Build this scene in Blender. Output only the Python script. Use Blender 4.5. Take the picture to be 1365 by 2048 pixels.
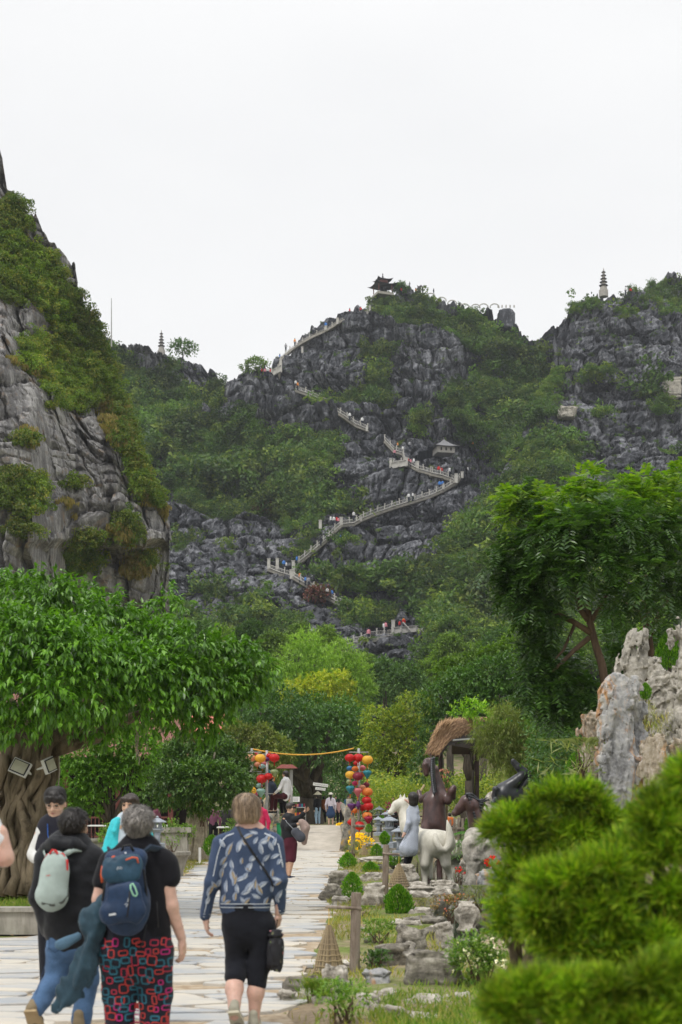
import bpy, bmesh, math, random
import numpy as np
from mathutils import Vector, Matrix
from mathutils.bvhtree import BVHTree
for _o in list(bpy.data.objects): bpy.data.objects.remove(_o)
S = bpy.context.scene; COL = S.collection
rnd = random.Random(7); NR = np.random.default_rng(11)
R = math.radians; PI = math.pi
# ---------------- camera ----------------
FPX, CAMZ, HOR, CEN = 2844.0, 1.65, 1600.0, 682.5
cam_d = bpy.data.cameras.new('camera'); cam = bpy.data.objects.new('camera', cam_d); COL.objects.link(cam)
cam.location = (0, 0, CAMZ); cam.rotation_euler = (R(90), 0, 0)
cam_d.sensor_fit = 'HORIZONTAL'; cam_d.sensor_width = 24.0; cam_d.lens = 50.0
cam_d.shift_y = (HOR-1024.0)/1365.0
cam_d.clip_start = 0.1; cam_d.clip_end = 6000
cam_d.dof.use_dof = True; cam_d.dof.focus_distance = 38; cam_d.dof.aperture_fstop = 2.9
S.camera = cam
# ---------------- world: thin bright overcast ----------------
SUN_EL, SUN_ROT = R(58), R(200)
W = bpy.data.worlds.new('World'); S.world = W; W.use_nodes = True
nt = W.node_tree; nt.nodes.clear()
sky = nt.nodes.new('ShaderNodeTexSky'); sky.sky_type = 'NISHITA'; sky.sun_disc = False
sky.sun_elevation = SUN_EL; sky.sun_rotation = SUN_ROT; sky.air_density = 1.0; sky.dust_density = 4.0
hs = nt.nodes.new('ShaderNodeHueSaturation'); hs.inputs['Saturation'].default_value = 0.10
tc = nt.nodes.new('ShaderNodeTexCoord'); mp = nt.nodes.new('ShaderNodeMapping'); mp.inputs['Scale'].default_value = (1.0, 1.0, 2.6)
nz = nt.nodes.new('ShaderNodeTexNoise'); nz.inputs['Scale'].default_value = 2.2; nz.inputs['Detail'].default_value = 3; nz.inputs['Roughness'].default_value = .45
cr = nt.nodes.new('ShaderNodeValToRGB'); cr.color_ramp.elements[0].position = .30; cr.color_ramp.elements[1].position = .72
cr.color_ramp.elements[0].color = (7.5, 7.57, 7.7, 1); cr.color_ramp.elements[1].color = (8.55, 8.56, 8.58, 1)
mx = nt.nodes.new('ShaderNodeMix'); mx.data_type = 'RGBA'; mx.inputs[0].default_value = .94
bg = nt.nodes.new('ShaderNodeBackground'); bg.inputs['Strength'].default_value = 0.1
ow = nt.nodes.new('ShaderNodeOutputWorld')
nt.links.new(sky.outputs[0], hs.inputs['Color']); nt.links.new(tc.outputs['Generated'], mp.inputs[0]); nt.links.new(mp.outputs[0], nz.inputs['Vector'])
nt.links.new(nz.outputs[0], cr.inputs[0]); nt.links.new(hs.outputs[0], mx.inputs[6]); nt.links.new(cr.outputs[0], mx.inputs[7])
sp = nt.nodes.new('ShaderNodeSeparateXYZ'); mr = nt.nodes.new('ShaderNodeMapRange'); mr.interpolation_type = 'SMOOTHSTEP'; mr.inputs[1].default_value = .45; mr.inputs[2].default_value = 1.0; mr.inputs[3].default_value = .1; mr.inputs[4].default_value = .165
nt.links.new(tc.outputs['Generated'], sp.inputs[0]); nt.links.new(sp.outputs[2], mr.inputs[0]); nt.links.new(mr.outputs[0], bg.inputs['Strength'])   # overcast: brighter overhead
nt.links.new(mx.outputs[2], bg.inputs['Color']); nt.links.new(bg.outputs[0], ow.inputs['Surface'])
sl = bpy.data.lights.new('sun', 'SUN'); sl.energy = 1.5; sl.angle = R(14); sl.color = (1.0, .965, .91)
sun = bpy.data.objects.new('sun', sl); COL.objects.link(sun)
# sun stands high, behind the camera to the left
_az = R(215); _d = Vector((math.sin(_az)*math.cos(SUN_EL), math.cos(_az)*math.cos(SUN_EL), math.sin(SUN_EL)))
sun.rotation_euler = _d.to_track_quat('Z', 'Y').to_euler(); sky.sun_rotation = _az
sun.location = (0, -10, 40)
S.view_settings.view_transform = 'Standard'; S.view_settings.look = 'None'; S.view_settings.exposure = 0.31; S.view_settings.gamma = 1
S.view_settings.use_curve_mapping = False
S.render.engine = 'CYCLES'; S.cycles.max_bounces = 5; S.cycles.diffuse_bounces = 3; S.cycles.glossy_bounces = 2
S.cycles.transmission_bounces = 3; S.cycles.transparent_max_bounces = 4; S.cycles.volume_bounces = 0
S.cycles.use_denoising = True; S.cycles.denoiser = 'OPENIMAGEDENOISE'; S.cycles.use_adaptive_sampling = True; S.cycles.adaptive_threshold = .015
S.cycles.caustics_reflective = False; S.cycles.caustics_refractive = False

# ---------------- placing ----------------
def P(px, py, Y): return Vector(((px-CEN)/FPX*Y, Y, CAMZ+(HOR-py)/FPX*Y))
def G(px, py, z=0.0):
    Y = (CAMZ-z)*FPX/(py-HOR); return P(px, py, Y)

# ---------------- numpy noise ----------------
def _h(ix, iy, iz, s):
    n = (ix.astype(np.int64)*374761393 + iy.astype(np.int64)*668265263 + iz.astype(np.int64)*2147483647 + s*1274126177) & 0xffffffff
    n = ((n ^ (n >> 13))*1274126177) & 0xffffffff
    n = ((n ^ (n >> 16))*2246822519) & 0xffffffff
    n = n ^ (n >> 15)
    return (n & 0xffffff).astype(np.float64)/float(0xffffff)
def vn(p, s=0):
    i = np.floor(p); f = p-i; i = i.astype(np.int64); f = f*f*(3-2*f); o = 0
    for a in (0, 1):
        wa = f[:, 0] if a else 1-f[:, 0]
        for b in (0, 1):
            wb = f[:, 1] if b else 1-f[:, 1]
            for c in (0, 1):
                wc = f[:, 2] if c else 1-f[:, 2]
                o = o+wa*wb*wc*_h(i[:, 0]+a, i[:, 1]+b, i[:, 2]+c, s)
    return o*2-1
def fbm(p, s=0, o=4, g=.5):
    p = np.asarray(p, float); t = 0; a = 1; n = 0
    for k in range(o):
        t = t+a*vn(p*(2.03**k)+k*17.3, s+k); n += a; a *= g
    return t/n
def worley(p, s=0):
    i0 = np.floor(p).astype(np.int64); f1 = np.full(len(p), 9.); f2 = np.full(len(p), 9.); cid = np.zeros(len(p))
    for a in (-1, 0, 1):
        for b in (-1, 0, 1):
            for c in (-1, 0, 1):
                j = i0+np.array([a, b, c]); x = j[:, 0]; y = j[:, 1]; z = j[:, 2]
                q = j+np.stack([_h(x, y, z, s), _h(x, y, z, s+1), _h(x, y, z, s+2)], 1)
                d = np.linalg.norm(p-q, axis=1); n = d < f1
                f2 = np.where(n, f1, np.minimum(f2, d)); cid = np.where(n, _h(x, y, z, s+3), cid); f1 = np.where(n, d, f1)
    return f1, f2, cid
def sstep(a, b, x):
    t = np.clip((x-a)/(b-a), 0, 1); return t*t*(3-2*t)

# ---------------- object helpers ----------------
def setmesh(me, V, Fa, smooth=True, mi=None):
    V = np.asarray(V, np.float32); Fa = np.asarray(Fa, np.int32); n, k = Fa.shape
    me.vertices.add(len(V)); me.vertices.foreach_set('co', V.ravel())
    me.loops.add(n*k); me.loops.foreach_set('vertex_index', Fa.ravel())
    me.polygons.add(n); me.polygons.foreach_set('loop_start', np.arange(n, dtype=np.int32)*k)
    try: me.polygons.foreach_set('loop_total', np.full(n, k, np.int32))
    except Exception: pass
    me.polygons.foreach_set('use_smooth', np.full(n, bool(smooth)))
    if mi is not None: me.polygons.foreach_set('material_index', np.asarray(mi, np.int32))
    me.update(calc_edges=True)
def link(o, parent=None, label=None, cat=None, group=None, kind=None):
    COL.objects.link(o)
    if parent is not None: o.parent = parent
    if label: o['label'] = label
    if cat: o['category'] = cat
    if group: o['group'] = group
    if kind: o['kind'] = kind
    return o
def npobj(name, V, Fa, mats, parent=None, smooth=True, mi=None, **k):
    me = bpy.data.meshes.new(name); setmesh(me, V, Fa, smooth, mi)
    for m in (mats if isinstance(mats, (list, tuple)) else [mats]): me.materials.append(m)
    return link(bpy.data.objects.new(name, me), parent, **k)
def thing(name, loc, label, cat, group=None, rz=0.0, sc=1.0, rot=None):
    o = bpy.data.objects.new(name, None); o.empty_display_size = .2; o.location = loc
    o.rotation_euler = rot if rot else (0, 0, rz); o.scale = (sc, sc, sc)
    return link(o, None, label, cat, group)
def kids(o): return [c for c in bpy.data.objects if c.parent is o]
def copy_tree(o, kmap, parent=None):
    c = o.copy(); COL.objects.link(c)
    if parent is not None: c.parent = parent
    for ch in kmap.get(o.name, []): copy_tree(ch, kmap, c)
    return c
def kidmap(o):
    m = {}
    def rec(x):
        m[x.name] = kids(x)
        for c in m[x.name]: rec(c)
    rec(o); return m
class MB:
    """collects simple shapes, builds ONE mesh"""
    def __init__(s): s.v = []; s.f = []; s.m = []
    def add(s, v, f, m=0):
        o = len(s.v); s.v += [tuple(x) for x in v]; s.f += [tuple(i+o for i in q) for q in f]; s.m += [m]*len(f); return s
    def box(s, c, d, rz=0, m=0, M=None, taper=1.0):
        x, y, z = d[0]/2, d[1]/2, d[2]/2; t = taper
        v = [Vector(q) for q in ((-x, -y, -z), (x, -y, -z), (x, y, -z), (-x, y, -z), (-x*t, -y*t, z), (x*t, -y*t, z), (x*t, y*t, z), (-x*t, y*t, z))]
        Rm = M if M is not None else Matrix.Rotation(rz, 3, 'Z')
        v = [Rm @ q+Vector(c) for q in v]
        return s.add(v, ((0, 3, 2, 1), (4, 5, 6, 7), (0, 1, 5, 4), (1, 2, 6, 5), (2, 3, 7, 6), (3, 0, 4, 7)), m)
    def tube(s, pts, rad, n=6, m=0, cap=True, flat=1.0):
        pts = [Vector(p) for p in pts]; L = len(pts)
        if not hasattr(rad, '__len__'): rad = [rad]*L
        up = None; v = []; f = []
        for i, p in enumerate(pts):
            t = (pts[min(i+1, L-1)]-pts[max(i-1, 0)])
            if t.length < 1e-9: t = Vector((0, 0, 1))
            t.normalize()
            if up is None: up = Vector((1, 0, 0)) if abs(t.x) < .8 else Vector((0, 1, 0))
            a = t.cross(up); 
            if a.length < 1e-6: a = t.orthogonal()
            a.normalize(); b = t.cross(a).normalized(); up = -b if False else a.cross(t).normalized()
            up = a.cross(t); 
            for k in range(n):
                th = 2*PI*k/n; v.append(p+(a*math.cos(th)+b*math.sin(th)*flat)*rad[i])
            up = t.cross(a)*-1
        for i in range(L-1):
            for k in range(n):
                k2 = (k+1) % n; f.append((i*n+k, i*n+k2, (i+1)*n+k2, (i+1)*n+k))
        if cap:
            f.append(tuple(range(n))[::-1]); f.append(tuple((L-1)*n+k for k in range(n)))
        return s.add(v, f, m)
    def lathe(s, prof, n=12, c=(0, 0, 0), m=0, rib=0.0):
        v = []; f = []; L = len(prof)
        for r, z in prof:
            for k in range(n):
                th = 2*PI*k/n; rr = r*(1+(rib if k % 2 else 0)); v.append((c[0]+rr*math.cos(th), c[1]+rr*math.sin(th), c[2]+z))
        for i in range(L-1):
            for k in range(n):
                k2 = (k+1) % n; f.append((i*n+k, i*n+k2, (i+1)*n+k2, (i+1)*n+k))
        f.append(tuple(range(n))[::-1]); f.append(tuple((L-1)*n+k for k in range(n)))
        return s.add(v, f, m)
    def data(s, name, mats, smooth=False):
        me = bpy.data.meshes.new(name); me.from_pydata(s.v, [], s.f)
        for m in (mats if isinstance(mats, (list, tuple)) else [mats]): me.materials.append(m)
        me.polygons.foreach_set('material_index', s.m)
        me.polygons.foreach_set('use_smooth', [bool(smooth)]*len(s.f)); me.update(); return me
    def obj(s, name, mats, parent=None, smooth=False, loc=None, rz=0, **k):
        o = bpy.data.objects.new(name, s.data(name, mats, smooth))
        if loc is not None: o.location = loc
        if rz: o.rotation_euler = (0, 0, rz)
        return link(o, parent, **k)

def parts(mb, name, mats, parent=None, smooth=False, **k):
    """every separate piece gathered in mb becomes a part of its own"""
    par = list(range(len(mb.v)))
    def fi(a):
        while par[a] != a: par[a] = par[par[a]]; a = par[a]
        return a
    for q in mb.f:
        for b in q[1:]: par[fi(b)] = fi(q[0])
    G_ = {}
    for q, m in zip(mb.f, mb.m): G_.setdefault(fi(q[0]), []).append((q, m))
    out = []
    for g in G_.values():
        ids = sorted({i for q, _ in g for i in q}); mp_ = {a: b for b, a in enumerate(ids)}; n = MB(); n.v = [mb.v[i] for i in ids]; n.f = [tuple(mp_[i] for i in q) for q, _ in g]; n.m = [m for _, m in g]; out.append(n.obj(name, mats, parent, smooth, **k))
    return out
# ---------------- materials ----------------
class NT:
    def __init__(s, name):
        s.m = bpy.data.materials.new(name); s.m.use_nodes = True; s.t = s.m.node_tree; s.N = s.t.nodes; s.b = s.N['Principled BSDF']
    def n(s, ty, **k):
        x = s.N.new(ty)
        for a, v in k.items(): setattr(x, a, v)
        return x
    def l(s, a, b): s.t.links.new(a, b)
    def coord(s, scale=(1, 1, 1), kind='Object'):
        tcn = s.n('ShaderNodeTexCoord'); mpn = s.n('ShaderNodeMapping'); mpn.inputs['Scale'].default_value = scale
        if kind == 'World':
            g = s.n('ShaderNodeNewGeometry'); s.l(g.outputs['Position'], mpn.inputs[0])
        else: s.l(tcn.outputs[kind], mpn.inputs[0])
        return mpn.outputs[0]
    def noise(s, co, scale, detail=4, rough=.55, dist=0):
        x = s.n('ShaderNodeTexNoise'); s.l(co, x.inputs['Vector']); x.inputs['Scale'].default_value = scale
        x.inputs['Detail'].default_value = detail; x.inputs['Roughness'].default_value = rough; x.inputs['Distortion'].default_value = dist
        return x.outputs['Fac'] if 'Fac' in x.outputs else x.outputs[0]
    def ramp(s, fac, stops, mode='LINEAR'):
        x = s.n('ShaderNodeValToRGB'); e = x.color_ramp.elements; x.color_ramp.interpolation = mode
        while len(e) < len(stops): e.new(.5)
        for q, (p, c) in zip(e, stops):
            q.position = p; q.color = (*c, 1) if len(c) == 3 else c
        s.l(fac, x.inputs[0]); return x.outputs[0]
    def mix(s, f, a, b, mode='MIX'):
        x = s.n('ShaderNodeMix'); x.data_type = 'RGBA'; x.blend_type = mode
        for i, v in ((0, f), (6, a), (7, b)):
            if isinstance(v, (int, float)): x.inputs[i].default_value = v
            elif isinstance(v, tuple): x.inputs[i].default_value = (*v, 1) if len(v) == 3 else v
            else: s.l(v, x.inputs[i])
        return x.outputs[2]
    def math(s, op, a, b=None, c=None):
        x = s.n('ShaderNodeMath'); x.operation = op
        for i, v in enumerate((a, b, c)):
            if v is None: continue
            if isinstance(v, (int, float)): x.inputs[i].default_value = v
            else: s.l(v, x.inputs[i])
        return x.outputs[0]
    def bump(s, h, st=.5, dist=.02):
        x = s.n('ShaderNodeBump'); x.inputs['Strength'].default_value = st; x.inputs['Distance'].default_value = dist
        s.l(h, x.inputs['Height']); s.l(x.outputs[0], s.b.inputs['Normal']); return x
    def base(s, c):
        if isinstance(c, tuple): s.b.inputs['Base Color'].default_value = (*c, 1)
        else: s.l(c, s.b.inputs['Base Color'])
        return s
    def rough(s, r, spec=.4):
        s.b.inputs['Roughness'].default_value = r; s.b.inputs['Specular IOR Level'].default_value = spec; return s
def simple(name, c, r=.6, var=.15, sc=8, bump=.2, bd=.005, spec=.35, metal=0):
    t = NT(name); co = t.coord(); f = t.noise(co, sc, 5, .6)
    a = tuple(x*(1-var) for x in c); b = tuple(min(1, x*(1+var)) for x in c)
    t.base(t.ramp(f, [(.3, a), (.7, b)])); t.rough(r, spec); t.bump(f, bump, bd); t.b.inputs['Metallic'].default_value = metal
    return t.m
def leafmat(name, cols, trans=.35, r=.45, spec=.5, wscale=.6, wamt=.35, inst=0.0):
    """leaf colour varies from leaf to leaf and slowly through the crown"""
    t = NT(name); g = t.n('ShaderNodeNewGeometry'); oi = t.n('ShaderNodeObjectInfo')
    k = t.math('ADD', t.math('MULTIPLY', g.outputs['Random Per Island'], 1-inst), t.math('MULTIPLY', oi.outputs['Random'], inst)) if inst else g.outputs['Random Per Island']
    n = len(cols); base = t.ramp(k, [(i/(n-1), c) for i, c in enumerate(cols)])
    wn = t.noise(t.coord(kind='World'), wscale, 2, .5)
    v = t.ramp(wn, [(.3, (1-wamt,)*3), (.7, (1+wamt*.6, 1+wamt*.6, 1-wamt*.2))])
    c = t.mix(1.0, t.mix(1.0, base, (1.62, 1.52, 1.3), 'MULTIPLY'), v, 'MULTIPLY'); t.base(c); t.rough(r, spec)
    tr = t.n('ShaderNodeBsdfTranslucent'); t.l(t.mix(1.0, c, (1.3, 1.5, .45), 'MULTIPLY'), tr.inputs['Color'])
    ms = t.n('ShaderNodeMixShader'); ms.inputs[0].default_value = trans
    t.l(t.b.outputs[0], ms.inputs[1]); t.l(tr.outputs[0], ms.inputs[2]); t.l(ms.outputs[0], t.N['Material Output'].inputs['Surface'])
    return t.m
M_blk = simple('matt_black', (.014, .014, .016), .6, .2)
def leaf_geo(C, D, Nn, L, Wd, fold=.25):
    """C centres, D leaf direction, Nn face normal, L length, Wd width -> folded 4-vert leaves (2 tris)"""
    D = D/np.linalg.norm(D, axis=1, keepdims=True); B = np.cross(D, Nn); B /= (np.linalg.norm(B, axis=1, keepdims=True)+1e-9)
    Nn = np.cross(B, D); L = np.broadcast_to(np.asarray(L, float), (len(C),))[:, None]; Wd = np.broadcast_to(np.asarray(Wd, float), (len(C),))[:, None]
    a = C-D*L*.5; t = C+D*L*.5; m1 = C+B*Wd*.5+Nn*Wd*fold-D*L*.08; m2 = C-B*Wd*.5+Nn*Wd*fold-D*L*.08
    V = np.stack([a, m1, t, m2], 1).reshape(-1, 3); i = np.arange(len(C))[:, None]*4
    Fa = np.concatenate([i+np.array([[0, 1, 2]]), i+np.array([[0, 2, 3]])], 1).reshape(-1, 3)
    return V, Fa
def rdir(n, up=0.0):
    d = NR.normal(size=(n, 3)); d /= np.linalg.norm(d, axis=1, keepdims=True); d[:, 2] += up
    return d/np.linalg.norm(d, axis=1, keepdims=True)
# ================= smooth bodies: signed distance -> surface nets =================
def _rc(p, a, b, ra, rb, sq=None):
    a = np.array(a, float); b = np.array(b, float)
    if sq is not None:
        s = np.array(sq, float); p = p/s; a = a/s; b = b/s; mm = min(sq)
    else: mm = 1
    ab = b-a; L = max((ab*ab).sum(), 1e-12); t = np.clip(((p-a)@ab)/L, 0, 1)
    return (np.linalg.norm(p-a-t[:, None]*ab, axis=1)-(ra+t*(rb-ra)))*mm
def _el(p, c, r, M=None):
    q = p-np.array(c, float)
    if M is not None: q = q@np.array(M)
    r = np.array(r, float); k0 = np.linalg.norm(q/r, axis=1); k1 = np.linalg.norm(q/(r*r), axis=1)+1e-9
    return k0*(k0-1)/k1
def sdf_geo(prims, h=.01, k=.02, fn=None, pad=.03):
    """prims: ('c',a,b,ra,rb[,k[,squash]]) round cones, ('e',c,r[,k[,rot]]) ellipsoids, ('s',...) = cut away with an ellipsoid"""
    los = []; his = []
    for q in prims:
        if q[0] == 'c': a = np.array(q[1], float); b = np.array(q[2], float); m = max(q[3], q[4])*(max(q[6]) if len(q) > 6 else 1); los.append(np.minimum(a, b)-m); his.append(np.maximum(a, b)+m)
        else: c = np.array(q[1], float); m = np.array(q[2], float) if len(q) < 5 else np.full(3, max(q[2])); los.append(c-m); his.append(c+m)
    lo = np.min([l for l, q in zip(los, prims) if q[0] != 's'], 0)-pad-2*h; hi = np.max([l for l, q in zip(his, prims) if q[0] != 's'], 0)+pad+2*h
    n = np.ceil((hi-lo)/h).astype(int)+1; F = np.full(n, .5, np.float64); ax = [lo[i]+np.arange(n[i])*h for i in range(3)]
    for q, l, u in zip(prims, los, his):
        kk = (q[5] if q[0] == 'c' and len(q) > 5 and q[5] is not None else (q[3] if q[0] != 'c' and len(q) > 3 and q[3] is not None else k)); mg = kk+3*h+.01
        i0 = np.clip(((l-mg-lo)/h).astype(int), 0, n-1); i1 = np.clip(((u+mg-lo)/h).astype(int)+2, 1, n)
        if (i1 <= i0).any(): continue
        g = np.meshgrid(*[ax[i][i0[i]:i1[i]] for i in range(3)], indexing='ij'); p = np.stack([x.ravel() for x in g], 1)
        d = _rc(p, q[1], q[2], q[3], q[4], q[6] if len(q) > 6 else None) if q[0] == 'c' else _el(p, q[1], q[2], q[4] if len(q) > 4 else None)
        d = d.reshape(g[0].shape); sl_ = tuple(slice(i0[i], i1[i]) for i in range(3)); f = F[sl_]
        if q[0] == 's': d = -d; hh = np.maximum(kk-np.abs(f-d), 0)/max(kk, 1e-6); F[sl_] = np.maximum(f, d)+hh*hh*kk/4
        else: hh = np.maximum(kk-np.abs(f-d), 0)/max(kk, 1e-6); F[sl_] = np.minimum(f, d)-hh*hh*kk/4
    if fn is not None:
        near = np.abs(F) < .06; ii = np.nonzero(near); p = np.stack([ax[j][ii[j]] for j in range(3)], 1); F[ii] += fn(p)
    F[0], F[-1], F[:, 0], F[:, -1], F[:, :, 0], F[:, :, -1] = .5, .5, .5, .5, .5, .5
    neg = F < 0; c = [neg[a:n[0]-1+a, b:n[1]-1+b, e:n[2]-1+e] for a in (0, 1) for b in (0, 1) for e in (0, 1)]
    s = sum(x.astype(np.int8) for x in c); act = (s > 0) & (s < 8); I = np.stack(np.nonzero(act), 1); idm = np.full(act.shape, -1, np.int64); idm[act] = np.arange(len(I))
    acc = np.zeros((len(I), 3)); cnt = np.zeros(len(I)); off = [(a, b, e) for a in (0, 1) for b in (0, 1) for e in (0, 1)]
    for u in range(8):
        for v in range(u+1, 8):
            du = np.array(off[v])-np.array(off[u])
            if np.abs(du).sum() != 1: continue
            A = I+off[u]; B = I+off[v]; fa = F[A[:, 0], A[:, 1], A[:, 2]]; fb = F[B[:, 0], B[:, 1], B[:, 2]]; x = (fa < 0) != (fb < 0)
            t = fa[x]/(fa[x]-fb[x]); acc[x] += A[x]+du*t[:, None]; cnt[x] += 1
    V = lo+acc/cnt[:, None]*h; Q = []
    for a in range(3):
        b, e = (a+1) % 3, (a+2) % 3; sA = [slice(None)]*3; sB = [slice(None)]*3; sA[a] = slice(0, n[a]-1); sB[a] = slice(1, n[a]); x = neg[tuple(sA)] != neg[tuple(sB)]
        J = np.stack(np.nonzero(x), 1); J = J[(J[:, b] > 0) & (J[:, e] > 0) & (J[:, b] < n[b]-1) & (J[:, e] < n[e]-1)]
        eb = np.zeros(3, int); eb[b] = 1; ee = np.zeros(3, int); ee[e] = 1
        g = lambda K: idm[K[:, 0], K[:, 1], K[:, 2]]
        q = np.stack([g(J-eb-ee), g(J-ee), g(J), g(J-eb)], 1); fl = neg[J[:, 0], J[:, 1], J[:, 2]]; q[~fl] = q[~fl][:, ::-1]; Q.append(q)
    Q = np.concatenate(Q); Q = Q[(Q >= 0).all(1)]
    return V, Q
def sdf(name, prims, mat, parent=None, h=.01, k=.02, fn=None, **kw):
    V, Q = sdf_geo(prims, h, k, fn); return npobj(name, V, Q, mat, parent, smooth=True, **kw)
def join_geo(L):
    V = []; Q = []; o = 0
    for v, q in L: V.append(v); Q.append(q+o); o += len(v)
    return np.concatenate(V), np.concatenate(Q)
def folds(a, sc, seed, st=(1, 1, .6)):
    return lambda p: a*fbm(p*np.array(st)*sc, seed, 3)
def hand_prims(w, d, pn, thumb, s=1.0, curl=.5):
    """w wrist, d direction to the fingers, pn back of hand normal, thumb side vector; curl bends towards -pn"""
    w = Vector(w); d = Vector(d).normalized(); pn = Vector(pn).normalized(); pn = (pn-d*pn.dot(d)).normalized(); th = d.cross(pn); th = th if th.dot(Vector(thumb)) > 0 else -th
    Pz = [('c', w-d*.03*s, w+d*.025*s, .026*s, .027*s, .012), ('c', w+d*.03*s+th*.022*s, w+d*.085*s+th*.028*s, .015*s, .013*s, .014), ('c', w+d*.03*s, w+d*.09*s, .016*s, .014*s, .014), ('c', w+d*.03*s-th*.02*s, w+d*.08*s-th*.026*s, .015*s, .012*s, .014)]
    for i, (o, L, r) in enumerate(((.029, .070, .0088), (.010, .078, .0092), (-.010, .073, .0088), (-.028, .058, .0078))):
        p = w+d*.088*s+th*o*s; a = curl*.5+i*.05; dd = d
        for j, f in enumerate((.42, .32, .26)):
            a2 = a*(j+1)*.9; dd = d*math.cos(a2)-pn*math.sin(a2)+th*o*1.2; q = p+dd.normalized()*L*f*s; Pz.append(('c', p, q, r*s*(1-.08*j), r*s*(.93-.08*j), .004)); p = q
    t0 = w+d*.025*s+th*.026*s; t1 = t0+(d*.6+th*.7-pn*.25).normalized()*.040*s; t2 = t1+(d*.9+th*.25-pn*.4).normalized()*.032*s; t3 = t2+(d*.9-pn*.5).normalized()*.022*s
    return Pz+[('c', t0, t1, .014*s, .0115*s, .01), ('c', t1, t2, .0108*s, .0095*s, .004), ('c', t2, t3, .0095*s, .0082*s, .004)]
def skinmat(name, c):
    t = NT(name); n = t.noise(t.coord(), 22, 4, .6); t.base(t.ramp(n, [(.3, tuple(x*.86 for x in c)), (.7, tuple(min(1, x*1.1) for x in c))])); t.rough(.5, .4)
    t.b.inputs['Subsurface Weight'].default_value = .12; t.b.inputs['Subsurface Radius'].default_value = (.02, .008, .004); t.b.inputs['Subsurface Scale'].default_value = .5; t.bump(n, .15, .003); return t.m
def cloth(name, c, r=.85, var=.12, sc=60, fold=.0, c2=None):
    t = NT(name); co = t.coord(); n = t.noise(co, sc, 3, .6); n2 = t.noise(co, 5, 4, .6)
    base = t.mix(.5, t.ramp(n, [(.3, tuple(x*(1-var) for x in c)), (.7, tuple(min(1, x*(1+var)) for x in c))]), t.ramp(n2, [(.35, tuple(x*(1-var*1.6) for x in (c2 or c))), (.65, tuple(min(1, x*(1+var*1.6)) for x in (c2 or c)))]))
    t.base(base); t.rough(r, .2); t.b.inputs['Sheen Weight'].default_value = .08; t.bump(t.math('ADD', n, t.math('MULTIPLY', n2, 3.)), .25, .006); return t.m
def hairmat(name, dark, light, sc=(60, 60, 6), r=.45):
    t = NT(name); n = t.noise(t.coord(sc), 1.0, 4, .7, .5); g = t.n('ShaderNodeNewGeometry'); t.base(t.mix(.72, t.ramp(n, [(.35, dark), (.65, light)]), t.ramp(g.outputs['Random Per Island'], [(0, dark), (.55, tuple(a*.7+b*.3 for a, b in zip(dark, light))), (1, light)]))); t.rough(r, .45); t.bump(n, .6, .004); return t.m
def head_prims(c, yaw=0.0, pitch=0.0, s=1.0, face=True):
    """c = head centre; the face looks along +Y before yaw"""
    M = Matrix.Rotation(yaw, 3, 'Z') @ Matrix.Rotation(pitch, 3, 'X'); c = Vector(c)
    def T(x, y, z): return c+M @ Vector((x*s, y*s, z*s))
    MM = np.array(M)
    pr = [('e', T(0, -.012, .025), np.array((.076, .094, .092))*s, .02, MM), ('e', T(0, .022, -.045), np.array((.056, .064, .066))*s, .03, MM), ('c', T(0, .058, -.088), T(0, .052, -.08), .024*s, .026*s, .02),
          ('e', T(.077, -.008, -.008), np.array((.010, .020, .032))*s, .008, MM), ('e', T(-.077, -.008, -.008), np.array((.010, .020, .032))*s, .008, MM)]
    if face:
        pr += [('c', T(0, .083, .012), T(0, .101, -.028), .009*s, .014*s, .010), ('e', T(.018, .088, -.032), np.array((.009, .009, .008))*s, .006, MM), ('e', T(-.018, .088, -.032), np.array((.009, .009, .008))*s, .006, MM),
               ('c', T(-.045, .072, .030), T(.045, .072, .030), .010*s, .010*s, .014), ('s', T(.031, .092, .008), np.array((.017, .014, .012))*s, .012, MM), ('s', T(-.031, .092, .008), np.array((.017, .014, .012))*s, .012, MM),
               ('e', T(.038, .062, -.03), np.array((.022, .02, .02))*s, .02, MM), ('e', T(-.038, .062, -.03), np.array((.022, .02, .02))*s, .02, MM), ('e', T(0, .083, -.058), np.array((.024, .012, .008))*s, .006, MM)]
    return pr, T, M
#L =================
# ================= rock material =================
def rockmat(name, dark, mid, light, scale=1.0, streak=.5, tan=None, rs=.85):
    t = NT(name); co = t.coord((1, 1, 1), 'World'); cs = t.coord((1.0, 1.0, .12), 'World')
    n1 = t.noise(co, .12/scale, 6, .6); n2 = t.noise(cs, 1.1/scale, 6, .65, .3); n3 = t.noise(co, 2.2/scale, 5, .65)
    f = t.math('ADD', t.math('MULTIPLY', n1, .45), t.math('ADD', t.math('MULTIPLY', n2, streak), t.math('MULTIPLY', n3, .55-streak*.5)))
    f = t.math('MULTIPLY', f, 1.0)
    c = t.ramp(f, [(.50, dark), (.63, mid), (.76, light)])
    if tan:
        n4 = t.noise(co, .5/scale, 5, .7, .6); c = t.mix(t.ramp(n4, [(.56, (0, 0, 0)), (.68, (1, 1, 1))]), c, tan)
    t.base(c); t.rough(rs, .25)
    h = t.math('ADD', t.math('MULTIPLY', n3, .6), t.math('MULTIPLY', n2, .6)); t.bump(h, .9, .45*scale)
    return t.m
M_karst = rockmat('karst_rock', (.030, .032, .038), (.062, .065, .075), (.25, .255, .275), .8, .55)
M_cliff = rockmat('cliff_rock', (.085, .080, .080), (.17, .165, .165), (.36, .35, .34), .55, .62, tan=(.22, .165, .12))
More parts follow.
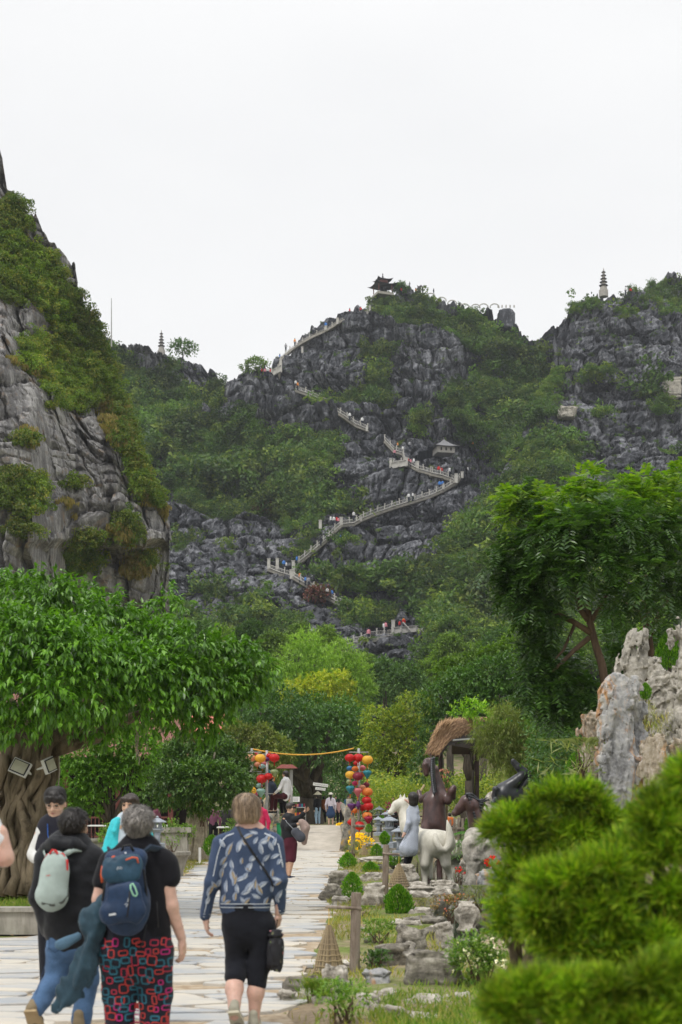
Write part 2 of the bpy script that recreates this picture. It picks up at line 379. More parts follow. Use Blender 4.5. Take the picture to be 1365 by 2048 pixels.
# ================= mountain reliefs =================
def interp_grid(px, py, xs, ys, T):
    """smooth interpolation of a small depth table"""
    xs = np.array(xs, float); ys = np.array(ys, float); T = np.array(T, float)
    X = np.clip(np.interp(px, xs, np.arange(len(xs))), 0, len(xs)-1.001); Yv = np.clip(np.interp(py, ys, np.arange(len(ys))), 0, len(ys)-1.001)
    i = X.astype(int); j = Yv.astype(int); fx = X-i; fy = Yv-j; fx = fx*fx*(3-2*fx)*.6+fx*.4; fy = fy*.7+fy*fy*(3-2*fy)*.3
    return (T[j, i]*(1-fx)+T[j, i+1]*fx)*(1-fy)+(T[j+1, i]*(1-fx)+T[j+1, i+1]*fx)*fy
def masonry(x, y, q, T, Wd, seed, rag=.3):
    """beds of thickness T cut by joints about Wd apart: block offset 0..1, edge distance, height in the bed"""
    bq = q/T; bi = np.floor(bq); bf = bq-bi; bii = bi.astype(int); zz = np.zeros(len(x), int)
    wb = Wd*(.6+.9*_h(bii, zz, zz, seed)); u = (x+.45*y)/wb+_h(bii, zz+3, zz, seed)*7; ui = np.floor(u); uf = u-ui
    off = _h(bii, ui.astype(int), zz, seed+1); ex = np.minimum(uf, 1-uf)*wb; ez = np.minimum(bf, 1-bf)*T
    return off, ex, ez, bf
def cliff_disp(B, amp, sz, seed, saw):
    """bedded, jointed karst: ledges, blocks, flutes"""
    x, y, z = B.T; w = fbm(B/(10*sz), seed, 3); w2 = fbm(B/(2.4*sz), seed+4, 3); w3 = fbm(B/(.9*sz), seed+6, 2)
    xx = x+w*5*sz+w2*1.0*sz+w3*.25*sz; q = z+w*3.2*sz+w2*.45*sz+w3*.15*sz
    big = fbm(B/(17*sz), seed+9, 2)
    d = big*4.2
    T0 = 12*sz; o0, ex, ez, bf = masonry(xx, y, q+.1*x, T0, 13*sz, seed+60); rg = sstep(-.35, .25, fbm(B/(13*sz), seed+33, 2))
    d = d+(o0-.5)*3.4+saw*T0*(bf-.5)*(.55+.45*rg)-1.6*np.exp(-(ex/(.55*sz))**2)*(o0 > .3)
    T1 = 3.3*sz; o1, ex, ez, bf = masonry(xx, y, q-.06*x, T1, 3.9*sz, seed+70)
    e1 = np.minimum(ex, ez*1.2)
    d = d+(o1-.5)*1.7+saw*T1*.3*(bf-.5)-.95*np.exp(-(e1/(.26*sz))**2)-.35*(1-sstep(0, .8*sz, e1))
    T2 = .95*sz; o2, ex, ez, bf = masonry(xx+.6*w3, y, q, T2, 1.5*sz, seed+80); e2 = np.minimum(ex*1.3, ez*1.3); m2 = sstep(-.2, .25, fbm(B/(5*sz), seed+35, 2))
    d = d+((o2-.5)*.55-.4*np.exp(-(e2/(.13*sz))**2))*(.25+.75*m2)
    flute = 1-np.abs(fbm(np.stack([xx*1.15/sz, y*.5/sz, z*.13/sz], 1), seed+40, 3))*2.4
    d = d+flute*.62*(1.15-.8*m2)+w3*.10
    return d*amp
class Relief: pass
def relief(name, tops, ybot, x0, x1, nx, ny, depth, amp, sz, seed, mat, back=60, mask=None, label=None, saw=.7):
    tx = [p[0] for p in tops]; ty = [p[1] for p in tops]
    pxs = np.linspace(x0, x1, nx); top = np.interp(pxs, tx, ty)
    top = top+6*vn(np.stack([pxs/14., pxs*0, pxs*0], 1), seed+77)+3*vn(np.stack([pxs/5., pxs*0, pxs*0], 1), seed+78)
    v = np.linspace(0, 1, ny)[:, None]; PX = np.broadcast_to(pxs[None, :], (ny, nx)); PY = ybot+v*(top[None, :]-ybot)
    px = PX.ravel(); py = PY.ravel(); Y = depth(px, py)
    B = np.stack([(px-CEN)/FPX*Y, Y, CAMZ+(HOR-py)/FPX*Y], 1)
    d = cliff_disp(B, amp, sz, seed, saw)
    green = mask(px, py) if mask is not None else np.zeros(len(px))
    d = d*(1-.6*np.clip(green, 0, 1))
    D = B.copy(); D[:, 1] -= d*.9; D[:, 2] += d*.22; D[:, 0] += d*.12*vn(B/6., seed+3)
    rl = Relief(); rl.px = px; rl.py = py; rl.V = D.copy(); rl.green = green; rl.nx = nx; rl.ny = ny
    rows = [D.reshape(ny, nx, 3)]
    T = D.reshape(ny, nx, 3)[-1]
    for k in range(1, 7):
        b = T.copy(); b[:, 1] += back*(k/6)**1.3*1.6; b[:, 0] *= b[:, 1]/T[:, 1]*(1+.02*k) if x1 < 600 else b[:, 1]/T[:, 1]; b[:, 2] -= (k/6)**1.5*np.maximum(T[:, 2]+2, 4)*1.0; b[:, 2] += fbm(b/8., seed+k, 2)*1.5
        rows.append(b[None])
    A = np.concatenate(rows, 0); n2 = A.shape[0]
    idx = np.arange(n2*nx).reshape(n2, nx)
    Fa = np.stack([idx[:-1, :-1], idx[:-1, 1:], idx[1:, 1:], idx[1:, :-1]], -1).reshape(-1, 4)
    o = npobj(name, A.reshape(-1, 3), Fa, mat, smooth=False, kind='structure'); 
    if label: o['label'] = label
    rl.o = o
    # lookup grid (Y by pixel)
    rl.PX = PX; rl.PY = PY; rl.Yg = D[:, 1].reshape(ny, nx); rl.pxs = pxs; rl.top = top; rl.ybot = ybot
    def at(qx, qy, off=.6):
        i = int(np.clip(round((qx-x0)/(x1-x0)*(nx-1)), 0, nx-1)); t = (qy-ybot)/(top[i]-ybot)
        j = int(np.clip(round(t*(ny-1)), 0, ny-1)); js = slice(max(0, j-3), j+4); iss = slice(max(0, i-3), i+4)
        return P(qx, qy, float(rl.Yg[js, iss].min())-off)
    rl.at = at
    return rl
def ellmask(E, jit=.35, s=90):
    E = np.array(E, float)
    def f(px, py):
        wob = fbm(np.stack([px/45., py/45., px*0], 1), s, 4)*jit*1.6
        m = np.full(len(px), -9.)
        for cx, cy, rx, ry, a in E:
            ca, sa = math.cos(R(a)), math.sin(R(a)); dx = px-cx; dy = py-cy
            u = (dx*ca+dy*sa)/rx; w = (-dx*sa+dy*ca)/ry
            m = np.maximum(m, 1-np.sqrt(u*u+w*w))
        return np.clip((m*1.6+wob)*2.2, 0, 1)
    return f
# --- middle mountain, from the foot of the stairs to the summit pavilion ---
C_top = [(100, 640), (200, 662), (240, 690), (262, 706), (300, 712), (318, 706), (350, 712), (385, 722), (405, 745), (425, 752), (440, 770), (462, 780), (475, 762), (495, 752), (520, 757), (545, 752), (560, 728),
         (580, 705), (600, 690), (625, 668), (655, 660), (680, 646), (715, 625), (738, 618), (745, 606), (765, 592), (800, 584), (828, 578), (850, 586), (880, 597), (920, 612), (955, 622), (985, 618), (1000, 628), (1035, 640), (1046, 662), (1062, 668), (1090, 655), (1130, 640), (1200, 640)]
C_dep = lambda px, py: 250+.55*(-250+interp_grid(px, py, [100, 300, 430, 520, 620, 720, 820, 900, 980, 1060, 1200], [560, 640, 720, 800, 880, 960, 1040, 1120, 1200, 1300, 1430],
    [[330, 335, 345, 350, 352, 352, 352, 352, 352, 350, 350],
     [325, 328, 338, 345, 345, 335, 335, 338, 345, 345, 345],
     [318, 322, 335, 330, 322, 318, 318, 322, 338, 345, 340],
     [305, 312, 322, 305, 302, 305, 305, 310, 332, 335, 330],
     [290, 300, 308, 300, 292, 290, 292, 297, 315, 320, 315],
     [272, 284, 290, 288, 272, 262, 266, 268, 290, 295, 290],
     [256, 262, 268, 262, 250, 246, 244, 246, 258, 260, 258],
     [240, 240, 236, 232, 224, 226, 228, 228, 232, 236, 236],
     [224, 216, 210, 204, 200, 204, 208, 206, 208, 210, 210],
     [196, 186, 178, 172, 168, 166, 166, 166, 170, 175, 175],
     [155, 148, 142, 138, 135, 133, 133, 133, 135, 140, 140]]))
C_green = ellmask([(330, 800, 90, 62, 35), (290, 880, 90, 100, 20), (400, 930, 125, 80, 25), (470, 875, 70, 36, 0), (560, 905, 110, 40, -10), (510, 960, 150, 48, 0), (630, 950, 42, 75, 0), (420, 1010, 70, 34, 15),
                   (560, 1020, 80, 28, 0), (650, 1015, 60, 22, 0), (245, 740, 56, 26, 40), (350, 738, 20, 12, 0), (590, 1050, 34, 16, -20),
                   (618, 1080, 14, 46, 40), (720, 1178, 42, 18, 15), (800, 1185, 60, 22, 20), (905, 1180, 36, 56, 0), (700, 1095, 16, 10, 0),
                   (400, 1275, 130, 28, 8), (540, 1265, 90, 26, 0), (740, 1230, 70, 28, 0), (890, 1215, 70, 20, 0), (960, 1330, 110, 36, 0), (480, 1340, 320, 46, 0), (800, 1390, 300, 50, 0),
                   (820, 632, 110, 30, 8), (900, 645, 75, 30, 18), (955, 675, 60, 46, 30), (760, 700, 50, 15, -15), (750, 775, 30, 44, 0), (725, 800, 50, 15, -12), (985, 790, 36, 100, -12), (1010, 700, 40, 40, 0),
                   (1010, 880, 34, 70, 0), (930, 820, 22, 50, 10), (1050, 760, 50, 90, 0), (905, 790, 16, 44, 0), (950, 860, 50, 30, 0), (832, 862, 15, 10, 0), (690, 745, 15, 10, 0), (640, 810, 20, 26, 0), (935, 885, 24, 14, 0),
                   (430, 800, 24, 46, 0), (500, 830, 20, 16, 0), (360, 1090, 16, 18, 0), (460, 1105, 18, 11, 0), (430, 1190, 26, 12, 0), (500, 1210, 26, 12, 0), (370, 1235, 40, 14, 0), (640, 1140, 14, 8, 0), (860, 1130, 26, 14, 0), (850, 600, 30, 10, 10)], .42, 90)
RC = relief('mountain', C_top, 1430, 100, 1200, 640, 430, C_dep, 1.0, 1.05, 3, M_karst, 70, C_green, saw=.62)
# --- right mountain with its small pagoda ---
D_top = [(840, 1330), (868, 1200), (885, 1125), (905, 1075), (940, 1015), (975, 975), (1003, 940), (1030, 890), (1050, 850), (1075, 800), (1100, 745), (1118, 700), (1128, 660), (1120, 640), (1145, 606), (1165, 594), (1185, 590), (1200, 583), (1225, 580), (1258, 584), (1285, 592), (1305, 574), (1340, 568), (1400, 566), (1560, 560)]
D_top = sorted(D_top)
D_dep = lambda px, py: 240+.6*(-240+interp_grid(px, py, [840, 950, 1050, 1120, 1200, 1300, 1560], [550, 650, 750, 850, 950, 1050, 1150, 1330],
    [[300, 300, 300, 300, 300, 330, 350],
     [290, 290, 290, 284, 278, 285, 300],
     [270, 270, 268, 260, 262, 265, 275],
     [250, 250, 242, 235, 244, 248, 255],
     [230, 225, 215, 212, 220, 226, 235],
     [205, 195, 190, 190, 196, 200, 205],
     [180, 170, 165, 165, 170, 172, 175],
     [130, 125, 122, 122, 125, 128, 130]]))
D_green = ellmask([(1175, 606, 60, 12, -8), (1350, 600, 120, 24, 8), (1252, 626, 20, 14, 0), (1310, 588, 80, 12, 0), (1010, 1010, 60, 80, 35), (950, 1090, 80, 80, 30), (1080, 930, 60, 75, 10), (1120, 905, 60, 36, 0), (1240, 1000, 200, 20, 0),
                   (1090, 800, 28, 80, 25), (1195, 755, 30, 11, 0), (1200, 830, 20, 12, 0), (1300, 780, 14, 16, 0), (1320, 820, 26, 9, 0), (1330, 920, 40, 14, 0),
                   (960, 1180, 110, 90, 0), (1100, 1100, 200, 130, 0), (1300, 1100, 250, 150, 0), (1100, 1250, 300, 100, 0), (1350, 1010, 70, 40, 0)], .45, 190)
RD = relief('mountain_right', D_top, 1340, 850, 1560, 330, 330, D_dep, 1.0, 1.05, 41, M_karst, 70, D_green, saw=.5)
# --- near cliff on the left ---
A_top = [(-160, 120), (-60, 200), (-12, 262), (0, 292), (8, 330), (14, 372), (22, 384), (44, 410), (58, 440), (72, 432), (86, 470), (100, 490), (128, 505), (152, 530), (158, 580), (164, 610), (186, 648), (205, 668), (222, 740), (238, 800), (250, 830), (262, 880), (280, 940), (305, 985), (326, 1008), (338, 1040), (343, 1085), (346, 1250), (350, 1335)]
A_dep = lambda px, py: (lambda Y: np.where(Y > 110, 110+(Y-110)*.4, Y))(interp_grid(px, py, [-160, 0, 60, 105, 150, 220, 290, 345, 370], [100, 400, 600, 700, 800, 900, 1000, 1090, 1110, 1250, 1340],
    [[120, 122, 124, 126, 130, 136, 146, 160, 170],
     [116, 117, 120, 122, 126, 134, 144, 158, 168],
     [106, 108, 114, 118, 124, 132, 142, 156, 166],
     [100, 101, 108, 116, 122, 130, 140, 152, 160],
     [ 98,  99, 102, 106, 112, 124, 134, 146, 156],
     [ 96,  97,  98, 104, 106, 108, 118, 134, 150],
     [ 96,  96,  97, 102, 105, 106, 110, 122, 140],
     [ 95,  95,  96, 100, 105, 106, 108, 114, 132],
     [ 95,  95,  97, 102, 108, 110, 113, 122, 140],
     [ 95,  95,  97, 103, 110, 111, 114, 124, 140],
     [ 94,  94,  96, 100, 106, 108, 112, 120, 138]]))
A_green = ellmask([(30, 500, 40, 95, -25), (80, 560, 60, 80, -30), (120, 610, 50, 75, -20), (150, 690, 60, 75, 10), (170, 750, 60, 60, 20), (30, 430, 25, 45, 0), (60, 700, 28, 40, 50), (95, 760, 18, 50, -25), (150, 800, 40, 30, 0),
                   (225, 770, 30, 70, -20), (255, 880, 20, 75, -22), (290, 960, 20, 60, -25), (35, 985, 62, 50, 10), (165, 1120, 34, 46, 30), (252, 1062, 18, 30, -20), (288, 1122, 22, 18, 0), (15, 570, 25, 50, 0), 
                   (40, 1060, 26, 20, 0), (150, 975, 12, 6, 0), (50, 880, 12, 10, 0), (60, 740, 40, 8, 20), (110, 820, 20, 6, 0)], .35, 290)
RA = relief('cliff', A_top, 1340, -160, 341, 330, 420, A_dep, .6, .85, 61, M_cliff, 40, A_green, saw=.3)
# ================= plants that cover the slopes =================
M_hill = leafmat('slope_leaves', [(.025, .058, .035), (.045, .09, .035), (.08, .15, .04), (.035, .075, .045), (.14, .19, .05), (.03, .065, .035), (.075, .14, .06)], .3, .55, .25, .11, .6, inst=.75)
M_hill2 = leafmat('cliff_shrub_leaves', [(.03, .07, .02), (.07, .14, .03), (.14, .20, .03), (.05, .10, .03), (.22, .22, .06), (.05, .09, .03)], .35, .5, .3, .12, .45, inst=.55)
M_dry = leafmat('dry_grass_tufts', [(.15, .13, .055), (.22, .18, .08), (.12, .14, .04)], .3, .7, .1, .3, .2)
def bush_mesh(name, n, ls, mat, squash=.8, seed=0, vert=False):
    nl = 8; c = NR.normal(size=(nl, 3))*.5; c[:, 2] = np.abs(c[:, 2])*.9; r = NR.uniform(.22, .5, nl)
    k = NR.integers(0, nl, n); d = rdir(n, .25)
    C = c[k]+d*r[k][:, None]*NR.uniform(.75, 1.08, (n, 1)); C[:, 2] *= squash
    if vert: D = rdir(n)*.35+np.array([0, 0, 1.]); Nn = rdir(n)
    else: D = d*.6+rdir(n)*.8+np.array([0, 0, -.15]); Nn = d+rdir(n)*.5+np.array([0, 0, .5])
    V, Fa = leaf_geo(C, D, Nn, NR.uniform(.7, 1.4, n)*ls, NR.uniform(.7, 1.3, n)*ls*(.25 if vert else .6))
    me = bpy.data.meshes.new(name); setmesh(me, V, Fa, False); me.materials.append(mat); return me
def scatter(name, pts, scale, variants, label, rotz=None):
    """one stuff object: points that geometry nodes dress with shrub meshes"""
    n = len(pts); me = bpy.data.meshes.new(name); me.vertices.add(n); me.vertices.foreach_set('co', np.asarray(pts, np.float32).ravel())
    a = me.attributes.new('sc', 'FLOAT_VECTOR', 'POINT'); a.data.foreach_set('vector', np.asarray(scale, np.float32).ravel())
    a = me.attributes.new('ro', 'FLOAT_VECTOR', 'POINT'); rr = np.zeros((n, 3), np.float32); rr[:, 2] = NR.uniform(0, 6.28, n); rr[:, :2] = NR.normal(size=(n, 2))*.2; a.data.foreach_set('vector', rr.ravel())
    a = me.attributes.new('ix', 'INT', 'POINT'); a.data.foreach_set('value', NR.integers(0, len(variants), n).astype(np.int32))
    c = bpy.data.collections.new(name+'_kinds')
    for i, v in enumerate(variants):
        ob = bpy.data.objects.new(f'{name}_kind', v); c.objects.link(ob)
    ng = bpy.data.node_groups.new(name, 'GeometryNodeTree'); ng.interface.new_socket('Geometry', in_out='INPUT', socket_type='NodeSocketGeometry'); ng.interface.new_socket('Geometry', in_out='OUTPUT', socket_type='NodeSocketGeometry')
    N = ng.nodes; gi = N.new('NodeGroupInput'); go = N.new('NodeGroupOutput'); ci = N.new('GeometryNodeCollectionInfo'); ci.inputs[0].default_value = c; ci.inputs['Separate Children'].default_value = True; ci.inputs['Reset Children'].default_value = True
    ip = N.new('GeometryNodeInstanceOnPoints'); ip.inputs['Pick Instance'].default_value = True
    def at(nm, ty):
        x = N.new('GeometryNodeInputNamedAttribute'); x.data_type = ty; x.inputs[0].default_value = nm; return x.outputs[0]
    L = ng.links; L.new(gi.outputs[0], ip.inputs['Points']); L.new(ci.outputs[0], ip.inputs['Instance']); L.new(at('ix', 'INT'), ip.inputs['Instance Index'])
    L.new(at('ro', 'FLOAT_VECTOR'), ip.inputs['Rotation']); L.new(at('sc', 'FLOAT_VECTOR'), ip.inputs['Scale']); L.new(ip.outputs[0], go.inputs[0])
    o = bpy.data.objects.new(name, me); md = o.modifiers.new('plants', 'NODES'); md.node_group = ng
    return link(o, None, label, None, None, 'stuff')
def pick(rl, n, fn):
    w = fn(rl); w = np.maximum(w, 0); w = w/w.sum(); return NR.choice(len(w), n, p=w, replace=True)
BUSH = [bush_mesh('shrub', 240, .21, M_hill) for _ in range(7)]
BUSHD = [bush_mesh('shrub', 380, .17, M_hill2) for _ in range(4)]
GRASS = [bush_mesh('tuft', 120, .5, M_dry, .8, vert=True) for _ in range(2)]
def ridge_ok(rl, lim=4):
    j = np.arange(len(rl.px))//rl.nx; return j < rl.ny-lim
for rl, n, nm, sc0, lb in ((RC, 9500, 'slope_shrubs', 1.15, 'green shrubs and creepers covering the ledges of the middle mountain'), (RD, 5200, 'slope_bushes', 1.15, 'green bushes covering the foot and gullies of the right mountain')):
    ii = pick(rl, n, lambda r: (r.green > .5)*(r.py < 1390)*(r.V[:, 1]/250.)**2)
    p = rl.V[ii].copy(); lo = NR.uniform(.55, 1.35, n)*sc0; big = NR.uniform(size=n) < .12; lo[big] *= 2.3; mo = np.maximum(fbm(p/np.array([7, 9, 6.]), 77, 2)+.1, 0)*(1-sstep(.72, .92, (ii//rl.nx)/rl.ny)); lo *= .8+.9*mo
    p[:, 1] -= .3+5.5*mo; p[:, 2] += 2.5*mo; p[:, 2] -= .2*lo
    s = np.stack([lo*NR.uniform(.9, 1.2, n), lo*NR.uniform(.9, 1.2, n), lo*NR.uniform(.8, 1.3, n)], 1)
    # small scattered plants on the bare rock too
    jj = pick(rl, n//6, lambda r: (r.green <= .5)*1.0); p2 = rl.V[jj].copy(); s2 = NR.uniform(.25, .7, (n//6, 1))*np.ones((1, 3))
    scatter(nm, np.concatenate([p, p2]), np.concatenate([s, s2]), BUSH, lb)
ii = pick(RA, 1900, lambda r: (r.green > .5)*1.0); p = RA.V[ii].copy(); lo = NR.uniform(.3, 1.05, 1900); p[:, 1] -= .2
scatter('cliff_shrubs', p, lo[:, None]*NR.uniform(.85, 1.2, (1900, 3)), BUSHD, 'green shrubs rooted in the ledges of the left cliff')
edge = ellmask([(235, 850, 30, 60, -20), (300, 980, 26, 40, -25), (265, 900, 20, 40, -20), (50, 735, 40, 10, 25), (240, 1075, 30, 14, 30), (275, 1140, 24, 30, 0), (60, 880, 16, 16, 0), (215, 800, 24, 16, 0), (140, 1030, 10, 16, 0), (325, 1010, 14, 20, 0)], .3, 333)
ii = pick(RA, 420, lambda r: (edge(r.px, r.py) > .3)*1.0); p = RA.V[ii].copy(); p[:, 1] -= .1
scatter('cliff_dry_grass', p, NR.uniform(.3, .75, (420, 1))*np.ones((1, 3)), GRASS, 'straw coloured dry grass tufts hanging on the left cliff ledges')
hz = NT('haze_air'); hz.N.remove(hz.b); _v = hz.n('ShaderNodeVolumePrincipled'); _v.inputs['Color'].default_value = (.86, .90, .96, 1); _v.inputs['Density'].default_value = .00022; _v.inputs['Anisotropy'].default_value = .2
hz.l(_v.outputs[0], hz.N['Material Output'].inputs['Volume'])
MB().box((0, 240, 95), (700, 600, 192)).obj('haze', hz.m, kind='stuff')
# ================= ground, pond, path =================
def inpoly(x, y, poly):
    x = np.asarray(x, float); y = np.asarray(y, float); r = np.zeros(x.shape, bool); n = len(poly)
    for i in range(n):
        x1, y1 = poly[i]; x2, y2 = poly[(i+1) % n]
        if y1 == y2: continue
        c = ((y1 > y) != (y2 > y)) & (x < (x2-x1)*(y-y1)/(y2-y1)+x1); r ^= c
    return r
def gp(l): return [tuple(G(a, b)[:2]) for a, b in l]
path_poly = gp([(548, 1700), (500, 1706), (440, 1716), (400, 1730), (362, 1752), (310, 1775), (220, 1800), (195, 1830), (190, 1862), (75, 1870), (-60, 1878)])+[(-5.6, 15.5), (-6, 8.2), (0.1, 8.2)]+gp([(575, 2030), (590, 1985), (612, 1935), (640, 1885), (662, 1840), (655, 1800), (668, 1760), (684, 1720), (694, 1700)])
pond = gp([(745, 1690), (775, 1722), (800, 1752), (825, 1800), (868, 1860), (880, 1905), (915, 1925), (985, 1850)])+[(4.2, 22)]+[(6.2, 30), (5.5, 40), (2.0, 46)]
def gz(x, y):
    z = np.zeros_like(x)
    ins = inpoly(x, y, pond); z = np.where(ins, -.55, z)
    z = z+np.where((x > -.2) & ~ins, .03+.05*sstep(0, 1, x+.2), 0)*np.where(y < 50, 1, 0)
    z = z+1.5*sstep(3.6, 6.5, x-.02*(y-20))*sstep(9, 14, y)*(1-sstep(45, 60, y))
    z = z+.35*sstep(52, 70, y)*(1-sstep(90, 140, y))
    z = z+12*sstep(120, 230, y)
    n = fbm(np.stack([x/2., y/2., x*0], 1), 5, 3)*.05
    on = inpoly(x, y, path_poly) | ((x > -2.6) & (x < .3) & (y > 44) & (y < 62)); return np.where(on, -.03, z+n-.01)
gx = np.concatenate([-np.geomspace(3000, 9, 26), np.arange(-8.75, 9, .16), np.geomspace(9.2, 3000, 26)])
gy = np.concatenate([[-400, -60, -10, 0, 4], np.arange(7, 62, .2), np.geomspace(62.3, 4000, 44)])
GX, GY = np.meshgrid(gx, gy); gzv = gz(GX.ravel(), GY.ravel()); ix = np.arange(GX.size).reshape(GX.shape)
npobj('ground', np.stack([GX.ravel(), GY.ravel(), gzv], 1), np.stack([ix[:-1, :-1], ix[:-1, 1:], ix[1:, 1:], ix[1:, :-1]], -1).reshape(-1, 4), None or [], kind='structure')
gm = NT('garden_soil'); _c = gm.coord(kind='World'); _n = gm.noise(_c, .8, 6, .6); _m = gm.noise(_c, 14, 5, .7)
gm.base(gm.mix(gm.ramp(_n, [(.44, (0, 0, 0)), (.58, (1, 1, 1))]), gm.ramp(_m, [(.3, (.20, .15, .10)), (.7, (.36, .29, .20))]), gm.ramp(_m, [(.3, (.09, .13, .03)), (.7, (.20, .24, .07))])))
gm.rough(.95, .1); gm.bump(_m, .6, .03); bpy.data.objects['ground'].data.materials.append(gm.m)
# water
wt = NT('pond_water'); wt.base((.035, .045, .03)); wt.rough(.06, .6); wt.bump(wt.noise(wt.coord((1, .35, 1)), 5, 3, .5), .12, .02)
MB().add([(0.6, 13.0, -.14), (7.5, 13.0, -.14), (7.5, 48, -.14), (.6, 48, -.14)], [(0, 1, 2, 3)]).obj('pond_water', wt.m, kind='structure')
# path: sandy bed and flagstones
sd = NT('path_sand'); _c = sd.coord(kind='World'); _m = sd.noise(_c, 9, 5, .65)
sd.base(sd.ramp(_m, [(.3, (.26, .19, .12)), (.5, (.38, .30, .21)), (.7, (.48, .41, .31))])); sd.rough(.9, .15); sd.bump(_m, .4, .01)
bm = bmesh.new(); vs = [bm.verts.new((x, y, -.012)) for x, y in path_poly]; bm.faces.new(vs); bmesh.ops.triangulate(bm, faces=bm.faces[:])
me = bpy.data.meshes.new('path'); bm.to_mesh(me); bm.free(); me.materials.append(sd.m)
path_o = link(bpy.data.objects.new('path', me), kind='structure')
fs = NT('flagstone'); oi = fs.n('ShaderNodeObjectInfo'); _c = fs.coord((.55, 2.2, 1), 'World'); _n = fs.noise(_c, 2.3, 6, .65, .5); _m = fs.noise(fs.coord(kind='World'), 30, 4, .7); _k = fs.noise(fs.coord((.6, 3., 1), 'World'), 4.5, 5, .7, .8)
fs.base(fs.mix(fs.ramp(_n, [(.38, (0, 0, 0)), (.62, (1, 1, 1))]), fs.ramp(oi.outputs['Random'], [(0, (.31, .34, .38)), (.3, (.43, .44, .44)), (.55, (.53, .50, .44)), (1, (.62, .56, .46))]),
    fs.ramp(_k, [(.35, (.33, .36, .40)), (.5, (.50, .47, .42)), (.66, (.61, .56, .48))])))
fs.rough(.55, .35); fs.bump(fs.math('ADD', _m, fs.math('MULTIPLY', _n, .8)), .35, .012)
def clip_poly(poly, mx_, my_, nx_, ny_):
    out = []; n = len(poly)
    for i in range(n):
        a = poly[i]; b = poly[(i+1) % n]; da = (a[0]-mx_)*nx_+(a[1]-my_)*ny_; db = (b[0]-mx_)*nx_+(b[1]-my_)*ny_
        if da <= 0: out.append(a)
        if (da < 0 < db) or (db < 0 < da):
            t = da/(da-db); out.append((a[0]+(b[0]-a[0])*t, a[1]+(b[1]-a[1])*t))
    return out
def flagstones(poly, y0, y1, x0, x1, sx, sy, grow=0.02):
    pts = []; y = y0
    while y < y1:
        k = 1+grow*max(0, y-12); x = x0+rnd.random()*sx
        while x < x1:
            pts.append((x+rnd.uniform(-.36, .36)*sx*k, y+rnd.uniform(-.42, .42)*sy*k)); x += sx*k*rnd.uniform(.75, 1.3)
        y += sy*k
    A = np.array(pts); keep = inpoly(A[:, 0], A[:, 1], poly); cells = []
    ar = sx/sy
    for i in np.nonzero(keep)[0]:
        px_, py_ = A[i]; d = np.abs(A-A[i]); near = [j for j in np.nonzero((d[:, 0] < 3.2) & (d[:, 1] < 2.6))[0] if j != i]
        c = [(px_-2, py_-1.4), (px_+2, py_-1.4), (px_+2, py_+1.4), (px_-2, py_+1.4)]
        for j in near:
            dx = (A[j, 0]-px_)/ar; dy = (A[j, 1]-py_)*1.0; nx_ = dx/ar; ny_ = dy; L = math.hypot(nx_, ny_)
            m = ((A[j, 0]+px_)/2, (A[j, 1]+py_)/2); c = clip_poly(c, m[0], m[1], nx_/L, ny_/L)
            if len(c) < 3: break
        if len(c) >= 3: cells.append((px_, py_, c))
    return cells
def slab_mb(c, cx, cy, gap, top, th=.035):
    mb = MB(); n = len(c); pts = []
    for i in range(n):                      # shrink, round corners, roughen
        a = c[i-1]; b = c[i]; d = c[(i+1) % n]
        for t in (.12, .5, .88) if False else (.0,):
            pass
        p1 = (b[0]+(a[0]-b[0])*.16, b[1]+(a[1]-b[1])*.16); p2 = (b[0]+(d[0]-b[0])*.16, b[1]+(d[1]-b[1])*.16)
        pts += [p1, p2]
    q = []
    for x, y in pts:
        dx = x-cx; dy = y-cy; L = math.hypot(dx, dy)+1e-6; g = gap*rnd.uniform(.7, 1.6); k = max(.2, (L-g)/L); q.append((dx*k, dy*k))
    m = len(q); v = [(x, y, top-th) for x, y in q]+[(x, y, top-.006) for x, y in q]+[(x*.985, y*.985, top) for x, y in q]
    f = [(i, (i+1) % m, m+(i+1) % m, m+i) for i in range(m)]+[(m+i, m+(i+1) % m, 2*m+(i+1) % m, 2*m+i) for i in range(m)]+[tuple(2*m+i for i in range(m))]
    return mb.add(v, f)
cells = flagstones(path_poly, 8.6, 47.5, -6.2, 1.0, .72, .36); cells.sort(key=lambda c: c[1])
far = MB()
for i, (cx, cy, c) in enumerate(cells):
    if rnd.random() < .06: continue
    top = .010+rnd.uniform(-.006, .008)
    mb = slab_mb(c, cx, cy, .026, top)
    if i < 300: mb.obj('flagstone', fs.m, path_o, loc=(cx, cy, 0))
    else: far.add([(x+cx, y+cy, z) for x, y, z in mb.v], mb.f)
far.obj('flagstone_paving', fs.m, path_o, kind='stuff')
# planter wall on the left
cw = NT('weathered_concrete'); _c = cw.coord(kind='World'); _n = cw.noise(_c, 3, 6, .7); _s = cw.noise(cw.coord((1, 1, .15), 'World'), 7, 5, .7)
cw.base(cw.mix(.5, cw.ramp(_n, [(.3, (.20, .185, .15)), (.7, (.42, .39, .34))]), cw.ramp(_s, [(.35, (.14, .13, .11)), (.6, (.42, .40, .35))]))); cw.rough(.9, .2); cw.bump(_n, .5, .02); M_conc = cw.m
pw = thing('planter_wall', G(40, 1870), 'low weathered concrete planter wall under the banyan, behind the man with the pale backpack', 'planter wall')
x0, y0, _ = G(-30, 1872); x1, y1, _ = G(195, 1862)
mb = MB(); L = x1-x0+2.2; mb.box(((x0+x1)/2-pw.location.x-1.1, .1, .14), (L, .2, .28)); mb.box((x1-pw.location.x-.1, 4.2, .14), (.2, 8.0, .28)); mb.obj('wall', M_conc, pw)
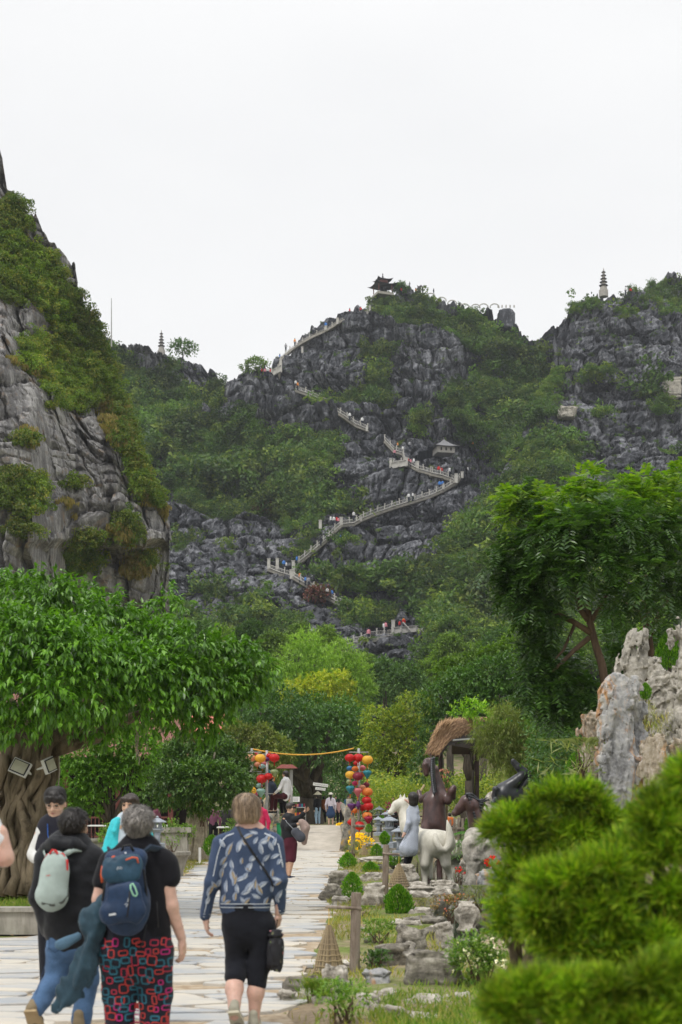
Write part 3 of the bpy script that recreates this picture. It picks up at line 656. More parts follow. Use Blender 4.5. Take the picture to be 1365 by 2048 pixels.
mb = MB(); mb.box(((x0+x1)/2-pw.location.x-1.1, .1, .305), (L+.06, .27, .05)); mb.box((x1-pw.location.x-.1, 4.25, .305), (.27, 7.9, .048)); mb.obj('coping', M_conc, pw)
_v = [(-9.5, y0+.2, .25), (x1-.2, y0+.2, .25), (x1-.2, y0+8.2, .25), (-9.5, y0+8.2, .25)]
MB().add(_v, [(0, 1, 2, 3)]).obj('planter_lawn', gm.m, kind='structure')
# ---- grass ----
M_grass = leafmat('lawn_blades', [(.055, .12, .02), (.10, .19, .03), (.16, .24, .05), (.24, .25, .09)], .35, .6, .2, .5, .25)
M_grass2 = leafmat('dry_lawn_blades', [(.10, .14, .03), (.20, .21, .07), (.30, .26, .12), (.14, .20, .05)], .35, .6, .2, .5, .25)
def blades(n, xy, z, h, w, lean=.5):
    C0 = np.column_stack([xy, z]); D = np.column_stack([NR.normal(size=(n, 2))*lean, np.ones(n)]); Nn = rdir(n); Nn[:, 2] *= .2
    H = NR.uniform(.5, 1.2, n)*h; D /= np.linalg.norm(D, axis=1, keepdims=True)
    return leaf_geo(C0+D*H[:, None]*.45, D, Nn, H, w*NR.uniform(.7, 1.3, n), .3)
def grass_patch(name, poly, n, h, w, mat, z=0.0, label=None, dens=None):
    P_ = np.array(poly); lo = P_.min(0); hi = P_.max(0); xy = NR.uniform(lo, hi, (n*3, 2)); xy = xy[inpoly(xy[:, 0], xy[:, 1], poly)]
    k = fbm(np.column_stack([xy/.8, xy[:, :1]*0]), 8, 3); xy = xy[k+NR.uniform(-.3, .3, len(k)) > (-.25 if dens is None else dens)][:n]
    V, Fa = blades(len(xy), xy, (gz(xy[:, 0], xy[:, 1]) if z is None else np.full(len(xy), z)), h, w)
    npobj(name, V, Fa, mat, smooth=False, kind='stuff', label=label)
grass_patch('lawn_grass', [(-8, y0+.25), (x1-.25, y0+.25), (x1-.25, y0+8), (-9, y0+8)], 26000, .09, .012, M_grass, .25, 'bright green grass around the banyan roots')
lawn2 = gp([(362, 1754), (400, 1732), (440, 1718), (500, 1708)])+[(-2.9, 47), (-9, 47), (-10, 25)]+gp([(200, 1830), (222, 1802), (310, 1777)])
grass_patch('path_side_grass', lawn2, 26000, .08, .02, M_grass2, None, 'yellow green grass between the path and the small round tree')
bed = gp([(694, 1700), (684, 1720), (668, 1760), (655, 1800), (664, 1840), (642, 1885), (614, 1935), (592, 1985), (580, 2030)])+[(.0, 9.0), (4, 9.0), (4.2, 15.5), (6, 18)]+gp([(905, 1940), (850, 1862), (800, 1802), (775, 1755), (760, 1722), (735, 1692)])
grass_patch('rock_garden_grass', bed, 30000, .10, .012, M_grass2, None, 'short grass and weeds between the garden rocks', .05)
grass_patch('front_bank_grass', gp([(735, 2046), (790, 1995), (900, 1975), (1010, 1960)])+[(4.5, 10), (.4, 9.5)], 9000, .08, .010, M_grass, None, 'lush green grass among the front slabs')
V, Fa = leaf_geo(np.column_stack([NR.uniform(-5, .1, 240), NR.uniform(9, 40, 240), np.full(240, .022)]), rdir(240)*[1, 1, .1], rdir(240)*.3+[0, 0, 1], NR.uniform(.03, .07, 240), .03, .2)
npobj('fallen_leaves', V, Fa, leafmat('fallen_leaf', [(.12, .07, .03), (.25, .17, .06), (.10, .12, .03)], .1), smooth=False, kind='stuff')
# ================= garden rocks =================
def stonemat(name, a, b, c, orange=0.0, streak=(1, 1, 1), sc=3.0):
    t = NT(name); co = t.coord(streak, 'Object'); w = t.coord(kind='World'); n1 = t.noise(co, sc, 7, .68, .4); n2 = t.noise(w, 11, 6, .75); n3 = t.noise(w, 1.7, 4, .6)
    f = t.math('ADD', t.math('MULTIPLY', n1, .6), t.math('MULTIPLY', n2, .4)); col = t.ramp(f, [(.38, a), (.5, b), (.63, c)])
    if orange:
        om = t.noise(t.coord((1.6, 1.6, .5), 'Object'), 1.6, 6, .75, .8); col = t.mix(t.ramp(om, [(.53-.01*orange, (0, 0, 0)), (.60, (.9, .9, .9))]), col, t.ramp(n2, [(.35, (.30, .14, .05)), (.65, (.58, .33, .15))]))
    t.base(col); t.rough(.85, .25); t.bump(t.math('ADD', n1, t.math('MULTIPLY', n2, .7)), .8, .03); return t.m
M_rk = stonemat('grey_limestone', (.13, .115, .09), (.40, .365, .31), (.70, .66, .58), 0, (1, 1, 2.2))
M_rkd = stonemat('dark_limestone', (.06, .054, .045), (.22, .20, .165), (.54, .50, .43), 0, (1, 1, 2.5))
M_rko = stonemat('rust_stained_limestone', (.14, .14, .145), (.34, .34, .34), (.54, .51, .46), 1.0, (1.3, 1.3, .5), 1.8)
M_rkp = stonemat('pale_scholar_stone', (.17, .16, .14), (.38, .355, .31), (.58, .54, .47), 0, (1, 1, 1), 2.0)
M_rkb = stonemat('brown_fluted_stone', (.10, .08, .055), (.32, .27, .20), (.54, .48, .42), .7, (3., 3., .6), 2.5)
_ico = {}
def ico(sub):
    if sub not in _ico:
        b = bmesh.new(); bmesh.ops.create_icosphere(b, subdivisions=sub, radius=1); _ico[sub] = (np.array([v.co[:] for v in b.verts]), np.array([[v.index for v in f.verts] for f in b.faces])); b.free()
    return _ico[sub]
def rock_geo(w, d, h, seed, sub=4, sq=.5, ledge=.2, under=.3, flute=0.0, lump=.22):
    """superellipsoid broken by noise, beds and an undercut foot; base at z=0"""
    V, Fa = ico(sub); s = np.sign(V); p = s*np.abs(V)**sq; u = p.copy(); o = seed*13.7
    n = fbm(V*1.3+o, seed, 4); n2 = fbm(V*3.4+o, seed+5, 3)
    f1, f2, ci = worley(V*1.6+o, seed+7)
    k = 1+lump*n*1.6+.10*n2+(ci-.5)*.14-.12*np.exp(-((f2-f1)/.07)**2)
    x, y, z = (p*k[:, None]).T
    zb = z*2.6+n*.8+seed; bf = zb-np.floor(zb); hb = _h(np.floor(zb).astype(int), np.zeros(len(zb), int), np.zeros(len(zb), int), seed)
    r = 1+ledge*(hb-.5)*2-ledge*.8*np.exp(-(np.minimum(bf, 1-bf)/.09)**2)-under*sstep(.1, -.9, z)
    if flute: a = np.arctan2(V[:, 1], V[:, 0]); r = r+flute*fbm(np.stack([np.cos(a)*3.5, np.sin(a)*3.5, V[:, 2]*.6+n*.4], 1), seed+9, 3)*1.5
    x = x*r; y = y*r; m = max(abs(x).max(), 1e-6); mz0 = z.min(); mz1 = z.max()
    x = x/abs(x).max()*w/2; y = y/abs(y).max()*d/2; z = (z-mz0)/(mz1-mz0)*h
    return np.stack([x, y, z], 1), Fa
def rock(px, pb, wp, hp, mat, label, seed, Y=None, zb=None, name='garden_rock', sub=4, dr=.8, **k):
    zb = -.03 if zb is None else zb
    if Y is None: b = G(px, pb, max(zb, -.14)+.02); Y = b.y
    else: b = P(px, pb, Y)
    grow = 1.22 if name == 'garden_rock' else 1.0; w = wp*grow/FPX*Y; h = hp*grow/FPX*Y; sink = max(h*.3, .2) if name == 'garden_rock' else 1.2; V, Fa = rock_geo(w, max(w*dr, .2), h+sink, seed, sub, **k)
    V[:, 2] -= sink
    return _place(npobj(name, V, Fa, mat, label=label, cat='rock', group='small loose stones' if seed >= 200 else 'rocks of the water garden'), (b.x, Y+w*dr*.3, b.z))
def _place(o, loc): o.location = loc; return o
RL = [ # px, base py, w, h, mat, label
 (786, 1942, 84, 46, M_rkd, 'rounded dark boulder just right of the nearest wooden post foot', {}),
 (868, 1990, 108, 74, M_rkd, 'largest overhanging mushroom shaped boulder beside the white flowered shrub', dict(under=.55, ledge=.2)),
 (856, 2026, 112, 26, M_rk, 'long flat pale slab in the grass below the mushroom boulder', {}),
 (855, 2056, 84, 22, M_rk, 'flat slab cut by the bottom edge of the photo', {}),
 (757, 1984, 54, 38, M_rko, 'rust orange stained rock below the rounded dark boulder', {}),
 (774, 2010, 50, 26, M_rk, 'small pale rock between the orange stained rock and long slab', {}),
 (760, 2032, 66, 18, M_rk, 'low slab left of the long flat pale slab', {}),
 (670, 1980, 46, 42, M_rk, 'grey rock right under the nearest hanging bird trap', {}),
 (662, 2010, 60, 32, M_rk, 'pale rock half hidden in the front weedy shrub', {}),
 (590, 1990, 50, 30, M_rkd, 'dark grey rock at the path edge nearest to the camera', {}),
 (577, 2006, 38, 20, M_rk, 'small low rock touching the dark grey path edge rock', {}),
 (822, 1918, 60, 56, M_rkd, 'layered grey rock standing at the water, left of the narrow gap', dict(ledge=.3, under=.3)),
 (815, 1864, 62, 20, M_rk, 'flat pale rock above the layered grey rock', {}),
 (848, 1860, 74, 22, M_rkd, 'broad flat topped rock with dark sides behind the layered rock', {}),
 (862, 1886, 40, 26, M_rkd, 'small blocky rock right of the layered rock', {}),
 (888, 1888, 34, 36, M_rk, 'upright rock at the right side of the pond gap', {}),
 (876, 1918, 70, 16, M_rkd, 'dark wet slab lying in the pond gap', {}),
 (750, 1826, 52, 46, M_rk, 'big light boulder between the two nearest wooden posts', {}),
 (745, 1770, 44, 20, M_rk, 'pale ledge rock right of the round clipped bush by the path', {}),
 (679, 1776, 42, 30, M_rkd, 'square edge block on the path side below the far clipped cone', {}),
 (666, 1804, 50, 30, M_rkd, 'square edge block nearest to the hanging trap crossbar', {}),
 (682, 1812, 34, 16, M_rk, 'small flat stone in front of the edge block', {}),
 (760, 1793, 48, 22, M_rk, 'flat rock above the big light boulder', {}),
 (842, 1812, 46, 24, M_rk, 'rock with a hollow side behind the bright clipped dome', {}),
 (848, 1792, 58, 16, M_rk, 'long low rock in front of the white horse', {}),
 (884, 1806, 44, 24, M_rk, 'rounded pale rock in the water below the white horse', {}),
 (840, 1776, 46, 10, M_rk, 'thin stepping slab left under the white horse', {}),
 (888, 1776, 54, 12, M_rk, 'thin stepping slab right under the white horse', {}),
 (812, 1760, 48, 26, M_rk, 'rock the woman in the grey dress stands on', {}),
 (846, 1838, 44, 18, M_rk, 'half sunk rock right of the bright clipped dome', {}),
 (766, 1732, 84, 14, M_rk, 'long ledge behind the far clipped balls', {}),
 (750, 1750, 50, 18, M_rkd, 'low dark rock under the long ledge', {}),
 (792, 1708, 34, 22, M_rk, 'boulder left of the grey dress hem', {}),
 (936, 1850, 44, 38, M_rk, 'two tier stacked rock left of the reddish plants', dict(ledge=.35)),
 (934, 1750, 24, 30, M_rk, 'narrow rock at the left foot of the big scholar stone', {}),
 (918, 1680, 36, 34, M_rk, 'boulder behind the tail of the white horse', {}),
 (990, 1800, 60, 50, M_rko, 'slanting grey rock with orange patches under the juniper', {}),
 (745, 1700, 40, 12, M_rk, 'low rock beside the yellow flowers', {}),
 (770, 1672, 50, 14, M_rk, 'low flat rock behind the stone lanterns', {}),
 (835, 1690, 44, 20, M_rk, 'rock behind the skirt of the grey dress', {}),
 (900, 1712, 60, 26, M_rk, 'wide flat rock on the far bank behind the horses', {}),
 (1010, 1668, 80, 80, M_rk, 'large pale boulder under the black horse on the right', dict(Y=33)),
 (700, 1948, 40, 18, M_rk, 'low rock at the foot of the nearest wooden post', {}),
 (930, 2010, 50, 14, M_rk, 'small flat stone in the grass near the flowering shrub', {}),
 (1165, 2052, 50, 16, M_rk, 'small pale stone poking out between the front juniper sprays', {}),
]
for i, (px, pb, wp, hp, m, lb, k) in enumerate(RL):
    kk = dict(k); yy = kk.pop('Y', None); rock(px, pb, wp, hp, m, lb, i+3, Y=yy, **kk)
for i in range(64):      # small loose stones between the boulders
    py_ = 1712+330*rnd.random()**1.3; e = np.interp(py_, [1700, 1760, 1820, 1900, 1985, 2040], [705, 690, 680, 665, 610, 600]); e2 = np.interp(py_, [1700, 1760, 1820, 1900, 1985, 2040], [745, 800, 840, 890, 960, 980]); rock(e+(e2-e)*rnd.random(), py_, 26*(py_-1580)/300*rnd.uniform(.5, 1.5), 15*(py_-1580)/300*rnd.uniform(.6, 1.4), rnd.choice([M_rk, M_rk, M_rkd]), 'small loose stone lying between the boulders of the rock garden', 200+i, sub=3)
# big standing stones on the right bank: each a fused cluster of jagged columns
def stone(label, mat, Y, cols, seed, sq=.6):
    pr = []; b = P(cols[0][0], HOR, Y); z0 = .7; o = None
    for x0, y0, x1, y1, r0, r1, *dy in cols:
        d = dy[0] if dy else 0; a = P(x0, y0, Y)-Vector((b.x, Y, z0)); c = P(x1, y1, Y)-Vector((b.x, Y, z0)); a.y += d; c.y += d; pr.append(('c', a, c, r0/FPX*Y, r1/FPX*Y, .05, (1, .7, 1)))
    def rough(q):
        w = fbm(q*1.3, seed, 3); f1, f2, ci = worley(np.stack([q[:, 0]*6+w, q[:, 1]*6, q[:, 2]*1.1+w], 1), seed+3); g1, g2, gi = worley(q*np.array([4, 4, 5.5])+w[:, None], seed+8)
        return .11*w-.10*(1-np.abs(fbm(q*np.array([5, 5, 1.0])+w[:, None], seed+1, 4))*2.5)+(ci-.5)*.13+.05*np.exp(-((f2-f1)/.05)**2)+(gi-.5)*.07+.03*np.exp(-((g2-g1)/.05)**2)+.05*fbm(q*14, seed+2, 3)+.07
    V, Q = sdf_geo(pr, .022, .02, rough, pad=.1); return _place(npobj('standing_stone', V, Q, mat, smooth=False, label=label, cat='rock', group='rocks of the water garden'), (b.x, Y, z0))
stone('tall grey standing stone streaked with orange lichen, in front of the others', M_rko, 19.0, [(1238, 1620, 1240, 1400, 52, 34), (1252, 1640, 1256, 1378, 50, 14), (1225, 1620, 1224, 1510, 34, 26), (1230, 1400, 1236, 1370, 24, 14), (1272, 1620, 1276, 1420, 26, 14, .1), (1262, 1375, 1262, 1366, 12, 8)], 71)
stone('highest jagged pale standing stone with blue grey bands', M_rkp, 22.0, [(1275, 1480, 1270, 1330, 40, 26), (1268, 1340, 1270, 1282, 22, 14), (1276, 1278, 1282, 1274, 13, 12), (1242, 1480, 1240, 1330, 18, 12), (1236, 1350, 1238, 1318, 12, 9), (1296, 1330, 1308, 1322, 18, 10, .05), (1300, 1310, 1290, 1296, 10, 10), (1250, 1600, 1270, 1440, 50, 40)], 72)
stone('cream coloured stone slab leaning right of the highest stone', M_rkp, 21.6, [(1330, 1440, 1326, 1350, 20, 22), (1322, 1350, 1318, 1330, 20, 14), (1338, 1430, 1340, 1345, 12, 9), (1322, 1470, 1328, 1420, 12, 18), (1310, 1620, 1325, 1480, 50, 30)], 73)
stone('smooth brown domed stone standing left of the orange streaked stone', M_rkb, 23.0, [(1188, 1560, 1186, 1440, 30, 26), (1196, 1440, 1200, 1420, 20, 14), (1208, 1560, 1206, 1440, 14, 12, -.1)], 74)
stone('craggy brown fluted stone at the right of the orange streaked stone', M_rkb, 18.5, [(1300, 1640, 1300, 1500, 36, 16), (1320, 1640, 1322, 1490, 34, 14), (1345, 1640, 1346, 1500, 34, 18), (1360, 1560, 1362, 1486, 20, 14), (1290, 1560, 1288, 1530, 14, 10)], 75)
stone('tall grey stone cut by the right edge of the photo', M_rkp, 21.0, [(1376, 1480, 1378, 1250, 34, 18), (1362, 1480, 1360, 1270, 18, 10), (1390, 1450, 1386, 1240, 30, 20), (1340, 1290, 1342, 1270, 8, 6)], 76)
# ================= trees =================
def bark(name, a, b, sc=4):
    t = NT(name); co = t.coord((1, 1, .22), 'Object'); n = t.noise(co, sc, 6, .7, .4); t.base(t.ramp(n, [(.35, a), (.65, b)])); t.rough(.9, .2); t.bump(n, .9, .04); return t.m
M_bark = bark('grey_fig_bark', (.06, .048, .03), (.25, .20, .135), 6); M_barkr = bark('reddish_bark', (.075, .05, .036), (.21, .145, .10)); M_barkd = bark('dark_bark', (.03, .026, .02), (.11, .09, .07))
def crown_geo(lobes, n, per, L, Wd, droop=.4, spread=.5, up=.25, inner=.2, twig=1.0, shell=(.72, 1.06), flat=.3, wid=None):
    """lobes (x,y,z,r,squash): twigs on the lobe shells, each with a bunch of leaves"""
    lo = np.array(lobes, float); w = lo[:, 3]**2; w /= w.sum(); k = NR.choice(len(lo), n, p=w); d = rdir(n, up); r = lo[k, 3]
    f = NR.uniform(shell[0], shell[1], n); q = NR.uniform(size=n) < inner; f[q] = NR.uniform(.25, .8, q.sum())
    C = lo[k, :3]+d*np.column_stack([r*f, r*f, r*f*lo[k, 4]]); C += fbm(C*1.7, 3, 2)[:, None]*rdir(n)*.25*r[:, None]
    # drop twigs buried deep inside another lobe
    bur = np.zeros(n, bool)
    for x, y, z, rr, sq in lo:
        e = np.sqrt(((C[:, 0]-x)/rr)**2+((C[:, 1]-y)/rr)**2+((C[:, 2]-z)/(rr*sq))**2); bur |= e < .5
    C = C[~bur | q[:]] if False else C[~bur]; d = d[~bur]; n = len(C)
    ax = d*1.0+rdir(n)*.45; ax[:, 2] += .15-droop*.5; ax /= np.linalg.norm(ax, axis=1, keepdims=True)
    tl = L*1.6*twig*NR.uniform(.6, 1.3, n)
    t = NR.uniform(0, 1, (n, per)); rad = rdir(n*per).reshape(n, per, 3)
    D = ax[:, None, :]*.7+rad*spread*1.4+np.array([0, 0, -droop])
    Cc = C[:, None, :]+ax[:, None, :]*(t*tl[:, None])[..., None]+D*L*.4
    Nn = d[:, None, :]*flat+rad*.3+np.array([0, 0, .9]); D = D.reshape(-1, 3); Cc = Cc.reshape(-1, 3); Nn = Nn.reshape(-1, 3); m = len(Cc)
    return leaf_geo(Cc, D, Nn, L*NR.uniform(.6, 1.2, m), Wd*NR.uniform(.7, 1.2, m), .22)
def lob(Y, L, ysp=1.0):
    """lobes given as pixel circles (px, py, r, back, squash) at distance Y"""
    out = []
    for q in L:
        px, py, r = q[:3]; b = q[3] if len(q) > 3 else 0; s = q[4] if len(q) > 4 else .85
        yy = Y+b*ysp; p = P(px, py, yy); out.append((p.x, p.y, p.z, r/FPX*yy, s))
    return out
def wig(a, b, n, amp, r0, r1):
    a = Vector(a); b = Vector(b); pts = []; rr = []
    for i in range(n+1):
        t = i/n; p = a.lerp(b, t); m = math.sin(t*PI)*amp; pts.append(p+Vector((rnd.uniform(-m, m), rnd.uniform(-m, m), rnd.uniform(-m, m)*.5))); rr.append(r0+(r1-r0)*t)
    return pts, rr
def tree(name, label, cat, base, lobes, leaf, mat, bmat, trunk_r, n, per, fork=.45, group=None, branches=True, top=None, nb=6, **k):
    o = thing(name, base, label, cat, group); bx, by, bz = base
    off = np.array([bx, by, bz]); V, Fa = crown_geo(lobes, n, per, leaf[0], leaf[1], **k); V = V-off
    npobj('crown', V, Fa, mat, o, smooth=False)
    mb = MB(); lc = np.array(lobes); cz = lc[:, 2].min() if top is None else top
    h = (lc[:, 2].mean()-bz)*fork; c = Vector((lc[:, 0].mean()-bx, lc[:, 1].mean()-by, 0))*.35; tp = Vector((c.x, c.y, h))
    pts, rr = wig((0, 0, -.3), tp, 5, trunk_r*.5, trunk_r*1.25, trunk_r*.75); mb.tube(pts, rr, 9)
    if branches:
        for i in sorted(range(len(lobes)), key=lambda i: -lobes[i][3])[:nb]:
            e = Vector(lobes[i][:3])-Vector(base); p2, r2 = wig(tp, e, 5, trunk_r*.8, trunk_r*.5, trunk_r*.12); mb.tube(p2, r2, 6)
    mb.obj('trunk', bmat, o, smooth=True); return o
M_ban = leafmat('banyan_leaves', [(.030, .085, .014), (.055, .14, .018), (.085, .20, .022), (.12, .26, .03), (.05, .12, .03)], .32, .32, .6, .35, .25)
M_rain = leafmat('glossy_pinnate_leaves', [(.018, .050, .016), (.035, .082, .018), (.055, .12, .024), (.028, .068, .03)], .3, .30, .7, .3, .3)
M_raintop = leafmat('fresh_pinnate_leaves', [(.06, .14, .014), (.11, .21, .018), (.17, .26, .025), (.04, .11, .016)], .4, .35, .5, .3, .2)
M_mid = leafmat('dark_fig_leaves', [(.028, .070, .025), (.05, .115, .03), (.075, .155, .04), (.04, .095, .04)], .3, .38, .5, .25, .3)
M_ficus = leafmat('round_ficus_leaves', [(.025, .065, .022), (.045, .105, .03), (.075, .15, .04), (.10, .17, .06), (.04, .08, .035)], .3, .4, .5, .6, .25)
M_willow = leafmat('soft_light_leaves', [(.12, .21, .06), (.17, .28, .07), (.22, .34, .09), (.14, .23, .08)], .4, .5, .3, .2, .2)
M_yel = leafmat('yellowing_leaves', [(.15, .22, .04), (.20, .27, .04), (.28, .31, .05), (.36, .35, .07), (.18, .26, .05)], .4, .5, .3, .3, .2)
M_cas = leafmat('feathery_olive_leaves', [(.08, .12, .04), (.13, .18, .06), (.19, .23, .09), (.15, .16, .08)], .3, .6, .2, .4, .25)
M_bri = leafmat('bright_young_leaves', [(.09, .20, .02), (.15, .28, .03), (.22, .34, .05)], .4, .45, .4, .5, .2)
# ---- the big banyan on the left ----
Yb = 20.0; bb = P(45, 1772, Yb)
ban_l = lob(Yb, [(20, 1210, 70, 1), (90, 1205, 60, 0), (150, 1225, 60, .6), (210, 1250, 56, 0), (270, 1275, 52, .3), (320, 1290, 46, 0), (375, 1300, 48, -.3), (430, 1315, 44, 0), (480, 1325, 40, .3), (515, 1330, 26, 0), (497, 1360, 32, 0), (-20, 1280, 80, -1), (60, 1290, 75, -1.2),
   (140, 1310, 70, -1.3), (220, 1330, 66, -1), (300, 1345, 58, -.8), (370, 1365, 52, -.6), (435, 1375, 46, -.3), (470, 1395, 36, 0), (10, 1370, 60, -1.4), (100, 1380, 55, -1.5), (190, 1395, 50, -1.2), (280, 1410, 46, -.8), (350, 1425, 38, -.4), (420, 1430, 36, 0), (-40, 1430, 45, -1), (30, 1445, 34, -1.2), (110, 1430, 34, -1.0), (200, 1450, 30, -.6), (395, 1460, 26, .2), (330, 1240, 22, .6, 1.2), (340, 1205, 18, .6), (285, 1230, 18, .6), (240, 1420, 45, 1.0), (150, 1400, 50, 1.2), (320, 1400, 42, 1.0)])
ban = thing('banyan_tree', bb, 'big banyan with glossy drooping leaves and thick twisted root trunk at the left', 'tree')
V, Fa = crown_geo([(a, b, c, r*.9, s) for a, b, c, r, s in ban_l], 5000, 7, .135, .05, droop=.75, spread=.5, up=.3, inner=.25, shell=(.7, 1.12)); npobj('crown', V-np.array(bb), Fa, M_ban, ban, smooth=False)
mb = MB(); bv = Vector(bb)
for i in range(36):      # fused root strands make the trunk
    a = 2*PI*i/36; rr_ = rnd.uniform(.24, .46); foot = Vector((math.cos(a)*rr_*1.2-.08, math.sin(a)*rr_, -.1)); top = Vector((math.cos(a+.9)*.30+rnd.uniform(-.1, .35), math.sin(a+.9)*.26, rnd.uniform(1.8, 2.3)))
    pts, rr = wig(foot, top, 9, .12, rnd.uniform(.045, .10), rnd.uniform(.03, .08)); rr[0] *= 1.7; mb.tube(pts, rr, 7)
mb.tube([(-.05, .05, -.1), (.0, .03, .7), (.05, 0, 1.4), (.15, 0, 2.1)], [.42, .28, .26, .30], 12)
for px_, py_, yy, r in [(130, 1300, 20, .13), (250, 1350, 19.6, .12), (400, 1380, 20, .09), (10, 1260, 20.5, .14), (-60, 1350, 19.5, .12), (90, 1230, 21, .11), (320, 1330, 20.4, .09), (200, 1290, 20.6, .10), (-100, 1300, 20, .14)]:
    pts, rr = wig((.12+rnd.uniform(-.2, .3), 0, 1.9), P(px_, py_, yy)-bv, 7, .16, r*1.4, r*.35); mb.tube(pts, rr, 7)
mb.obj('trunk', M_bark, ban, smooth=True)
for px_, p0, p1 in ((271, 1438, 1520), (275, 1440, 1530), (292, 1460, 1500), (60, 1470, 1700), (118, 1480, 1650), (100, 1470, 1740)):      # aerial roots
    pts, rr = wig(P(px_, p0, 20)-bv, P(px_+3, p1, 20)-bv, 8, .03, .014, .007); MB().tube(pts, rr, 5).obj('aerial_root', simple('root_skin', (.36, .32, .26), .9) if px_ == 271 else bpy.data.materials['root_skin'], ban, smooth=True)
# ---- floodlights fixed to the banyan ----
M_lampw = simple('floodlight_housing', (.62, .62, .60), .4, .08); M_lampg = simple('floodlight_glass', (.40, .39, .30), .15, .2, 5, .05, .003, .6); 
for px_, py_, w, h, rx, ry, rz, lb in ((39, 1534, .26, .21, -.35, .38, -.2, 'rectangular floodlight with black rimmed glass strapped to the banyan trunk'), (102, 1530, .22, .20, -.2, -.3, 1.15, 'second floodlight on the banyan, seen from its side with a pinkish back')):
    f = thing('floodlight', P(px_, py_, 19.3), lb, 'floodlight', rot=(rx, ry, rz)); MB().box((0, .035, 0), (w, .05, h)).box((0, .075, 0), (w*.6, .04, h*.6)).obj('housing', M_lampw, f)
    MB().box((0, .006, 0), (w*.90, .012, h*.88)).obj('rim', M_blk, f); MB().box((0, -.004, 0), (w*.78, .012, h*.74)).obj('glass', M_lampg, f); MB().tube([(-w*.5, .04, 0), (-w*.5, .16, 0), (w*.5, .16, 0), (w*.5, .04, 0)], .012, 5).obj('bracket', M_lampw, f)
# ---- tree with long pinnate leaves on the right ----
Yr = 24.0; rb = Vector((P(1205, 1330, Yr).x, Yr, .6))
R_low = lob(Yr, [(1030, 1120, 55, 0), (1085, 1080, 55, -.5), (1150, 1060, 60, -1), (1220, 1050, 62, -1), (1290, 1060, 60, -.6), (1350, 1070, 60, 0), (1060, 1160, 45, -.2), (1120, 1130, 52, -.8), (1190, 1130, 52, -1), (1260, 1140, 52, -1), (1330, 1150, 50, -.5), (1010, 1150, 34, .2), (985, 1130, 20, 0), (1060, 1215, 36, .2), (1100, 1190, 38, 0), (1230, 1200, 32, -.6), (1290, 1200, 34, -.6), (1365, 1190, 40, 0), (1080, 1260, 30, .4), (1060, 1010, 40, 0), (1340, 1240, 22, .5), (1085, 1310, 34, .3), (1110, 1370, 34, .3), (1070, 1350, 30, .3), (1130, 1430, 26, .4), (1180, 1400, 30, .6), (1150, 1340, 24, .8)])
R_top = lob(Yr, [(1035, 1000, 34, 0), (1015, 1035, 26, 0), (1090, 1010, 30, -.3), (1160, 975, 26, -.5), (1175, 955, 22, -.5), (1150, 1005, 34, -.5), (1205, 1000, 34, -.5), (1250, 985, 26, -.2), (1290, 965, 22, 0), (1270, 1000, 34, -.2), (1320, 985, 30, 0), (1365, 960, 36, .2), (1340, 1010, 34, 0), (1120, 1040, 34, -.6)])
rt = thing('shade_tree', rb, 'tree with long glossy pinnate leaves and forked reddish trunk above the standing stones', 'tree')
def pinnate(lobes, n, mat, name, Ls=.30, up=.25):
    """each compound leaf: a drooping rib with paired leaflets"""
    lo = np.array(lobes, float); w = lo[:, 3]**2; w /= w.sum(); k = NR.choice(len(lo), n, p=w); d = rdir(n, up); r = lo[k, 3]*NR.uniform(.5, 1.12, n)
    C = lo[k, :3]+d*np.column_stack([r, r, r*.9]); ax = d*.6+rdir(n)*.9; ax[:, 2] -= .05; ax /= np.linalg.norm(ax, axis=1, keepdims=True)
    sd_ = np.cross(ax, np.array([0, 0, 1.])); sd_ /= (np.linalg.norm(sd_, axis=1, keepdims=True)+1e-6); up_ = np.cross(sd_, ax); L = Ls*NR.uniform(.7, 1.25, n); CC = []; DD = []; NN = []; LL = []
    for i in range(6):
        t = .2+.15*i
        for s in (-1, 1):
            b = C+ax*(L*t)[:, None]; b[:, 2] -= L*t*t*.35; D = sd_*s*.8+ax*.45+np.array([0, 0, -.22])+rdir(n)*.15; l = L*(.42-.02*abs(i-2)); CC.append(b+D*(l*.5)[:, None]); DD.append(D); NN.append(up_+rdir(n)*.25); LL.append(l)
    V, Fa = leaf_geo(np.concatenate(CC), np.concatenate(DD), np.concatenate(NN), np.concatenate(LL), np.concatenate(LL)*.34, .15)
    return npobj(name, V-np.array(rb), Fa, mat, rt, smooth=False)
pinnate([(a, b, c, r*.78, s) for a, b, c, r, s in R_low], 2500, M_rain, 'crown'); pinnate([(a, b, c, r*.8, s) for a, b, c, r, s in R_top], 620, M_raintop, 'young_shoots', .30, .5)
pinnate([(a, b, c, r*.9, s) for a, b, c, r, s in lob(Yr, [(1060, 1200, 38, 0), (1090, 1250, 34, 0), (1075, 1300, 34, .3), (1110, 1350, 34, .3), (1080, 1390, 34, .3), (1130, 1420, 32, .3), (1175, 1385, 28, .3), (1200, 1440, 26, .6), (1150, 1330, 24, .5), (1030, 1180, 28, 0), (1240, 1330, 26, 1.5), (1230, 1270, 26, 1.5), (1320, 1290, 30, 1.5)])], 1000, M_rain, 'lower_crown')
mb = MB()
def brp(pl, r, Y0=Yr):
    pts = [P(a, b, Y0+(q[0] if (q := c) else 0))-rb for a, b, *c in pl]; n = len(pts); mb.tube(pts, [r[0]+(r[1]-r[0])*i/(n-1) for i in range(n)], 8)
brp([(1222, 1450), (1205, 1330), (1192, 1290), (1180, 1240), (1172, 1190), (1165, 1130), (1172, 1060)], (.078, .035))
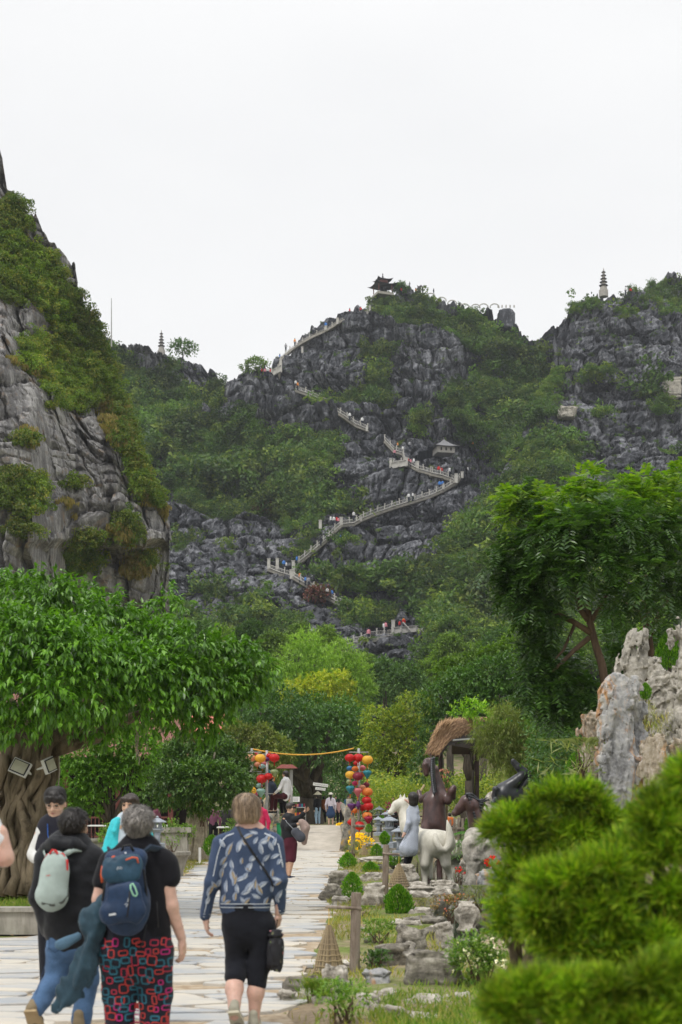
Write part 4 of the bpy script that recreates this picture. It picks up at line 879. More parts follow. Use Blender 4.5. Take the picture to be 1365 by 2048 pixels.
brp([(1186, 1268), (1150, 1245), (1110, 1225), (1080, 1195), (1050, 1150)], (.055, .025)); brp([(1178, 1240), (1162, 1220), (1155, 1190), (1140, 1130)], (.06, .03)); brp([(1178, 1250), (1200, 1215), (1225, 1170)], (.05, .02))
brp([(1180, 1275), (1150, 1300), (1120, 1330), (1105, 1345)], (.05, .02)); brp([(1150, 1250), (1128, 1300), (1110, 1320)], (.03, .015)); brp([(1300, 1420, 1), (1300, 1300, 1), (1293, 1240, 1), (1290, 1150, 1)], (.10, .05)); brp([(1298, 1270, 1), (1320, 1230, 1), (1345, 1180, 1)], (.07, .03)); brp([(1295, 1250, 1), (1270, 1215, 1), (1240, 1200, 1)], (.05, .02))
mb.obj('trunk', M_barkr, rt, smooth=True)
# ---- small clipped fig with a pale fluted trunk ----
Yf = 37.0; fb = G(392, 1722)
fb = Vector((P(392, 1722, 38.5).x, 38.5, 0)); Lf = lob(38.5, [(340, 1520, 34, 0), (385, 1500, 36, 0), (430, 1505, 36, 0), (468, 1520, 28, 0), (315, 1560, 26, 0), (350, 1570, 40, -1), (400, 1560, 44, -1.2), (450, 1565, 40, -1), (484, 1562, 20, 0), (330, 1595, 22, 0), (375, 1605, 22, -.6), (420, 1600, 26, -.8), (465, 1598, 22, -.4), (486, 1542, 16, 0), (300, 1590, 16, 0), (360, 1520, 34, 1.2), (440, 1530, 40, 1.2)])
ft = thing('fig_tree', fb, 'small round crowned fig tree with pale fluted trunk on the grass behind the stone basin', 'tree')
V, Fa = crown_geo(Lf, 4200, 6, .13, .06, droop=.35, up=.25, inner=.2, twig=.8); npobj('crown', V-np.array(fb), Fa, M_ficus, ft, smooth=False)
mb = MB()
for i in range(15):
    a = 2*PI*i/15; pts, rr = wig((math.cos(a)*.30, math.sin(a)*.28, -.08), (math.cos(a+.6)*.18, math.sin(a+.6)*.16, 1.5+rnd.uniform(0, .3)), 6, .04, .085, .05); mb.tube(pts, rr, 6)
mb.tube([(0, 0, -.1), (0, 0, .6), (0, 0, 1.6)], [.30, .2, .17], 10)
for q in Lf[:9]: pts, rr = wig((0, 0, 1.4), Vector(q[:3])-fb, 5, .1, .09, .03); mb.tube(pts, rr, 6)
mb.obj('trunk', simple('pale_fig_bark', (.42, .37, .28), .9, .35, 9, .8, .02), ft, smooth=True)
# ---- middle distance trees ----
def tr(name, label, Y, base, L, leaf, mat, bm_, tr_, n, per, z0=.3, cat='tree', **k):
    b = P(base, 1600, Y); b.z = z0; return tree(name, label, cat, b, lob(Y, L, 1.0), leaf, mat, bm_, tr_, n, per, **k)
tr('willow_tree', 'light green airy tree rising in two soft domes below the stairs, left dome', 88, 610, [(612, 1290, 26), (600, 1325, 40), (630, 1330, 40), (585, 1370, 44), (625, 1380, 50), (600, 1420, 50), (570, 1400, 30), (650, 1400, 36)], (.30, .075), M_willow, M_barkd, .25, 2600, 7, droop=.2, up=.35)
tr('willow_tree', 'light green airy tree, right dome of the pair below the stairs', 90, 690, [(682, 1310, 24), (676, 1345, 36), (705, 1350, 34), (665, 1385, 38), (700, 1395, 42), (725, 1380, 20), (690, 1430, 44)], (.30, .075), M_willow, M_barkd, .25, 2200, 7, droop=.2, up=.35)
tr('yellowing_tree', 'tree with yellow green crown in front of the two light green domes', 80, 640, [(600, 1385, 26), (640, 1372, 26), (680, 1368, 24), (575, 1400, 22), (625, 1400, 32), (665, 1398, 32), (600, 1420, 26), (650, 1425, 30), (690, 1410, 18)], (.22, .10), M_yel, M_barkd, .2, 1900, 6, up=.35)
tr('banyan_tree', 'large dark banyan over the far end of the bridge, its shade nearly black', 78, 620, [(520, 1420, 44), (560, 1415, 40), (620, 1430, 42), (680, 1430, 40), (540, 1455, 50, -2), (600, 1455, 52, -3), (660, 1455, 48, -2), (700, 1450, 34, -1), (500, 1465, 40, -1), (570, 1485, 44, -3), (640, 1485, 46, -3), (690, 1490, 30, -1), (740, 1500, 26, 0), (480, 1440, 30, 0), (540, 1500, 36, 1), (620, 1510, 40, 2), (680, 1510, 36, 2), (570, 1530, 30, 3), (720, 1470, 26)], (.24, .11), M_mid, M_barkd, .7, 4600, 6, fork=.3, inner=.3)
tr('bushy_tree', 'grey green bushy tree just left behind the left lantern poles', 58, 520, [(470, 1475, 30), (520, 1480, 30), (555, 1500, 26), (500, 1510, 34), (545, 1530, 26), (450, 1500, 24), (570, 1520, 16), (530, 1555, 22), (495, 1550, 24)], (.16, .07), M_cas, M_barkd, .15, 2200, 6, up=.3)
tr('leafy_tree', 'dense tree with mottled yellow green crown right of the lantern pole', 66, 790, [(750, 1440, 26), (760, 1480, 34), (800, 1450, 34), (830, 1420, 36), (800, 1500, 40), (750, 1530, 30), (790, 1545, 36), (830, 1480, 40), (840, 1530, 34), (735, 1510, 20), (820, 1570, 26), (770, 1570, 24)], (.17, .08), leafmat('mottled_tree_leaves', [(.08, .14, .035), (.13, .20, .045), (.24, .29, .05), (.09, .15, .04), (.34, .33, .07)], .35, .5, .3, .4, .3), M_barkd, .2, 3000, 6, up=.3)
tr('evergreen_tree', 'dark glossy evergreen behind the thatched roof, its crown reaching right', 52, 930, [(880, 1400, 34), (930, 1375, 40), (985, 1350, 36), (1030, 1340, 34), (900, 1440, 36), (950, 1420, 44), (1000, 1400, 44), (1040, 1390, 36), (870, 1460, 28), (1060, 1420, 34), (980, 1450, 40), (860, 1500, 24), (850, 1540, 24), (1030, 1450, 34)], (.17, .075), M_mid, M_barkd, .2, 3600, 6, up=.35)
tr('evergreen_tree', 'fresh green tree top between the thatched roof and the shade tree', 60, 960, [(900, 1350, 28), (940, 1335, 26), (980, 1322, 24), (1010, 1310, 24), (1050, 1320, 30), (920, 1370, 26), (1080, 1350, 30)], (.2, .08), leafmat('fresh_tree_leaves', [(.05, .11, .02), (.09, .17, .03), (.13, .22, .03)], .35, .45, .4, .3, .3), M_barkd, .2, 1700, 6, up=.4)
tr('casuarina_tree', 'feathery olive green tree hanging behind the black horse', 36, 1090, [(1010, 1440, 24), (1050, 1470, 36), (1000, 1490, 34), (1100, 1460, 40), (1060, 1510, 40), (1120, 1510, 40), (1010, 1530, 22), (1090, 1545, 30), (1150, 1470, 34), (1150, 1530, 30), (970, 1470, 16)], (.17, .016), M_cas, M_barkd, .1, 5200, 8, droop=.35, up=.2, z0=1.0)
tr('mango_tree', 'bright yellow green sprig growing over the thatched roof ridge', 39, 950, [(925, 1425, 14), (945, 1418, 14), (965, 1432, 12), (935, 1438, 12)], (.14, .055), M_bri, M_barkd, .05, 130, 6, z0=1.2)
tr('roadside_tree', 'round bright green tree behind the banyan trunk and the fig', 34, 230, [(170, 1500, 40), (230, 1480, 40), (280, 1500, 34), (150, 1560, 34), (200, 1550, 38), (250, 1550, 30), (140, 1610, 24), (185, 1600, 24)], (.12, .05), leafmat('bright_roadside_leaves', [(.05, .13, .02), (.09, .20, .025), (.14, .27, .04)], .4, .4, .5, .5, .25), M_barkd, .12, 2600, 6, z0=0)
tr('courtyard_tree', 'dim tree in the courtyard behind the restaurant roof', 62, 300, [(160, 1440, 50), (240, 1440, 50), (320, 1450, 44), (390, 1410, 24), (430, 1425, 30), (290, 1490, 40), (200, 1500, 40), (450, 1450, 20)], (.2, .09), M_mid, M_barkd, .2, 2200, 6)
# wood at the foot of the mountain: single trees with their own crowns
FW = [(350, 1300, 42, 1), (400, 1275, 38, 0), (455, 1285, 40, 2), (500, 1270, 36, 0), (545, 1290, 30, 1), (520, 1320, 36, 2), (470, 1330, 40, 0), (560, 1345, 30, 2), (770, 1345, 36, 0), (810, 1355, 40, 0), (850, 1350, 34, 1), (770, 1385, 36, 0), (815, 1400, 40, 1), (728, 1330, 24, 2), (880, 1330, 34, 2), (900, 1290, 26, 1), (1000, 1290, 40, 0), (950, 1310, 30, 1), (850, 1400, 30, 2), (905, 1345, 22, 2), (705, 1330, 20, 2), (300, 1290, 40, 0), (250, 1300, 40, 1), (1050, 1270, 40, 2), (1100, 1290, 40, 0), (1160, 1270, 44, 1), (1230, 1260, 44, 0), (1310, 1270, 50, 2), (650, 1280, 34, 2), (600, 1270, 26, 1)]
FM = [leafmat('foothill_leaves', [(.03, .075, .03), (.055, .115, .04), (.08, .15, .05)], .3, .45, .3, .1, .3), leafmat('foothill_green_leaves', [(.06, .12, .035), (.10, .17, .045), (.14, .21, .055)], .3, .5, .3, .1, .3), leafmat('foothill_fresh_leaves', [(.08, .15, .04), (.13, .22, .05), (.18, .26, .07)], .35, .5, .3, .1, .3)]
FN = ['dark', 'mid green', 'fresh green']
FP = ['below the left cliff foot', 'left of the stairs foot', 'above the banyan crown', 'between the banyan tip and the stairs', 'left of the light green domes', 'behind the banyan tip', 'low above the banyan tip', 'at the left shoulder of the light domes', 'right of the right light dome', 'below the stair landing', 'under the grey rock wall', 'lower right of the light domes', 'above the lantern pole trees', 'touching the stairs foot', 'above the thatched roof', 'right of the lowest landing', 'left of the shade tree', 'beneath the broken wall', 'over the thatch tree', 'on the slope by the lowest rail', 'on the slope left of the lowest rail', 'partly behind the banyan top', 'hidden mostly by the banyan', 'behind the shade tree trunk', 'behind the shade tree fork', 'seen through the shade tree', 'behind the highest standing stone', 'at the right edge behind the stones', 'above the left light dome', 'above and left of the light domes']
for i, (px_, py_, r, m) in enumerate(FW):
    Yw = 128+rnd.uniform(-8, 10); L = [(px_, py_, r*.62), (px_-r*.5, py_+r*.25, r*.5), (px_+r*.5, py_+r*.3, r*.5), (px_+rnd.uniform(-.3, .3)*r, py_-r*.35, r*.4), (px_, py_+r*.6, r*.6)]
    tr('foothill_tree', f'{FN[m]} tree {FP[i]}', Yw, px_, L, (.34, .17), FM[m], M_barkd, .3, 620, 5, z0=2.0, group='trees at the foot of the mountain', nb=2, up=.4)
# ================= figure tools =================
class Fig:
    """a figure standing at (px, distance Y); landmark coordinates are read off in photo pixels and turned into metres"""
    def __init__(s, px, Y, label, z=0.0, cat='person', group=None, name='person'):
        s.Y = Y; b = P(px, HOR, Y); s.b = Vector((b.x, Y, z)); s.o = thing(name, s.b, label, cat, group); s.u = Y/FPX
    def p(s, px, py, dy=0.0):
        q = P(px, py, s.Y)-s.b; q.y += dy; return q
    def r(s, n): return n*s.u
    def cap(s, a, b, ra, rb, k=None, sq=None):
        t = ['c', s.p(*a), s.p(*b), s.r(ra), s.r(rb), k]; 
        if sq: t.append(sq)
        return tuple(t)
    def sdf(s, name, prims, mat, h=.011, k=.03, fn=None, parent=None): return sdf(name, prims, mat, parent or s.o, h, k, fn)
def bvh_of(o):
    me = o.data; return BVHTree.FromPolygons([v.co[:] for v in me.vertices], [tuple(f.vertices) for f in me.polygons])
def stick(bv, x, z, off=.0025, side=-1, y0=3.0):
    """put a print point on the cloth: from behind (side=-1) along Y"""
    h, n, i, d = bv.ray_cast(Vector((x, side*y0, z)), Vector((0, -side, 0)))
    if h is None:
        h, n, i, d = bv.find_nearest(Vector((x, 0, z)))
    if n.y*side < 0 and False: n = -n
    return h+n*off
def print_leaf(mb, bv, c, ang, L, w, off=.0025, m=0, side=-1):
    n = 7; v = []
    for i in range(n):
        t = i/(n-1); ww = w*.5*math.sin(min(1, t*1.08+.04)*PI)**.75
        for s in (-1, 0, 1):
            a = (t-.5)*L; b = s*ww+.12*L*math.sin(t*PI)*.35; x = c[0]+a*math.cos(ang)-b*math.sin(ang); z = c[1]+a*math.sin(ang)+b*math.cos(ang); v.append(stick(bv, x, z, off, side))
    f = []
    for i in range(n-1):
        for j in range(2): q = i*3+j; f.append((q, q+3, q+4, q+1))
    mb.add(v, f, m)
def print_strip(mb, bv, pts, w, off=.003, m=0, side=-1, closed=False):
    P_ = [Vector((a, 0, b)) for a, b in pts]; n = len(P_); v = []
    for i in range(n):
        a = P_[(i-1) % n] if (closed or i > 0) else P_[i]; b = P_[(i+1) % n] if (closed or i < n-1) else P_[i]; t = (b-a).normalized(); nn = Vector((-t.z, 0, t.x))
        for s in (-1, 1): q = P_[i]+nn*w*.5*s; v.append(stick(bv, q.x, q.z, off, side))
    f = [(2*i, 2*i+1, (2*i+3) % (2*n), (2*i+2) % (2*n)) for i in range(n if closed else n-1)]; mb.add(v, f, m)
def print_ring(mb, bv, c, w, h, th, ang, off=.003, m=0, side=-1):
    pts = []
    for k in range(20):
        a = 2*PI*k/20; x = math.copysign(abs(math.cos(a))**.45, math.cos(a))*w/2; z = math.copysign(abs(math.sin(a))**.45, math.sin(a))*h/2
        pts.append((c[0]+x*math.cos(ang)-z*math.sin(ang), c[1]+x*math.sin(ang)+z*math.cos(ang)))
    print_strip(mb, bv, pts, th, off, m, side, True)
def hair_strips(name, parent, mat, T, M, n, rad, phi0=8, phi1=105, drop=.05, w=.006, wav=.006, part=0.0, short=False, back=(-.012, .025), front_cut=None, seed=1):
    """ribbons of hair lying on the skull ellipsoid; front_cut: keep strands off the face (angle from the nose, degrees)"""
    r0 = np.random.default_rng(seed); V = []; Fa = []; c0 = np.array([0, back[0], back[1]]); K = 8
    for i in range(n):
        az = r0.uniform(0, 2*PI); face = abs(((az-PI/2+PI) % (2*PI))-PI)
        if short:
            p0 = r0.uniform(4, phi1); ln = r0.uniform(14, 34); ph = np.radians(p0+np.linspace(0, ln, K)); az_ = az+r0.normal()*.06+np.linspace(0, r0.normal()*.25, K)
        else:
            e = phi1*r0.uniform(.75, 1.0); ph = np.radians(np.linspace(phi0*r0.uniform(0, 1.5), e, K)); az_ = az+np.linspace(0, r0.normal()*.22, K)
        lim = PI if front_cut is None else None
        if front_cut is not None and face < math.radians(front_cut):
            mxp = math.radians(62+r0.uniform(-6, 10)); ph = np.minimum(ph, mxp) if not short else ph
            if short and ph[0] > mxp: continue
        off = r0.uniform(.0, .014); lift = (np.sin(np.linspace(0, PI, K))*.004 if not short else np.linspace(0, r0.uniform(.003, .016), K))
        R_ = np.array(rad)+off
        X = np.stack([np.sin(ph)*np.cos(az_)*(R_[0]+lift), np.sin(ph)*np.sin(az_)*(R_[1]+lift), np.cos(ph)*(R_[2]+lift)], 1)
        if not short and drop:
            d = np.clip(np.linspace(-1.2, 1, K), 0, 1)**1.2*drop*r0.uniform(.2, 1.35); X[:, 2] -= d; X[:, :2] *= (1+d*r0.uniform(-7, 1.2))[:, None]
        X[:, 0] += np.sin(np.linspace(0, 3, K)+r0.uniform(0, 6))*wav; X[:, 1] += np.cos(np.linspace(0, 3, K)+r0.uniform(0, 6))*wav; X += c0
        t = np.gradient(X, axis=0); nrm = X-c0; s = np.cross(t, nrm); s /= (np.linalg.norm(s, axis=1, keepdims=True)+1e-9); ww = w*r0.uniform(.6, 1.4)*np.linspace(1, .35, K)[:, None]
        o = len(V)*1; a = X+s*ww*.5; b = X-s*ww*.5; V.append(np.stack([a, b], 1).reshape(-1, 3))
    nn = len(V); V = np.concatenate(V); V = np.array([T(*q) for q in V]); b = np.arange(nn)[:, None, None]*2*K+np.arange(K-1)[None, :, None]*2+np.array([0, 1, 3, 2])[None, None]
    return npobj(name, V, b.reshape(-1, 4), mat, parent, smooth=True)
def eyes(f, T, dark=(.02, .015, .01), glasses=None, mouth=(.32, .12, .10), brow=True, s=1.0):
    mb = MB()
    for sx in (-1, 1): V, Fa = ico(2); mb.add([T(sx*.031+v[0]*.0145, .0795+v[1]*.0125, .008+v[2]*.0095) for v in V], Fa.tolist(), 0)
    mb.obj('eyes', [simple('eye_dark', dark, .2) if 'eye_dark' not in bpy.data.materials else bpy.data.materials['eye_dark']], f.o, smooth=True)
    mb = MB()
    if brow:
        for sx in (-1, 1): mb.tube([T(sx*.014, .092, .033), T(sx*.032, .089, .038), T(sx*.050, .077, .031)], [.0035, .0042, .0025], 5)
        mb.obj('eyebrows', bpy.data.materials['hair_black'], f.o, smooth=True)
    mb = MB(); mb.tube([T(-.024, .085, -.058), T(0, .0965, -.057), T(.024, .085, -.058)], [.0025, .0055, .0025], 6).obj('mouth', bpy.data.materials.get('lip') or simple('lip', mouth, .5), f.o, smooth=True)
def shoe(f, name, heel, toe, up, mat, smat, wid=.048, hgt=.075):
    heel = Vector(heel); toe = Vector(toe); up = Vector(up).normalized(); d = (toe-heel).normalized(); a = heel+up*.035; pr = [('c', a, heel+d*.16+up*.035, wid*.72, wid*.85, .02), ('c', heel+d*.16+up*.03, toe-d*.04+up*.022, wid*.86, wid*.62, .02), ('c', a+up*.01, a+up*(hgt-.01), wid*.72, wid*.66, .02)]
    f.sdf(name, pr, mat, .008, .02)
    s = d.cross(up).normalized(); mb = MB(); v = []; pr_ = [(0, .55), (.02, .8), (.25, .85), (.55, 1.0), (.8, 1.0), (.95, .75), (1.0, .4)]; L = (toe-heel).length
    for z in (-.012, .014):
        for t, w_ in pr_: v.append(heel+d*(L*t-.02)+s*wid*w_+up*z)
        for t, w_ in pr_[::-1]: v.append(heel+d*(L*t-.02)-s*wid*w_+up*z)
    n = 14; mb.add(v, [tuple(range(n))[::-1], tuple(range(n, 2*n))]+[(i, (i+1) % n, n+(i+1) % n, n+i) for i in range(n)]).obj('sole', smat, f.o)
hb = hairmat('hair_black', (.006, .005, .005), (.035, .028, .024)); hbr = hairmat('hair_brown_streaked', (.045, .026, .015), (.50, .36, .23)); hgr = hairmat('hair_grey', (.06, .055, .05), (.36, .33, .30)); hdb = hairmat('hair_dark_brown', (.012, .008, .006), (.06, .035, .022))
SK_f = skinmat('fair_skin', (.62, .39, .31)); SK_t = skinmat('tan_skin', (.50, .31, .21)); SK_m = skinmat('light_tan_skin', (.56, .36, .26))
# ================= three walkers seen from behind, nearest to the camera =================
# ---- woman in the leaf print jacket ----
f = Fig(500, 10.3, 'woman walking away in a navy leaf print jacket and black cropped trousers'); p = f.p; c = f.cap
T3c = p(494, 1624, 0); hp, T, M = head_prims(T3c, .12, -.05, 1.0)
lw = p(411, 1838, .03); rw = p(557, 1830, .03)
body = hp+[c((497, 1645), (500, 1668), 14, 16), c((500, 1680), (500, 1800), 40, 36, None, (1, .6, 1)), c((462, 1688), (535, 1688), 14, 14), c((442, 1690), (424, 1765, -.02), 12, 10), c((424, 1765, -.02), (411, 1838, .03), 10, 7.5),
  c((550, 1690), (561, 1760, -.03), 12, 10), c((561, 1760, -.03), (557, 1830, .03), 10, 7.5), c((475, 1845), (472, 1930, .04), 24, 16), c((472, 1930, .04), (471, 1975, -.10), 17, 17.5), c((471, 1975, -.10), (474, 2022, -.25), 17, 10),
  c((524, 1845), (518, 1940, .02), 24, 16), c((518, 1940), (512, 1985, -.01), 16.5, 17), c((512, 1985, -.01), (508, 2044, 0), 16, 9.5), c((508, 2040, 0), (508, 2050, .05), 9, 9)]
gl = join_geo([sdf_geo(body, .011, .028), sdf_geo(hand_prims(lw, (.08, .12, -1), (-.9, -.3, 0), (0.2, 1, 0), .92, .6), .0045, .01), sdf_geo(hand_prims(rw, (-.15, .1, -1), (.8, -.5, 0), (-.3, 1, 0), .92, 1.5), .0045, .01)])
npobj('body', gl[0], gl[1], SK_f, f.o)
M_navyj = cloth('navy_print_jersey', (.045, .068, .125), .85, .18)
jk = f.sdf('jacket', [c((500, 1672), (500, 1690), 26, 44, .03, (1, .62, 1)), c((500, 1692), (494, 1770), 50, 50, .03, (1, .55, 1)), c((494, 1770), (491, 1806), 51, 53, .03, (1, .55, 1)), c((456, 1682), (545, 1682), 17, 17), c((443, 1688), (424, 1765, -.02), 18, 15.5), c((424, 1765, -.02), (409, 1832, .03), 15.5, 11),
  c((551, 1688), (562, 1760, -.03), 18, 15), c((562, 1760, -.03), (560, 1822, .03), 15, 11)], M_navyj, .010, .03, folds(.012, 7, 4, (1, 1, .55)))
bj = bvh_of(jk); q = lambda a, b: (p(a, b).x, p(a, b).z)
mbl = MB()
LV = [(462, 1697, 62, 34, 10), (446, 1685, 120, 22, 9), (450, 1720, 50, 26, 8), (482, 1690, 70, 30, 11), (489, 1682, 110, 20, 8), (500, 1672, 20, 26, 9), (508, 1664, 160, 20, 8), (514, 1680, 60, 18, 7), (528, 1682, 200, 24, 12), (524, 1695, 100, 26, 10), (538, 1675, 60, 22, 9), (543, 1690, 110, 24, 9), (551, 1683, 70, 20, 8), (509, 1716, 30, 20, 11), (502, 1732, 60, 22, 12), (497, 1737, 140, 16, 8), (535, 1715, 45, 22, 8), (526, 1730, 80, 18, 8), (553, 1712, 25, 22, 8), (560, 1722, 60, 16, 7), (468, 1748, 100, 28, 12), (473, 1758, 70, 26, 10), (488, 1756, 20, 30, 9), (494, 1750, 60, 18, 8), (477, 1775, 95, 22, 9), (473, 1790, 80, 22, 9), (503, 1772, 50, 36, 12), (496, 1783, 20, 24, 10), (512, 1765, 80, 26, 9), (520, 1775, 110, 30, 11), (528, 1768, 30, 24, 10), (513, 1790, 150, 22, 9), (496, 1800, 40, 24, 9), (487, 1797, 120, 16, 7), (446, 1743, 75, 28, 9), (452, 1730, 50, 18, 8), (440, 1765, 60, 22, 8), (424, 1778, 55, 30, 10), (430, 1768, 120, 18, 8), (455, 1770, 85, 30, 8), (450, 1795, 70, 20, 9), (458, 1803, 30, 18, 8), (552, 1756, 160, 26, 8), (558, 1765, 30, 20, 8), (546, 1745, 80, 20, 8), (561, 1788, 60, 24, 9), (555, 1797, 110, 18, 8), (546, 1775, 75, 20, 8), (418, 1800, 60, 20, 8), (534, 1800, 60, 18, 8), (466, 1727, 100, 22, 9), (486, 1720, 80, 16, 7)]
for x, y, a, L, w in LV:
    a_ = R(a); print_leaf(mbl, bj, q(x, y), a_, f.r(L), f.r(w), .002, 0); print_leaf(mbl, bj, q(x+1.5, y+.5), a_+.1, f.r(L*.75), f.r(w*.45), .0035, 1 if rnd.random() < .6 else 2)
    print_strip(mbl, bj, [q(x-L*.45*math.cos(a_), y+L*.45*math.sin(a_)), q(x, y-1), q(x+L*.45*math.cos(a_), y-L*.45*math.sin(a_))], .0022, .005, 3)
mbl.obj('leaf_print', [simple('print_grey', (.27, .32, .42), .9, .3, 90), simple('print_pale', (.50, .54, .60), .9, .2, 90), simple('print_ochre', (.42, .33, .20), .9, .2), M_navyj], f.o, kind='stuff')
M_rib = simple('grey_white_rib', (.50, .54, .60), .9, .2, 60); mb = MB()
for yy, w in ((1806, .006), (1813, .006)): print_strip(mb, bj, [q(a, yy+abs(a-490)*.02) for a in range(438, 547, 6)], w, .004)
print_strip(mb, bj, [q(447, 1680), q(437, 1710), q(430, 1745), q(420, 1785), q(410, 1825)], .006, .004); print_strip(mb, bj, [q(470, 1667), q(455, 1672), q(447, 1680)], .008, .003)
print_strip(mb, bj, [q(530, 1667), q(548, 1675), q(558, 1690), q(566, 1730), q(572, 1780)], .008, .003)
for a, b in ((1825, 1826), (1831, 1832)): print_strip(mb, bj, [q(400, a), q(409, b+2), q(420, b+3)], .005, .004); print_strip(mb, bj, [q(549, a-4), q(560, b-4), q(571, a-4)], .005, .004)
parts(mb, 'knit_trim', M_rib, f.o)
M_blkt = cloth('black_jersey', (.010, .011, .016), .9, .3)
f.sdf('trousers', [c((492, 1808), (494, 1850), 47, 49, .03, (1, .62, 1)), c((473, 1850), (473, 1925, .04), 27, 22), c((473, 1925, .04), (471, 1953, -.05), 22, 21), c((525, 1850), (519, 1930, .02), 27, 22), c((519, 1930, .02), (515, 1966, -.0), 22, 19.5)], M_blkt, .010, .028, folds(.008, 9, 14, (1, 1, 1.6)))
f.sdf('scalp_hair', [('e', T(0, -.018, .022), (.088, .105, .095), .02), ('e', T(-.03, -.03, -.035), (.065, .075, .06), .03), ('e', T(.03, -.03, -.035), (.065, .075, .06), .03)], hbr, .008, .02, lambda pp: .007*fbm(pp*np.array([45, 45, 9]), 3, 3))
hair_strips('hair', f.o, hbr, T, M, 1500, (.091, .106, .098), drop=.07, wav=.013, w=.006, front_cut=50, seed=3)
shoe(f, 'shoe', p(474, 2014, -.30), p(480, 2052, -.08), (0, .75, .45), simple('grey_shoe', (.34, .32, .25), .8), simple('pale_sole', (.52, .48, .36), .8))
shoe(f, 'shoe', p(508, 2054, -.06), p(508, 2052, .19), (0, 0, 1), bpy.data.materials['grey_shoe'], bpy.data.materials['pale_sole'])
# thin strap across the back belongs to a small bag worn in front
st = thing('shoulder_strap', f.b, 'thin black crossbody strap running over the leaf print jacket', 'strap'); mb = MB(); print_strip(mb, bj, [q(477, 1655), q(485, 1670), q(500, 1693), q(515, 1716), q(532, 1742), q(545, 1762), q(548, 1772)], .016, .009); mb.obj('strap_band', M_blk, st)
# floral bag in her right hand
bg_ = thing('bottle_bag', P(551, 1945, 10.25), 'black cylindrical drawstring bag printed with flowers, held in the right hand', 'bag'); M_flo = NT('floral_fabric'); co = M_flo.coord()
vo = M_flo.n('ShaderNodeTexVoronoi'); M_flo.l(co, vo.inputs['Vector']); vo.inputs['Scale'].default_value = 22; n_ = M_flo.noise(co, 30, 3, .6, 1.5)
M_flo.base(M_flo.mix(M_flo.ramp(M_flo.math('ADD', vo.outputs['Distance'], M_flo.math('MULTIPLY', n_, .5)), [(.42, (1, 1, 1)), (.5, (0, 0, 0))]), (.012, .012, .016), M_flo.ramp(M_flo.math('FRACT', M_flo.math('MULTIPLY', vo.outputs['Color'], 7.0)), [(0, (.45, .04, .05)), (.25, (.55, .25, .28)), (.5, (.10, .18, .05)), (.7, (.30, .32, .10)), (1, (.06, .10, .25))]))); M_flo.rough(.6)
u = 10.25/FPX; V, Fa = rock_geo(37*u, 34*u, 74*u, 3, 4, sq=.6, ledge=0, under=0, lump=.03); npobj('bag_body', V, Fa, M_flo.m, bg_, smooth=True)
mb = MB(); mb.lathe([(14*u, 70*u), (18*u, 76*u), (12*u, 79*u), (15*u, 84*u), (8*u, 86*u)], 14); mb.obj('drawstring_top', M_flo.m, bg_, smooth=True); MB().tube([(0, 0, 84*u), (.01, .0, 96*u), (.015, 0, 106*u)], .004, 5).obj('cord', M_blk, bg_)
# ---- man in black hooded jacket and jeans ----
f = Fig(135, 9.9, 'man with black hair, black hooded jacket and blue jeans walking away on the left'); p = f.p; c = f.cap
hp, T, M = head_prims(p(150, 1652), -.55, 0, 1.0); rw = p(190, 1860, .1)
body = hp+[c((147, 1675), (145, 1695), 17, 18), c((140, 1710), (145, 1840), 40, 38, None, (1, .6, 1)), c((95, 1715), (80, 1790), 13, 11), c((80, 1790), (92, 1862, .05), 11, 9), c((185, 1715), (196, 1790), 13, 11), c((196, 1790), (192, 1850, .1), 11, 9), c((118, 1880), (112, 1950, .03), 24, 18), c((112, 1950, .03), (84, 2010, -.22), 17, 12), c((170, 1880), (172, 1960, .05), 24, 18), c((172, 1960, .05), (162, 2040, .02), 17, 12)]
gl = join_geo([sdf_geo(body, .012, .03), sdf_geo(hand_prims(p(92, 1866, .05), (.25, .2, -1), (-1, 0, 0), (0, 1, 0), 1.0, .7), .005, .01)]); npobj('body', gl[0], gl[1], SK_t, f.o)
M_bj = cloth('black_nylon', (.012, .013, .016), .55, .3); M_den = cloth('blue_denim', (.075, .15, .28), .85, .25, 90, c2=(.06, .11, .20))
f.sdf('jacket', [c((140, 1705), (140, 1740), 50, 56, .03, (1, .62, 1)), c((140, 1740), (146, 1850), 56, 53, .03, (1, .62, 1)), c((142, 1810), (143, 1862), 55, 56, .03, (1, .62, 1)), c((98, 1712), (187, 1712), 22, 22), c((92, 1722), (79, 1795), 24, 20), c((79, 1795), (92, 1862, .05), 20, 15), c((187, 1722), (197, 1790), 24, 20), c((197, 1790), (193, 1850, .08), 20, 15)], M_bj, .011, .03, folds(.016, 6, 24, (1, 1, 1.2)))
f.sdf('hood', [c((96, 1700, -.02), (118, 1686, -.10), 15, 16, .03), c((118, 1686, -.10), (150, 1688, -.11), 16, 15, .03), c((150, 1688, -.11), (176, 1702, -.02), 14, 11, .03), c((100, 1694, .02), (128, 1680, .02), 12, 13, .03)], M_bj, .009, .03, folds(.014, 14, 25))
jn = f.sdf('jeans', [c((143, 1850), (144, 1880), 46, 48, .03, (1, .62, 1)), c((120, 1880), (112, 1950, .03), 28, 23), c((112, 1950, .03), (86, 2010, -.22), 22, 18), c((170, 1880), (173, 1960, .05), 28, 23), c((173, 1960, .05), (162, 2044, .02), 22, 19)], M_den, .010, .028, folds(.014, 9, 34, (1, 1, 1.8)))
